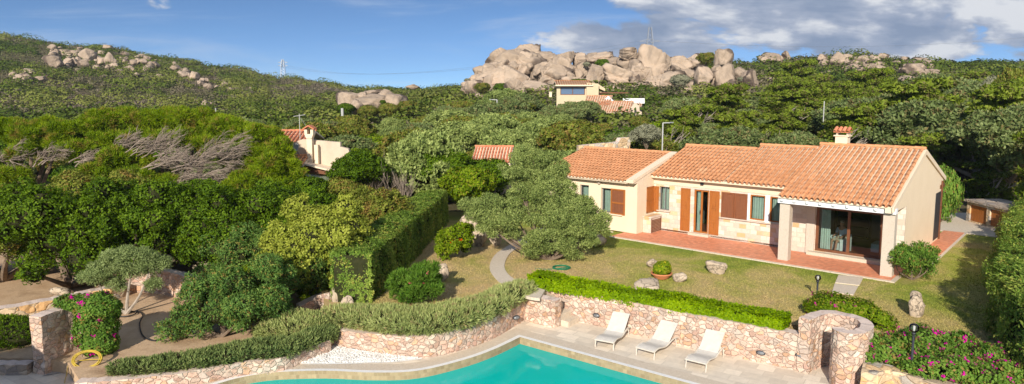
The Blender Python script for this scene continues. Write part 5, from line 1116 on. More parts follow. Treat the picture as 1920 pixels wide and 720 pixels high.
# bougainvilleas at the right
p = at(1600,612,LW); L = [(0,0,0.3,0.62,0.5,0.34),(-0.45,0.2,0.35,0.45,0.4,0.3),(0.45,-0.1,0.25,0.45,0.45,0.3),(0.75,-0.6,0.15,0.3,0.45,0.3),(-0.75,0.35,0.25,0.3,0.3,0.22)]
plant('bougainvillea', 'low bougainvillea behind the spiral stone wall with few purple flowers', 'bougainvillea', L, 1700, 6, 0.09, 0.085, 0.06, 'f_bright', 89, (p.x+0.05,p.y+0.7,LW), face=0.7, bump=0.3, core=0.5, flowers=('fl_magenta', 38, 8, 0.065))
p = at(1770,712,-0.5); L = [(0,0,0.15,1.3,0.9,0.45),(-1.1,0.5,0.35,0.8,0.7,0.5),(1.2,0.2,0.3,0.9,0.8,0.55),(0.2,0.9,0.45,1.2,0.6,0.55),(1.9,-0.1,0.3,0.8,0.8,0.6),(-1.6,0.8,0.25,0.5,0.5,0.4),(0.9,-0.6,0.1,1.2,0.6,0.4),(2.6,-0.4,0.3,0.8,0.8,0.6),(-0.6,-0.1,0.1,0.6,0.5,0.4)]
plant('bougainvillea', 'large sprawling bougainvillea at the lower right, thick with purple flowers', 'bougainvillea', L, 6800, 6, 0.09, 0.085, 0.06, 'f_boug', 91, (p.x+0.1,p.y+0.4,-0.4), fr=(6,0.36), face=0.7, bump=0.25, core=0.55, flowers=('fl_magenta', 330, 8, 0.065))
# right hedge
hr = [at(1905,690,LW)+Vector((0.75,-1.6,0)), at(1872,640,LW)+Vector((0.95,0,0)), at(1885,480,LW)+Vector((1.3,0,0)), at(1893,440,LW)+Vector((1.6,0,0))]
hedge('hedge', 'tall loose hedge along the right edge of the lawn', hr, 1.0, LW, 1.65, 110, 6, 0.11, 0.05, 'f_hedge', 93, bump=0.22, R=0.09)
# bowl shrub, small pot plant
plant('bowl_shrub', 'small yellow flowered shrub growing in the terracotta bowl', 'plant', [(0,0,0.2,0.36,0.32,0.26),(0.15,0,0.3,0.2,0.2,0.2)], 700, 6, 0.04, 0.05, 0.028, 'f_bright', 95, (P1.x,P1.y,LW+0.2), bump=0.2, core=0.6, flowers=('fl_yellow', 40, 4, 0.03))
plant('pot_plant', 'little green plant in the trough by the stone pier', 'plant', [(0,0,0.1,0.2,0.16,0.16)], 200, 5, 0.04, 0.06, 0.03, 'f_bright', 96, (P2.x,P2.y,0.2))
plant('creeper', 'purple leaved plant under the middle of the juniper by the path', 'plant', [(0,0,0.15,0.6,0.35,0.2)], 400, 5, 0.05, 0.06, 0.03, 'fl_magenta', 97, at(1000,438,LW)+Vector((0,0,0))) if False else None
# the blue green juniper in the middle of the lawn
jp = at(1030,487,LW); m = jp.y/1280
def jl(px, py, r, dy, sq=0.62):   # lobe centred where the picture shows it, at its own depth
    Y = jp.y+dy; q = deep(px, py, Y); rr = meters(r, Y)*0.84; return (q.x-jp.x, q.y-jp.y, q.z-LW, rr, rr*0.95, rr*sq)
L = [jl(1010,345,52,1.6,.7), jl(1000,300,44,1.8,.6), jl(960,325,34,1.2), jl(1045,318,34,1.6), jl(1040,360,44,1.0), jl(985,365,40,0.9), jl(915,388,44,0.6,.6), jl(893,402,34,0.2,.7), jl(940,412,42,0.0,.7), jl(920,425,34,-0.1,.6), jl(965,400,34,0.2,.7),
     jl(1085,385,48,0.5,.6), jl(1110,412,34,0.2,.8), jl(1060,415,44,-0.3,.7), jl(1090,435,34,-0.2,.6), jl(1125,430,22,0.1,.8), jl(1035,440,34,-0.5,.7), jl(1000,447,30,-0.4,.75), jl(1062,462,26,-0.7,.7), jl(1045,395,34,0.3,.8), jl(1000,415,24,0.2,.7), jl(1105,455,22,-0.2,.6), jl(880,385,24,0.4,.7), jl(950,385,30,0.4,.7), jl(1020,385,30,0.7,.7)]
plant('juniper_tree', 'big blue green juniper with cloud shaped foliage and twisted trunk on the lawn', 'tree', L+[jl(1000,470,24,-.3,.6), jl(1025,468,22,-.5,.7), jl(1075,478,20,-.4,.6), jl(960,440,26,0,.7), jl(985,330,36,1.4), jl(1025,345,36,.8)], 19000, 8, 0.11, 0.085, 0.036, 'f_juniper_main', 99, (jp.x,jp.y,LW), face=0.35, up=0.15, bump=0.2, core=0, inner=0.15, trunk=(0,0,0,0.085,22,'bark'), drop=0.8, fr=(9,0.36,0.5))

# short grass on the near lawn
def grass_blades():
    rs = R_(404); n = 120000; px = rs.uniform(700, 1880, n); py = rs.uniform(438, 640, n); cx = (px-960)/1280; c = -(py-324)/1280
    dy = math.cos(PITCH)+c*math.sin(PITCH); dz = -math.sin(PITCH)+c*math.cos(PITCH); t = (LW-CAMZ)/dz; x = cx*t; y = dy*t
    u = (x-HO.x)*0.7509-(y-HO.y)*0.6605; v = (x-HO.x)*0.6605+(y-HO.y)*0.7509
    ok = ~((v > -0.68) & (u > -18) & (u < 1.15)) & ~((v > 12.0) & (u > -2))
    def inpoly(P):
        r = np.zeros(n, bool)
        for i in range(len(P)):
            a, b = P[i], P[(i+1) % len(P)]; m = ((a.y > y) != (b.y > y)) & (x < (b.x-a.x)*(y-a.y)/((b.y-a.y) or 1e-9)+a.x); r ^= m
        return r
    ok &= inpoly([Vector((q[0], q[1], 0)) for q in lawn_poly]) & ~inpoly([at(*p, LW) for p in pl]+[at(*p, LW) for p in pr[::-1]]) & ~inpoly([at(*p, LW) for p in ((1572,515),(1622,520),(1602,556),(1558,551))])
    x, y = x[ok], y[ok]; m = len(x); B = np.stack([x, y, np.full(m, LW-0.004)], 1); a = rs.uniform(0, 6.28, m); w = np.stack([np.cos(a), np.sin(a), 0*a], 1)*0.016; h = rs.uniform(0.012, 0.04, m)
    d = np.stack([rs.uniform(-.03,.03,m), rs.uniform(-.03,.03,m), h], 1)
    V = np.stack([B-w, B+w, B+w*0.4+d, B-w*0.4+d], 1).reshape(-1, 3); return npquads(V)
tag(obj('lawn_grass', grass_blades(), G['lawn_mat']), 'short patchy grass blades on the lawn', 'grass', kind='stuff')
# ------------------------------------------------------------------ wind-bent pines at the left, by lobes at their own depth
def lobes_at(px_list, base):
    L = []
    for px, py, r, Y, sq in px_list:
        q = deep(px, py, Y); rr = meters(r, Y); L.append((q.x-base.x, q.y-base.y, q.z-base.z, rr, rr*0.9, rr*sq))
    return L
def pine(px, Y, lob, fans, label, seed):
    b = deep(px, 400, Y); b = Vector((b.x, b.y, -0.6)); L = lobes_at(lob, b); rs = R_(seed); rnd = random.Random(seed)
    t = thing('pine_tree', label, 'pine tree', b)
    P, Nn, T = lobes_pts(frag(L, 8, 0.34, rs), 8800, rs, bump=0.22, inner=0.2, drop=0.8, under=0.7); V, TT = tufts(P, Nn, T, 10, 0.07, 0.24, 0.032, 0.25, 0.35, rs, nr=0.6)
    part('foliage', npquads(V, TT), G['f_pine'], t)
    mb = MB(); limbs(mb, (0,0,0), L[1:], 0.2, rs, 14); mb.build('trunk', G['bark'], t)
    for (x, y, dx, dy, ln, yy) in fans:
        yy += 0.95; mb = MB(); p = deep(x, y, yy)-b; q = deep(x+dx, y+dy, yy+0.5)-b; d = (q-p)
        for k in range(3): twigs(mb, p+Vector((rnd.uniform(-.3,.3),rnd.uniform(-.1,.3),rnd.uniform(-.2,.2))), d+Vector((rnd.uniform(-.2,.2),rnd.uniform(-.2,.2),rnd.uniform(-.22,.28)))*d.length, d.length*0.62, 0.038, 3, Vector((0.7,0.1,0.0)), rnd, 0.75, 5)
        mb.build('bare_branches', G['deadwood'], t)
pine(30, 37, [(-60,255,46,38,.6),(-20,240,36,38.5,.6),(25,245,38,38,.6),(60,250,40,38.5,.6),(100,240,36,39,.6),(40,285,30,37,.6),(-30,300,34,36.5,.6),(110,270,34,38,.6),(20,330,30,36,.6),(-70,330,36,36,.6)],
     [(0,300,50,-30,0,35.4),(72,308,40,-38,0,35.0),(-20,320,50,-20,0,35.2)], 'wind bent pine at the far left with a fan of bare grey branches', 101)
pine(180, 37, [(130,250,36,38.5,.6),(165,240,36,39,.6),(200,232,36,39,.6),(235,226,38,39.5,.6),(150,285,36,37.2,.6),(190,272,36,38,.6),(215,300,34,36.4,.7),(180,325,32,36,.6),(240,262,32,38.6,.6),(250,330,34,36,.6)],
     [(128,308,40,-22,0,35.2),(205,285,40,-38,0,35.4),(240,290,42,-38,0,35.2),(180,300,50,-16,0,35.3)], 'bright green wind bent pine, second from the left', 103)
pine(330, 37, [(275,228,38,39.5,.6),(305,222,34,39.5,.6),(335,222,40,39.5,.65),(370,232,36,39.3,.6),(400,235,36,39.2,.6),(300,262,32,38.6,.6),(350,262,34,38.4,.6),(290,345,36,36,.6),(330,365,32,35.6,.6),(262,300,26,37,.6),(390,270,30,38.4,.6)],
     [(270,322,85,-24,0,35.0),(305,342,85,-22,0,34.7),(300,352,80,4,0,34.7),(262,295,60,-38,0,35.3),(320,318,75,-34,0,35.0),(290,300,60,-20,0,35.3),(270,352,30,40,0,34.6)], 'pine whose windward side is a mass of bare silver branches', 105)
pine(480, 37, [(430,242,36,39.2,.6),(460,250,38,39,.7),(490,262,40,38.8,.8),(515,285,36,38.4,.9),(535,310,32,38,.9),(500,320,40,37,.9),(455,345,36,36,.8),(470,290,34,37.5,.8),(540,340,34,37.4,.9),(500,360,38,36.4,.9),(430,300,28,38,.7)],
     [(360,315,75,-34,0,35.0),(350,338,85,-14,0,34.8),(385,295,60,-30,0,35.2)], 'rightmost pine of the left group, its crown in shade towards the chimney house', 107)

# ------------------------------------------------------------------ trees in the wood behind the garden: shared crowns, one thing per tree
def proto(kind, seed):
    rs = R_(seed)
    if kind == 'cypress':     # flat wind-combed layers
        L = [(0,0,1.5,0.8,0.8,0.7)]
        for i in range(14):
            f = rs.uniform(0.0, 1); a = i*2.4; z = 1.0+(i/13.0)*4.0; f = f*(1.15-0.8*(i/13.0)**1.5); r = rs.uniform(0.85, 1.3)*(1.1-0.3*i/13.0); L.append((math.cos(a)*f*2.5+0.35*z, math.sin(a)*f*2.2, z, r*1.4, r*1.05, 0.17))
        L = frag(L, 5, 0.40, rs, 0.8)
        a_ = (5200, 6, 0.14, 0.24, 0.12, 0.6, 0.1, 0.14)
    elif kind == 'juniper':   # piled clouds
        L = frag(dome_lobes(2.9, 3.9, 0.1, 24, rs, 0.5, (0.22, 0.36)), 6, 0.42, rs); a_ = (5600, 6, 0.18, 0.22, 0.12, 0.5, 0.2, 0.26)
    elif kind == 'oak':
        L = frag(dome_lobes(2.6, 3.6, 0.0, 18, rs, 0.7, (0.24, 0.40)), 6, 0.36, rs); a_ = (5000, 6, 0.18, 0.20, 0.13, 0.7, 0.1, 0.26)
    else:
        L = dome_lobes(2.1, 2.4, 0.0, 16, rs, 0.7, (0.26, 0.42)); a_ = (3200, 6, 0.16, 0.20, 0.12, 0.7, 0.1, 0.24)
    P, Nn, T = lobes_pts(L, a_[0], rs, bump=a_[7], zmin=0.0, inner=0.2, drop=0.8, under=0.45); V, TT = tufts(P, Nn, T, a_[1], a_[2], a_[3], a_[4], a_[5], a_[6], rs, nr=0.38)
    cr = npquads(V, TT, kind); mb = MB(); limbs(mb, (0,0,-0.3), L[1::7], 0.16, rs, 9)
    if kind == 'cypress':
        rnd = random.Random(seed)
        for k in range(5): twigs(mb, Vector((rnd.uniform(-1.5,1.5), -0.9, rnd.uniform(0.9,2.2))), Vector((rnd.uniform(-.5,1),-0.4,0.5)), 1.2, 0.05, 2, Vector((0.5,0,0.2)), rnd, 0.5, 3)
    return cr, mb.mesh('trunk')
FM = {'juniper': 'f_juniper', 'cypress': 'f_cypress', 'oak': 'f_oak', 'bush': 'f_mastic', 'grey': 'f_grey', 'green': 'f_mastic', 'bright': 'f_bright'}
PR = {k: [proto(k if k in ('cypress','juniper','oak') else 'bush', 200+10*i+j) for j in range(3)] for i, k in enumerate(('juniper','cypress','oak','bush'))}
_meshes = {}
def tree_copy(kind, j, mk, p, s, rz, label, cat, group, name):
    key = (kind, j, mk)
    if key not in _meshes:
        c, t_ = PR[kind][j]; c = c.copy() if any(k[:2] == key[:2] for k in _meshes) else c; t2 = t_.copy() if any(k[:2] == key[:2] for k in _meshes) else t_
        c.materials.clear(); t2.materials.clear(); c.materials.append(G[mk]); t2.materials.append(G['bark_pale' if kind == 'cypress' else 'bark']); _meshes[key] = (c, t2)
    c, t2 = _meshes[key]; t = bpy.data.objects.new(name, None); COL.objects.link(t); t.location = p; t.scale = s; t.rotation_euler = (0,0,rz); tag(t, label, cat, group)
    for nm, me in (('crown', c), ('trunk', t2)):
        o = bpy.data.objects.new(nm, me); COL.objects.link(o); o.parent = t
    return t
# every crown is placed where its own ground is; zones only choose the species and the wording
def pxof(x, y, z): return 960+1280*x/(y*math.cos(PITCH)-(z-CAMZ)*math.sin(PITCH))
def zone(px, y):
    if px < 300: return 'behind the bright green pines at the far left', [('oak','f_oak'),('bush','f_oak'),('bush','f_mastic'),('juniper','f_juniper')]
    if px < 520: return 'beyond the bare branched pines', [('oak','f_oak'),('bush','f_mastic'),('juniper','f_juniper')]
    if px < 690: return 'round the neighbouring house with the white chimney', [('juniper','f_juniper'),('oak','f_oak'),('bush','f_bright'),('oak','f_oak')]
    if px < 860: return 'behind the rounded shrub and the tall hedge', [('juniper','f_juniper'),('oak','f_oak'),('juniper','f_juniper_main'),('bush','f_bright')]
    if px < 1130: return 'behind the blue green juniper, below the modern house', [('juniper','f_juniper'),('juniper','f_juniper_main'),('oak','f_oak')]
    if px < 1420: return 'behind the left half of the villa roof', [('juniper','f_juniper'),('oak','f_oak'),('cypress','f_cypress'),('bush','f_bright')]
    if px < 1740: return 'behind the villa chimney and right ridge', [('cypress','f_cypress'),('juniper','f_juniper'),('cypress','f_cypress')]
    return 'on the slope right of the villa', [('cypress','f_cypress'),('juniper','f_juniper'),('bush','f_bright'),('oak','f_oak')]
DESC = {('juniper','f_juniper'): 'grey green juniper with piled foliage', ('juniper','f_juniper_main'): 'pale blue green juniper', ('cypress','f_cypress'): 'wind combed cypress with flat layered foliage', ('oak','f_oak'): 'olive brown holm oak', ('bush','f_oak'): 'brownish bush', ('bush','f_mastic'): 'dark green bush', ('bush','f_bright'): 'bright green bush'}
rs = R_(11); placed = []
keep_out = [(-12.2,40.5,5.5),(-9.5,38,4.0),(-1.2,48.5,4.6),(-1.8,44,3.2),(16.0,99,5.5),(24,100,7),(17,120,8)]
cands = []
for y0 in np.arange(43.5, 122, 1.0):
    for _ in range(int(10+y0*0.22)): cands.append((rs.uniform(-0.80, 0.80)*y0, y0+rs.uniform(0,1)))
for (x, y) in cands:
    z = float(th(x, y)); px = pxof(x, y, z+2)
    if px < -60 or px > 1990: continue
    q = Vector((x, y, 0))-HO; u = q.x*0.7509-q.y*0.6605; v = q.x*0.6605+q.y*0.7509
    if -20.5 < u < 3.0 and v < 13.0: continue
    if u > 2.0 and u < 7 and v < 22: continue
    if px < 600 and y < 46: continue
    if 440 < px < 640 and y > 70 and rs.rand() < 0.8: continue       # open slope beyond the pines
    if px < 860 and y > 92: continue
    if px < 440 and y > 80: continue
    if 860 < px < 1430 and y > 104: continue
    if any((x-a)**2+(y-b)**2 < r*r for a, b, r in keep_out): continue
    sp = 3.2+0.022*y
    if px > 1380: sp *= 1.18
    if any((x-a)**2+(y-b)**2 < sp*sp for a, b in placed): continue
    placed.append((x, y)); zn, kinds = zone(px, y); k, mk = kinds[rs.randint(len(kinds))]; s = rs.uniform(0.62, 1.18)
    # low trees just behind the roofs and in front of the far houses
    if px > 1400 and y > 52: s *= 1.32
    if px > 1740 and y < 75: s *= 1.15
    if y < 52 and px > 1050: s *= 0.85
    if 1030 < px < 1110 and y > 70: s *= 0.72
    if 1110 <= px < 1240 and y > 58: s *= 0.6; k, mk = ('bush', 'f_oak')
    if px < 640 and y < 60: s *= 0.75
    tree_copy(k, rs.randint(3), mk, (x, y, z-0.25), (s*rs.uniform(.9,1.2), s*rs.uniform(.9,1.2), s*rs.uniform(.85,1.1)), rs.uniform(0, 6.28) if k != 'cypress' else rs.uniform(-0.4,0.4), DESC[(k, mk)]+' '+zn, 'bush' if k == 'bush' else 'tree', {'bush': 'bushes in the wood', 'juniper': 'junipers in the wood', 'cypress': 'wind combed cypresses', 'oak': 'oaks in the wood'}[k], {'bush':'wild_bush','juniper':'juniper_tree','cypress':'cypress_tree','oak':'holm_oak'}[k])
print('trees', len(placed))
# trees with a place of their own
def single(kind, mk, px, py_top, Y, s, label, name, cat='tree', rz=0.3, j=0, H=4.0, sc=(1,1,1)):
    q = deep(px, py_top, Y); z = q.z-H*s*sc[2]; return tree_copy(kind, j, mk, (q.x, Y, z), (s*sc[0], s*sc[1], s*sc[2]), rz, label, cat, None, name)
single('oak','f_grey',1213,236,47.5,0.42,'round silvery olive tree beside the lamp post behind the left wing roof','olive_tree',H=3.6)
single('juniper','f_juniper',1905,200,43,1.1,'tall dark juniper at the right edge above the shed','juniper_tree',j=1)
single('cypress','f_cypress',1850,200,48,1.2,'cypress with sunlit layered branches above the shed','cypress_tree',j=1)
single('juniper','f_juniper',1800,232,52,1.1,'dark juniper between the villa gable and the sunlit cypress','juniper_tree',j=2)
single('cypress','f_cypress',1975,250,35,1.15,'cypress at the right edge with branches reaching over the shed','cypress_tree',j=2)
single('bush','f_juniper_main',1968,425,28,0.8,'blue green juniper bush leaning over the right hedge','juniper_bush','bush',j=0,H=2.4)
single('bush','f_boug',1768,325,38.5,0.75,'tall thin climbing shrub on the back corner of the gable wall','climbing_shrub','shrub',j=1,H=2.4,sc=(0.6,0.6,1.7))
single('oak','f_mastic',828,283,43,0.78,'dense green tree at the far end of the tall hedge','tree',j=1,H=3.6)
single('bush','f_bright',880,318,40,0.8,'fresh green bush between the tall hedge and the blue green juniper','bush','bush',j=2,H=2.4)
single('oak','f_oak',1900,138,62,0.9,'tall grey green tree breaking the skyline at the right edge','tree',j=0,H=3.6,sc=(.8,.8,2.0))
single('oak','f_grey',1860,150,68,0.9,'slim grey tree left of the tall one on the right skyline','tree',j=2,H=3.6,sc=(.6,.6,1.6))
single('oak','f_mastic',676,288,39.5,0.62,'leafy green tree against the right end of the neighbouring house','tree',j=0,H=3.6)
single('bush','f_oak',640,338,38.2,0.55,'low bush in front of the neighbouring porch','bush','bush',j=1,H=2.4)
single('bush','f_mastic',575,335,37.2,0.6,'dark bush below the neighbouring chimney','bush','bush',j=2,H=2.4)
single('bush','f_mastic',912,306,44.2,0.85,'dark bush in front of the small red roofed house','bush','bush',j=0,H=2.4)
# trees standing just outside the picture whose shade falls into it
tree_copy('oak',0,'f_oak',(-16.6,11.3,-1.1),(1.15,1.1,1.15),0.2,'oak left of the picture whose shade falls on the gate','tree',None,'holm_oak')
tree_copy('oak',1,'f_oak',(-22.5,12.5,-1.1),(1.2,1.2,1.2),1.2,'oak far left of the picture shading the low stone wall','tree',None,'holm_oak')
tree_copy('oak',2,'f_oak',(17.0,15.6,-0.6),(0.95,0.95,0.95),0.7,'oak right of the picture whose shade falls on the lawn','tree',None,'holm_oak')
# dead grey shrubs behind the rounded shrub
for k, (x, y, Y) in enumerate(((722,335,40),(752,345,39),(708,300,42))):
    mb = MB(); rnd = random.Random(60+k); q = deep(x, y, Y); z0 = float(th(q.x, Y)); q = Vector((q.x, Y, max(z0, q.z-2.4)))
    for c in range(6): twigs(mb, Vector((rnd.uniform(-.5,.5),0,0)), Vector((rnd.uniform(-.4,.5), rnd.uniform(-.3,.3), 1)), 1.5, 0.035, 3, Vector((0,0,0.5)), rnd, 0.45, 3)
    o = mb.build('dead_shrub', G['deadwood']); o.location = q; tag(o, ['leafless grey shrub left of the tall hedge','leafless grey shrub nearest the tall hedge','leafless grey shrub behind the rounded yellow green one'][k], 'dead shrub')

# ------------------------------------------------------------------ scrub: one mass on the hills, and undergrowth in the wood
def scrub(name, label, pts, size, q, mat, seed, leaf=0.42):
    rs = R_(seed); n = len(pts); pts = np.asarray(pts); s = rs.uniform(0.6, 1.35, n)*size
    grp = 0.5+0.5*fbm(np.stack([pts[:,0], pts[:,1], 0*pts[:,0]], 1), 0.05, 1); tint = np.clip(0.55*rs.rand(n)**1.0+0.45*grp, 0, 1)
    d = rsph(n*q, rs); d[:,2] = np.abs(d[:,2])*1.0-0.1; d = unit(d); c = np.repeat(pts, q, 0); S = np.repeat(s, q)
    asp = np.repeat(rs.uniform(0.45, 0.85, n), q); ax = np.repeat(rs.uniform(0.9, 1.7, n), q)
    R3 = np.stack([S*ax, S, S*asp], 1); k = 1+0.22*fbm(d*2.2+c*0.7, 1.0); P = c+d*R3*k[:,None]
    Nn = unit(d/R3); V, T = tufts(P, Nn, np.repeat(tint, q), 1, 0.05, leaf, leaf*0.8, 0.85, 0.05, rs, nr=0.25); V -= 0
    return tag(obj(name, npquads(V, T), G[mat]), label, 'scrub', kind='stuff')
def hill_pts(seed, y0, y1, dy, sp0, keep):
    rs = R_(seed); pts = []
    for y in np.arange(y0, y1, dy):
        sp = sp0+0.0035*y; nn = int(1.94*y/sp); xs = rs.uniform(-0.96, 0.96, nn)*y; ys = y+rs.uniform(-dy/2, dy/2, nn); pts.append(np.stack([xs, ys, th(xs, ys)+0.1], 1))
    pts = np.concatenate(pts); return pts[fbm(pts*np.array([1,1,0]), 0.06, 3)+0.5*rs.normal(size=len(pts)) > keep]
p_a = hill_pts(21, 92, 345, 5.6, 4.2, -0.45); p_b = hill_pts(22, 92, 340, 2.6, 2.1, -1.6); print('scrub', len(p_a), len(p_b))
scrub('hill_scrub', 'rounded green maquis bushes covering the hillsides', p_a, 2.8, 150, 'f_scrub', 31, 0.62)
scrub('hill_heather', 'low grey brown heath between the bushes on the hillsides', p_b, 1.25, 34, 'f_heath', 33, 0.50)
pts = []
for y in np.arange(44, 98, 1.5):
    nn = int(1.6*y/1.7); xs = rs.uniform(-0.80, 0.80, nn)*y; ys = y+rs.uniform(-.7, .7, nn)
    q = np.stack([xs, ys, th(xs, ys)], 1); u = (xs-HO.x)*0.7509-(ys-HO.y)*0.6605; v = (xs-HO.x)*0.6605+(ys-HO.y)*0.7509
    q = q[~((u > -20) & (u < 4.5) & (v < 19))]; pts.append(q)
scrub('undergrowth', 'low undergrowth between the trees of the wood', np.concatenate(pts)-np.array([0,0,0.1]), 0.75, 50, 'f_mastic', 32, 0.22)

# ------------------------------------------------------------------ granite outcrops, boulder by boulder
for k in range(8): _rk[(100+k, 4, 'rock_far')] = rock_mesh(100+k, 5, planes=15, sm=36, nz=0.04, nsc=2.6, cracks=9); _rk[(100+k, 4, 'rock_far')].materials.append(G['rock_far'])
for k in range(6): _rk[(120+k, 3, 'rock_far')] = rock_mesh(120+k, 4, planes=13, sm=30, nz=0.045, nsc=2.4, cracks=5); _rk[(120+k, 3, 'rock_far')].materials.append(G['rock_far'])
rsk = R_(77)
def boulder(px, py, w, h, Y, label, cat='boulder', rnd_=False, group=None, dd=0.8, tilt=None, name='boulder'):
    q = deep(px, py, Y)
    if group and 'hill' in group: q.z = min(q.z, float(th(q.x, q.y))+1.5+meters(h, Y)*0.25)
    sx_ = meters(w, Y)/2*1.06; sz = meters(h, Y)/2*1.08
    sd_ = (120+rsk.randint(6), 3) if rnd_ else (100+rsk.randint(8), 4)
    tl = tilt if tilt is not None else (rsk.uniform(-.15,.15), rsk.uniform(-.25,.25))
    return rock(name, label, cat, (q.x, q.y, q.z), (sx_, sx_*dd, sz), sd_[0], rsk.uniform(0, 6.28) if dd > 0.75 else rsk.uniform(-0.3,0.3), tl, 'rock_far', group, sd_[1])
MASS = [(962,128,118,84,172,'huge pale slab forming the left peak of the granite outcrop'),(905,156,84,44,166,'broken sloping rock at the left foot of the outcrop'),(990,106,66,46,178,'squared summit block of the left granite peak'),(938,112,52,48,174,'split block left of the outcrop summit'),
 (962,152,104,56,160,'long tilted slab across the left face of the outcrop'),(1026,112,52,36,176,'low rock right of the left granite summit'),(1058,114,42,40,170,'upright cube of granite in the middle of the ridge'),(1086,116,32,34,172,'narrow cracked stack right of the granite cube'),
 (1040,142,66,44,162,'wedge shaped boulder above the modern house, shadowed on one side'),(1012,138,46,40,165,'angular block below the left summit'),(1112,112,48,28,178,'low rock on the ridge between the two peaks'),(1132,112,46,30,176,'rounded rock behind the ridge gap'),(1152,120,36,28,172,'smooth boulder left of the tilted top stone'),
 (1178,103,50,30,168,'oval stone balanced in a tilted position on the right peak'),(1226,134,82,100,166,'giant whale backed boulder forming the right peak'),(1166,150,88,58,160,'wide fractured rock mass below the tilted top stone'),(1118,144,58,52,162,'brown upright boulder in the middle of the outcrop'),(1188,174,80,40,156,'low cracked slabs at the foot of the right peak'),
 (1252,156,58,48,158,'sloping rock at the right foot of the giant boulder'),(1080,160,68,36,158,'grey shelf of rock directly behind the modern house roof'),(1002,170,88,34,156,'flat ledge of rock above the dark trees left of the modern house'),(968,164,42,32,146,'single rounded rock standing in the bushes below the left peak'),(1140,178,66,34,154,'low rock shelf right of the modern house'),
 (1272,122,46,34,176,'rounded boulder right behind the giant boulder'),(1302,118,36,32,178,'notched boulder on the skyline right of the giant one'),(1316,147,36,42,152,'egg shaped boulder leftmost of the standing group'),(1340,146,30,56,153,'tall narrow stone leaning against the orange stained one'),(1358,150,40,56,151,'orange stained standing boulder in the middle of the group'),
 (1356,113,34,40,158,'tall flat topped stone on the skyline above the standing group'),(1384,139,40,24,160,'low pink boulder behind the standing group'),(1409,153,38,48,150,'smooth upright rounded boulder, rightmost of the standing group'),(1366,168,32,32,149,'rough pale rock at the foot of the standing group'),(1414,184,36,22,142,'pale rocks under the smooth upright boulder'),(1262,134,36,34,170,'boulder resting on the right flank of the giant one'),
 (1094,136,40,36,166,'cracked block left of the brown upright boulder'),(1070,138,40,30,168,'small block under the granite cube'),(925,138,60,44,168,'steep rock on the left shoulder of the outcrop'),(880,164,40,22,160,'lowest rock at the left tail of the outcrop'),(1290,172,50,26,150,'pale rubble rock between the giant boulder and the egg shaped one'),(1205,140,50,44,163,'rock filling the gap left of the giant boulder')]
MASS += [(975,150,150,84,184,'rock wall behind the left granite peak'),(1075,146,130,60,184,'rock behind the middle of the ridge'),(1175,150,150,84,182,'rock behind the right granite peak'),(1140,146,80,54,176,'rock wall closing the gap between the peaks'),(1278,150,70,44,172,'low rock behind the standing group'),(1235,165,70,50,158,'base rock under the giant boulder')]
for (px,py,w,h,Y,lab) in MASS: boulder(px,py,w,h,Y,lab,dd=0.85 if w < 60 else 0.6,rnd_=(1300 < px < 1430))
SIL = [(865,168),(880,154),(905,140),(930,108),(950,95),(985,88),(1005,97),(1040,106),(1075,102),(1095,112),(1130,106),(1165,106),(1190,96),(1215,92),(1240,108),(1262,130),(1290,128),(1310,140)]
rsf = R_(5)
for k in range(80):
    px = rsf.uniform(875, 1300); top = np.interp(px, [a for a, b in SIL], [b for a, b in SIL]); w = rsf.uniform(16, 44); h = w*rsf.uniform(0.6, 1.15); py = rsf.uniform(top+h*0.5, 188)
    if 1040 < px < 1125 and py > 150: continue
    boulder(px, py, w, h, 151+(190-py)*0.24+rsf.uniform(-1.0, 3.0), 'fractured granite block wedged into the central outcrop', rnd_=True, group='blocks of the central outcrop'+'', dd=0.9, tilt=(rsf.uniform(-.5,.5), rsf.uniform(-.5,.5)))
MID = [(706,194,80,42,118,'long whale backed rock left of the wood'),(655,188,46,34,120,'pale rounded rock leftmost of the small outcrop'),(742,192,52,30,116,'sloping right end of the small outcrop'),(700,176,36,16,123,'flat top rock on the small outcrop'),(668,201,34,24,114,'low rock at the foot of the small outcrop'),(680,180,20,18,119,'small split rock inside the small outcrop'),(724,180,40,22,120,'smooth middle rock of the small outcrop'),(775,163,24,12,150,'square rock alone on the low saddle')]
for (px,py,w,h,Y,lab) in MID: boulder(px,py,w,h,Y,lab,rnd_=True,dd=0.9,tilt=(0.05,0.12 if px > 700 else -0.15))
RIGHT = [(1448,105,36,18,200),(1434,113,22,12,196),(1424,110,14,10,200),(1462,112,18,14,196),(1445,146,28,12,160),(1575,113,36,28,190),(1540,120,14,12,188),(1612,113,28,20,188),(1642,113,24,14,190),(1608,127,30,16,180),(1542,140,30,14,172),(1588,146,12,12,170),(1712,133,46,30,182),(1722,117,38,16,188),(1750,139,24,18,178),(1700,149,34,18,176),(1680,119,20,10,188),(1655,122,16,10,186),(1740,125,20,14,184),(1772,142,12,6,176),(1822,158,14,6,172),(1590,107,20,10,194),(1660,110,16,8,192),(1495,113,16,6,198),(1738,150,18,12,172),(1626,124,14,10,180)]
for i,(px,py,w,h,Y) in enumerate(RIGHT):
    q = hit(px, py+h*0.45, 120, 240); Y = q.y if q is not None else 196
    boulder(px,py,w,h,Y,'large cracked granite block on the right hill skyline' if i == 5 else ('broad pale rock face on the slope of the right hill' if i == 12 else 'pale granite boulder scattered on the right hill'),rnd_=True,group='boulders on the right hill')
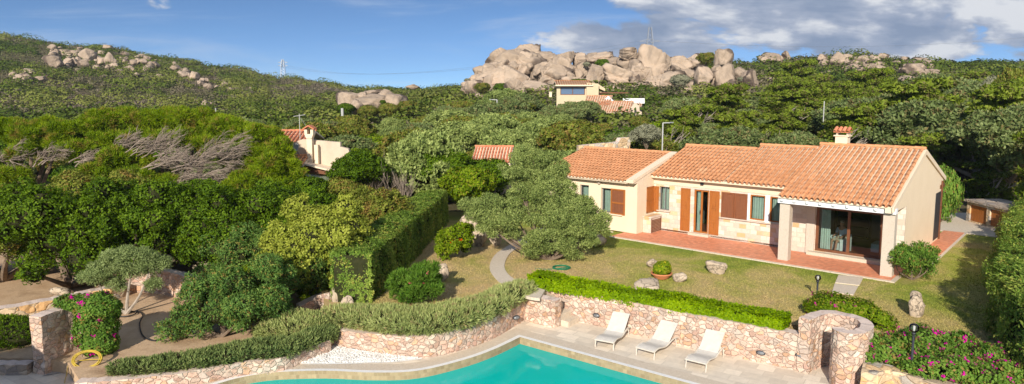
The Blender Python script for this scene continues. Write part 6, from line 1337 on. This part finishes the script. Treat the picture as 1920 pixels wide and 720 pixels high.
LEFT = [(103,115,30,24),(165,105,32,24),(157,119,18,16),(138,116,16,14),(194,116,20,16),(207,113,22,26),(122,98,20,12),(203,90,24,10),(237,117,12,14),(250,118,14,16),(268,119,22,16),(290,122,18,18),(265,107,26,10),(330,128,20,14),(347,136,18,14),(365,144,20,18),(378,152,12,12),(388,161,18,10),(75,148,20,10),(35,147,20,14),(50,133,22,10),(30,170,16,10),(370,190,16,10),(385,196,16,16),(400,198,16,12),(180,128,14,12),(215,124,16,12),(278,132,18,12),(300,143,12,8),(225,133,14,8),(126,124,12,8),(150,132,16,8),(243,127,14,10),(256,140,12,8),(320,190,10,6),(422,158,14,8),(405,163,10,7),(430,167,10,6),(88,140,12,8),(190,100,12,10),(276,112,14,12),(60,137,12,8),(395,165,8,6),(225,150,8,5),(470,166,12,6)]
for i,(px,py,w,h) in enumerate(LEFT):
    q = hit(px, py+h*0.5, 60, 420); Y = (q.y if q is not None else 300)-1.0
    boulder(px,py,w,h,Y,{7:'single rock capping the left hill skyline',1:'largest pale rock on the left hill',13:'topmost of the line of boulders stepping down the left hill',23:'pale boulder alone low on the left hill above the pines'}.get(i,'pale granite boulder on the left hill'),rnd_=True,group='boulders on the left hill',dd=0.8)
for (n_r, x0, x1, f0, f1, spread, lab, grp) in ((46,95,292,100,124,16,'pale granite boulder on the left hill','boulders on the left hill'),(16,325,400,126,164,8,'pale granite boulder on the left hill','boulders on the left hill'),(8,20,80,140,150,8,'pale granite boulder on the left hill','boulders on the left hill'),
    (26,1535,1660,116,122,12,'pale granite boulder scattered on the right hill','boulders on the right hill'),(22,1692,1756,126,140,14,'pale granite boulder scattered on the right hill','boulders on the right hill'),(8,1420,1475,110,114,6,'pale granite boulder scattered on the right hill','boulders on the right hill')):
    for k in range(n_r):
        px = rsf.uniform(x0, x1); py = np.interp(px, [x0, x1], [f0, f1])+rsf.normal()*spread*0.5; w = rsf.uniform(7, 19); h = w*rsf.uniform(0.55, 1.0); q = hit(px, py+h*0.5, 100, 420); Y = (q.y-1) if q is not None else (330 if px < 500 else 196)
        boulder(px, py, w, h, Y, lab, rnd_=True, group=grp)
for (px, py, w, lab) in ((648,206,34,'bush below the left end of the small outcrop'),(690,212,40,'bush below the middle of the small outcrop'),(728,208,40,'bush below the long whale backed rock'),(764,202,38,'bush below the right end of the small outcrop'),(718,192,12,'little bush growing on the small outcrop')):
    single('bush', 'f_oak' if w > 35 else 'f_mastic', px, py-w*0.3, 111 if w > 20 else 113, w*111/1280/4.2, lab, 'bush', 'bush', j=w % 3, H=2.4)
# bushes growing in the cracks of the outcrop
for i,(px,py,w,Y,lab) in enumerate(((1086,165,40,150,'green bush between the outcrop and the modern house roof'),(1100,122,14,163,'small bush in a crack near the granite cube'),(905,167,30,152,'bush below the left foot of the outcrop'),(940,168,28,150,'bush left of the single rounded rock'),(1276,155,36,148,'grey green bush between the giant boulder and the egg shaped one'),(1222,172,22,150,'bush at the foot of the giant boulder'),(1388,172,22,143,'dark green bush under the smooth upright boulder'),(1390,150,14,150,'small bush between the standing boulders'),(1325,112,34,166,'bush on the skyline left of the tall flat topped stone'),(1205,165,14,152,'small bush in the cracks of the right peak'),(876,152,12,160,'tiny bush on the left tail of the outcrop'),(1345,185,40,140,'grey bush below the standing group'),(1130,122,26,164,'dark bush behind the brown upright boulder'))):
    single('bush', ('f_mastic','f_grey','f_oak')[i % 3], px, py-w*0.35, Y, w*Y/1280/4.2, lab, 'bush', 'bush', j=i % 3, H=2.4)

# ------------------------------------------------------------------ neighbouring houses
def local(px, py, Y, o): q = deep(px, py, Y)-o; return (q.x, q.z)
o = Vector((deep(600,330,41).x, 41, 0.3)); nh = thing('neighbour_house', 'beige neighbouring house with white chimney and satellite dish at the left', 'house', o)
F = lambda px, py: local(px, py, 41, o)
w = MB(); w.prism([F(530,276),F(567,261),F(582,262),F(638,267),F(638,275),F(653,279),F(660,304),F(660,400),F(530,400)], 0.0, 0.35, 'y'); w.build('parapet_wall', G['plaster_old'], nh)
a = F(585,271); b = F(590,330); w = MB(); w.box(F(583,0)[0], F(590,0)[0], -0.35, -0.002, b[1], a[1]); w.build('buttress', G['plaster_pale'], nh)
w = MB(); w.box(F(646,0)[0]-3.6, F(646,0)[0], 0.352, 3.0, F(0,400)[1], F(0,300)[1]); w.build('body_wall', G['plaster_old'], nh)
x0, x1 = F(570,0)[0], F(580,0)[0]; zt = F(0,258)[1]; zb = F(0,298)[1]
w = MB(); w.box(x0, x1, -0.45, -0.05, zb-0.4, zt); w.prism([(x0,zt-0.02),(x0-0.10,zt+0.22),(x0-0.10,zt+0.5),(x0+0.06,zt+0.5),(x0+0.06,zt+0.24),(x1-0.06,zt+0.24),(x1-0.06,zt+0.5),(x1+0.10,zt+0.5),(x1+0.10,zt+0.22),(x1,zt-0.02)], -0.50, 0.0, 'y'); nc_ = w.build('chimney', G['plaster_pale'], nh)
w = MB(); w.prism([(x0-0.18,zt+0.50),((x0+x1)/2,zt+0.70),(x1+0.18,zt+0.50),(x1+0.18,zt+0.57),((x0+x1)/2,zt+0.78),(x0-0.18,zt+0.57)], -0.60, 0.1, 'y'); w.build('chimney_cap', G['rooftile_red'], nc_)
w = MB(); w.box(x0-0.02, x1+0.02, -0.02, 0.03, zt+0.24, zt+0.5); w.build('flue_opening', G['dark_metal'], nc_)
rp = bpy.data.objects.new('roof_frame', None)
bpy.data.objects.remove(rp)
def sub_roof(parent, cpos, rz, wdt, ze, vr, zr, mat, seed, per=0.24, name='roof'):
    h = MB(); rf = tiled_roof(parent, 0, wdt, 0, ze, vr, zr, name, mat, per, 0.42, seed=seed); rf.location = cpos; rf.rotation_euler = (0,0,rz); return rf
e_ = F(500,272); sub_roof(nh, (e_[0]-1.2, 0.5, e_[1]-0.1), 0.05, 3.4, 0.0, 2.6, 0.75, 'rooftile_red', 31)
e_ = F(540,306); sub_roof(nh, (e_[0]-0.2, -1.3, e_[1]), -0.05, 1.55, 0.0, 1.25, 0.42, 'rooftile', 32)
w = MB(); A1 = F(580,302); B1 = F(651,320); w.prism([A1,(A1[0],A1[1]-0.10),(B1[0],B1[1]-0.10),B1], -1.2, -0.01, 'y'); w.build('verge', G['plaster_pale'], nh)
w = MB(); A1 = F(556,310); B1 = F(580,305); C1 = F(650,324); w.prism([A1,B1,C1,(C1[0],C1[1]-0.16),(A1[0],A1[1]-0.16)], -0.9, -0.3, 'y'); w.build('porch_beam', G['wood_frame'], nh)
w = MB(); A1 = F(560,318); B1 = F(640,330); w.prism([A1,B1,(B1[0],B1[1]-0.08),(A1[0],A1[1]-0.08)], -3.4, -1.0, 'y'); w.build('flat_roof', G['roof_felt'], nh)
w = MB(); A1 = F(640,326); B1 = F(704,337); w.tube([(A1[0],-1.3,A1[1]),(B1[0],-1.3,B1[1])], 0.07, 6); w.build('gutter', G['dark_metal'], nh)
w = MB(); g1 = F(640,318); w.prism([(g1[0],g1[1]),(g1[0]+0.35,g1[1]+0.35),(g1[0]+0.65,g1[1]+0.05),(g1[0]+0.5,g1[1]-0.3)], -0.2, -0.1, 'y'); w.build('awning', G['green_sheet'], nh)
dq = deep(554,277,40.3); ds = thing('satellite_dish', 'pale round satellite dish on the neighbouring house', 'satellite dish', dq, -0.5)
M = Matrix.Rotation(math.radians(70), 4, 'X'); w = MB(); w.lathe([(0.01,-0.07),(0.12,-0.055),(0.22,-0.02),(0.27,0.02),(0.275,0.03),(0.26,0.025),(0.2,-0.005),(0.01,-0.05)], 20, M=M); w.build('reflector', G['pale_metal'], ds, True)
w = MB(); w.tube([(0,0.04,-0.02),(0,0.3,-0.5)], 0.025, 6); w.build('bracket', G['grey_metal'], ds)
an = thing('roof_antenna', 'thin television aerial mast beside the white chimney', 'aerial', deep(563,268,41.2)); w = MB(); w.tube([(0,0,0),(0,0,1.75)], 0.022, 6); w.build('mast', G['pale_metal'], an)
w = MB(); w.tube([(-0.35,0,1.6),(0.35,0,1.7)], 0.018, 5); w.build('boom', G['pale_metal'], an)
w = MB(); w.tube([(0,0,1.6),(1.1,0.1,-0.1)], 0.012, 4); w.build('guy_wire', G['grey_metal'], an)
# small red roofed house behind the tall hedge
o = deep(884,305,47); rh = thing('garden_house', 'small house with a bright red hipped tile roof behind the tall hedge', 'house', (o.x, 47, 0), -0.12)
w = MB(); w.box(0.1,2.7,0.15,3,0,o.z-0.06); w.build('wall', G['plaster'], rh); rf = sub_roof(rh, (-0.05,0,o.z), 0, 2.75, 0, 1.9, 0.95, 'rooftile_red', 33, 0.21)
# pale modern house under the outcrop
YM = 116; o = deep(1045,190,YM); mh = thing('modern_house', 'pale yellow modern house with a wide window below the granite outcrop', 'house', (o.x, YM, o.z)); F = lambda px, py: local(px, py, YM, Vector((o.x, YM, o.z)))
z0 = F(0,190)[1]; w = MB(); holed_wall(w, F(1045,0)[0], F(1101,0)[0], z0-2, F(0,160)[1], 0, 0.3, [(F(1052,0)[0],F(1099,0)[0],F(0,178)[1],F(0,163)[1])]); w.build('wall', G['plaster_ochre'], mh)
w = MB(); w.prism([(F(1101,0)[0],z0-2),(F(1101,0)[0],F(0,155)[1]),(F(1124,0)[0],F(0,157)[1]),(F(1124,0)[0],z0-2)], -0.6, 6, 'y'); w.build('wall', G['plaster_ochre'], mh)
w = MB(); w.prism([(F(1124,0)[0],F(0,157)[1]),(F(1138,0)[0],F(0,166)[1]),(F(1138,0)[0],F(0,171)[1]),(F(1124,0)[0],F(0,165)[1])], 0.5, 5, 'y'); w.box(F(1124,0)[0],F(1132,0)[0],1.2,5,F(0,185)[1],F(0,172)[1]); w.build('carport_wall', G['plaster_ochre'], mh)
w = MB(); w.box(F(1124,0)[0],F(1182,0)[0],0.2,3,F(0,175)[1],F(0,173)[1]); w.build('pergola', G['wood_frame'], mh)
w = MB(); w.box(F(1042,0)[0],F(1113,0)[0],-0.9,4.5,F(0,161.5)[1],F(0,159.5)[1]); w.build('roof_slab', G['plaster_pale'], mh)
rf = sub_roof(mh, (F(1043,0)[0],-0.85,F(0,159)[1]), 0, F(1112,0)[0]-F(1043,0)[0], 0, 4.0, 0.7, 'rooftile', 34, 0.4)
def win_part(parent, a, b, c, d, y, n=2, fr=0.12):
    w = MB(); w.box(a,a+fr,y,y+.1,c,d); w.box(b-fr,b,y,y+.1,c,d); w.box(a+fr,b-fr,y,y+.1,d-fr,d); w.box(a+fr,b-fr,y,y+.1,c,c+fr)
    for k in range(1,n): x = a+(b-a)*k/n; w.box(x-fr/2,x+fr/2,y-.01,y+.09,c+fr,d-fr)
    f = w.build('window', G['wood_frame'], parent); g = MB(); g.add([(a+fr,y+.05,c+fr),(b-fr,y+.05,c+fr),(b-fr,y+.05,d-fr),(a+fr,y+.05,d-fr)], [(0,1,2,3)]); g.build('pane', G['window_blue'], f)
m_, n_, l_, out_ = newmat('window_blue'); b_ = N(n_, 'ShaderNodeBsdfPrincipled', Roughness=0.08); b_.inputs['Base Color'].default_value = (0.10,0.16,0.26,1); b_.inputs['Specular IOR Level'].default_value = 0.9; l_.new(b_.outputs[0], out_.inputs[0]); MATS['window_blue'] = m_
win_part(mh, F(1052,0)[0], F(1099,0)[0], F(0,178)[1], F(0,163)[1], 0.12)
w = MB(); w.box(F(1031,0)[0],F(1036,0)[0],0,0.5,F(0,182)[1],F(0,173)[1]); w.box(F(1030,0)[0],F(1037,0)[0],-0.05,0.55,F(0,173)[1],F(0,172)[1]); w.build('chimney', G['plaster_pale'], mh)
# old farmhouse roofs
YO = 98; o = deep(1150,200,YO); oh = thing('old_house', 'old house with mottled orange tiled roofs right of the modern house', 'house', (o.x, YO, o.z)); F = lambda px, py, Y=YO: local(px, py, Y, Vector((o.x, Y, o.z)))
rf = sub_roof(oh, (F(1100,0)[0],3.2,F(0,198)[1]), -0.25, 3.9, 0, 3.8, 1.35, 'rooftile_old', 35, 0.34)
rf = sub_roof(oh, (F(1116,0)[0],0,F(0,211)[1]), -0.28, 5.2, 0, 4.3, 1.5, 'rooftile_old', 36, 0.34); rf = sub_roof(oh, (F(1178,0)[0],1.2,F(0,207)[1]), -0.28, 2.2, 0, 2.6, 0.8, 'rooftile_old', 37, 0.34)
w = MB(); w.prism([F(1176,210),F(1190,192),F(1203,203),F(1203,215),F(1176,222)], -0.2, 0.1, 'y'); w.build('gable_wall', G['plaster_old'], oh)
w = MB(); w.prism([F(1136,192),F(1149,180),F(1160,190),F(1160,196),F(1136,200)], 4.5, 4.8, 'y'); w.build('gable_wall', G['white_paint'], oh)
w = MB(); w.box(F(1122,0)[0],F(1176,0)[0],0.5,4,F(0,225)[1],F(0,213)[1]); w.build('body_wall', G['plaster_old'], oh)
ww = tag(MB().box(0,3.4,0,0.3,0,0.8).build('white_wall', G['white_paint']), 'whitewashed wall between the old roofs and the outcrop', 'wall'); q = deep(1168,194,108); ww.location = q
# parapet behind the left wing
a = deep(1083,274,46); b = deep(1178,263,47.5); c = deep(1150,270,46.8)
stone_wall('parapet_wall', 'stone capped parapet wall behind the left wing roof', [Vector((a.x,a.y,0)), Vector((c.x,c.y,0)), Vector((b.x,b.y,0))], 0.4, 0.0, lambda t: a.z+0.05+(0.45 if t > 0.75 else 0.25*t), mat='tanstone', seed=41)
# posts
def post(px, py0, py1, Y, label, arm=0, name='lamp_post', r=0.045):
    a = deep(px, py1, Y); h = meters(py1-py0, Y); t = thing(name, label, 'post', a); mb = MB(); mb.tube([(0,0,-0.8),(0,0,h)], r, 8); mb.build('pole', G['pale_metal'], t)
    if arm: mb = MB(); mb.tube([(0,0,h-0.02),(arm,0,h)], r*0.8, 6); mb.build('arm', G['pale_metal'], t); mb = MB(); mb.box(arm*0.75,arm*1.15,-0.1,0.1,h-0.02,h+0.05); mb.build('lamp_head', G['grey_metal'], t)
post(1242,230,272,46,'lamp post with a short arm behind the villa roof',0.6); post(1544,190,221,58,'white pole among the wind combed cypresses above the villa roof',0,'pole'); post(932,187,205,82,'small lamp post in the wood left of the modern house',-0.8,r=0.07)
post(405,203,217,95,'grey pole above the bare branched pines',0,'pole',0.09); post(642,203,213,98,'short white pillar below the small outcrop',0,'pole',0.2)
# pylons and their wires
def pylon(px, py0, py1, Y, label, arms=(0.36,), aw=0.42):
    a = deep(px, py1, Y); h = meters(py1-py0, Y); t = thing('pylon', label, 'pylon', a); r = max(0.09, 0.00034*Y); hb = h*0.13; hh = h*1.5
    mb = MB(); H0 = -h*0.5
    for sx_ in (-1,1):
        for sy in (-1,1): mb.tube([(sx_*hb*1.3,sy*hb*1.3,H0),(sx_*hb*0.75,sy*hb*0.75,h*0.55),(sx_*hb*0.35,sy*hb*0.35,h)], r, 4)
    n = 9
    for k in range(n):
        z0 = H0+(h-H0)*k/n; z1 = H0+(h-H0)*(k+1)/n; wz = lambda z: hb*(1.3-0.95*(z-H0)/(h-H0))
        mb.tube([(-wz(z0),-wz(z0),z0),(wz(z1),-wz(z1),z1)], r*0.6, 3); mb.tube([(wz(z0),-wz(z0),z0),(-wz(z1),-wz(z1),z1)], r*0.6, 3)
    mb.build('lattice', G['grey_metal'], t)
    for f in arms:
        mb = MB(); z = h*(1-f); mb.tube([(-h*aw,0,z-0.05*h),(0,0,z+0.03*h),(h*aw,0,z-0.05*h)], r*1.1, 4); mb.tube([(-h*aw,0,z-0.05*h),(0,0,z-0.1*h),(h*aw,0,z-0.05*h)], r, 4); mb.build('cross_arm', G['grey_metal'], t)
    return a, h
a, h = pylon(1218,52,97,250,'lattice power pylon behind the right granite peak',(0.52,)); b, h2 = pylon(531,112,141,620,'distant lattice pylon beyond the left hill',(0.35,0.15),0.3)
for k, (da, db) in enumerate(((-1,-1),(1,1))):
    A1 = a+Vector((da*h*0.42,0,h*0.43)); B1 = b+Vector((db*h2*0.3,0,h2*0.6)); pts = []
    for i in range(25): f = i/24; q = A1.lerp(B1, f); q.z -= 4*9.5*f*(1-f); pts.append(q)
    mb = MB(); mb.tube(pts, [0.03+0.05*i/24 for i in range(25)], 4); tag(mb.build('power_line', G['grey_metal']), ['upper power line sagging left from the near pylon','lower power line sagging left from the near pylon'][k], 'power line')
A1 = a+Vector((h*0.42,0,h*0.43)); B1 = Vector((300,330,42)); mb = MB(); mb.tube([A1.lerp(B1, i/12)-Vector((0,0,24*(i/12)*(1-i/12))) for i in range(13)], 0.04, 4); tag(mb.build('power_line', G['grey_metal']), 'faint power line running right from the near pylon', 'power line')
# shed at the right
sh = thing('garden_shed', 'low stone shed with two wooden doors at the end of the yard', 'shed', (25.9, 38.4, -0.03), math.radians(-88))
w = MB(); holed_wall(w, 0, 3.7, 0, 1.12, 0, 0.25, [(0.25,1.55,0.06,0.98),(1.80,3.25,0.06,0.98)]); w.box(0,0.25,0.252,1.7,0,1.1); w.box(3.45,3.7,0.252,1.7,0,1.1); w.box(0,3.7,1.7,1.9,0,1.1); w.build('wall', G['tanstone'], sh)
w = MB(); w.box(-0.12,3.85,-0.12,2.0,1.125,1.24); w.build('roof_slab', G['greystone'], sh)
for (x0, x1) in ((0.26,0.89),(0.91,1.54),(1.81,2.51),(2.53,3.24)):
    w = MB(); n = 5
    for k in range(n): c = (x1-x0)/n; w.box(x0+k*c+0.005, x0+(k+1)*c-0.005, 0.08, 0.12, 0.07, 0.97)
    w.build('door', G['wood'], sh)
stone_wall('oven_wall', 'curved stone wall right of the shed', spline([Vector((26.0,34.4,0)), Vector((27.2,33.3,0)), Vector((28.6,33.6,0)), Vector((29.4,34.8,0))], 4), 0.4, -0.1, 0.9, mat='greystone', seed=45)
# dirt track in the valley
def drape(name, px_pts, hwid, mat):
    P = [hit(x, y, 60, 400) for x, y in px_pts]; P = [p for p in P if p is not None]; P = resample([Vector(p) for p in P], 3); A = offset(P, hwid); B = offset(P, -hwid)
    vs = [(q.x,q.y,float(th(q.x,q.y))+0.35) for q in A]+[(q.x,q.y,float(th(q.x,q.y))+0.35) for q in B]; n = len(P); return tag(obj(name, pymesh(vs, [(i,i+1,n+i+1,n+i) for i in range(n-1)]), G[mat]), kind='structure')
drape('dirt_track', [(440,226),(475,215),(510,208),(560,203)], 1.6, 'dirt')

# thin sea air over the whole valley
hm = MB(); hm.box(-1400, 1400, -60, 1390, -6, 75); hz = obj('haze', hm.mesh('haze'))
m_, n_, l_, out_ = newmat('haze_air'); vol = n_.new('ShaderNodeVolumePrincipled'); vol.inputs['Color'].default_value = (0.80, 0.88, 1.0, 1); vol.inputs['Density'].default_value = 0.00018; vol.inputs['Anisotropy'].default_value = 0.2
l_.new(vol.outputs[0], out_.inputs['Volume']); hz.data.materials.append(m_); tag(hz, 'thin bluish sea haze over the valley', 'haze', kind='stuff')
cy.volume_bounces = 0; cy.volume_step_rate = 5; cy.volume_max_steps = 32
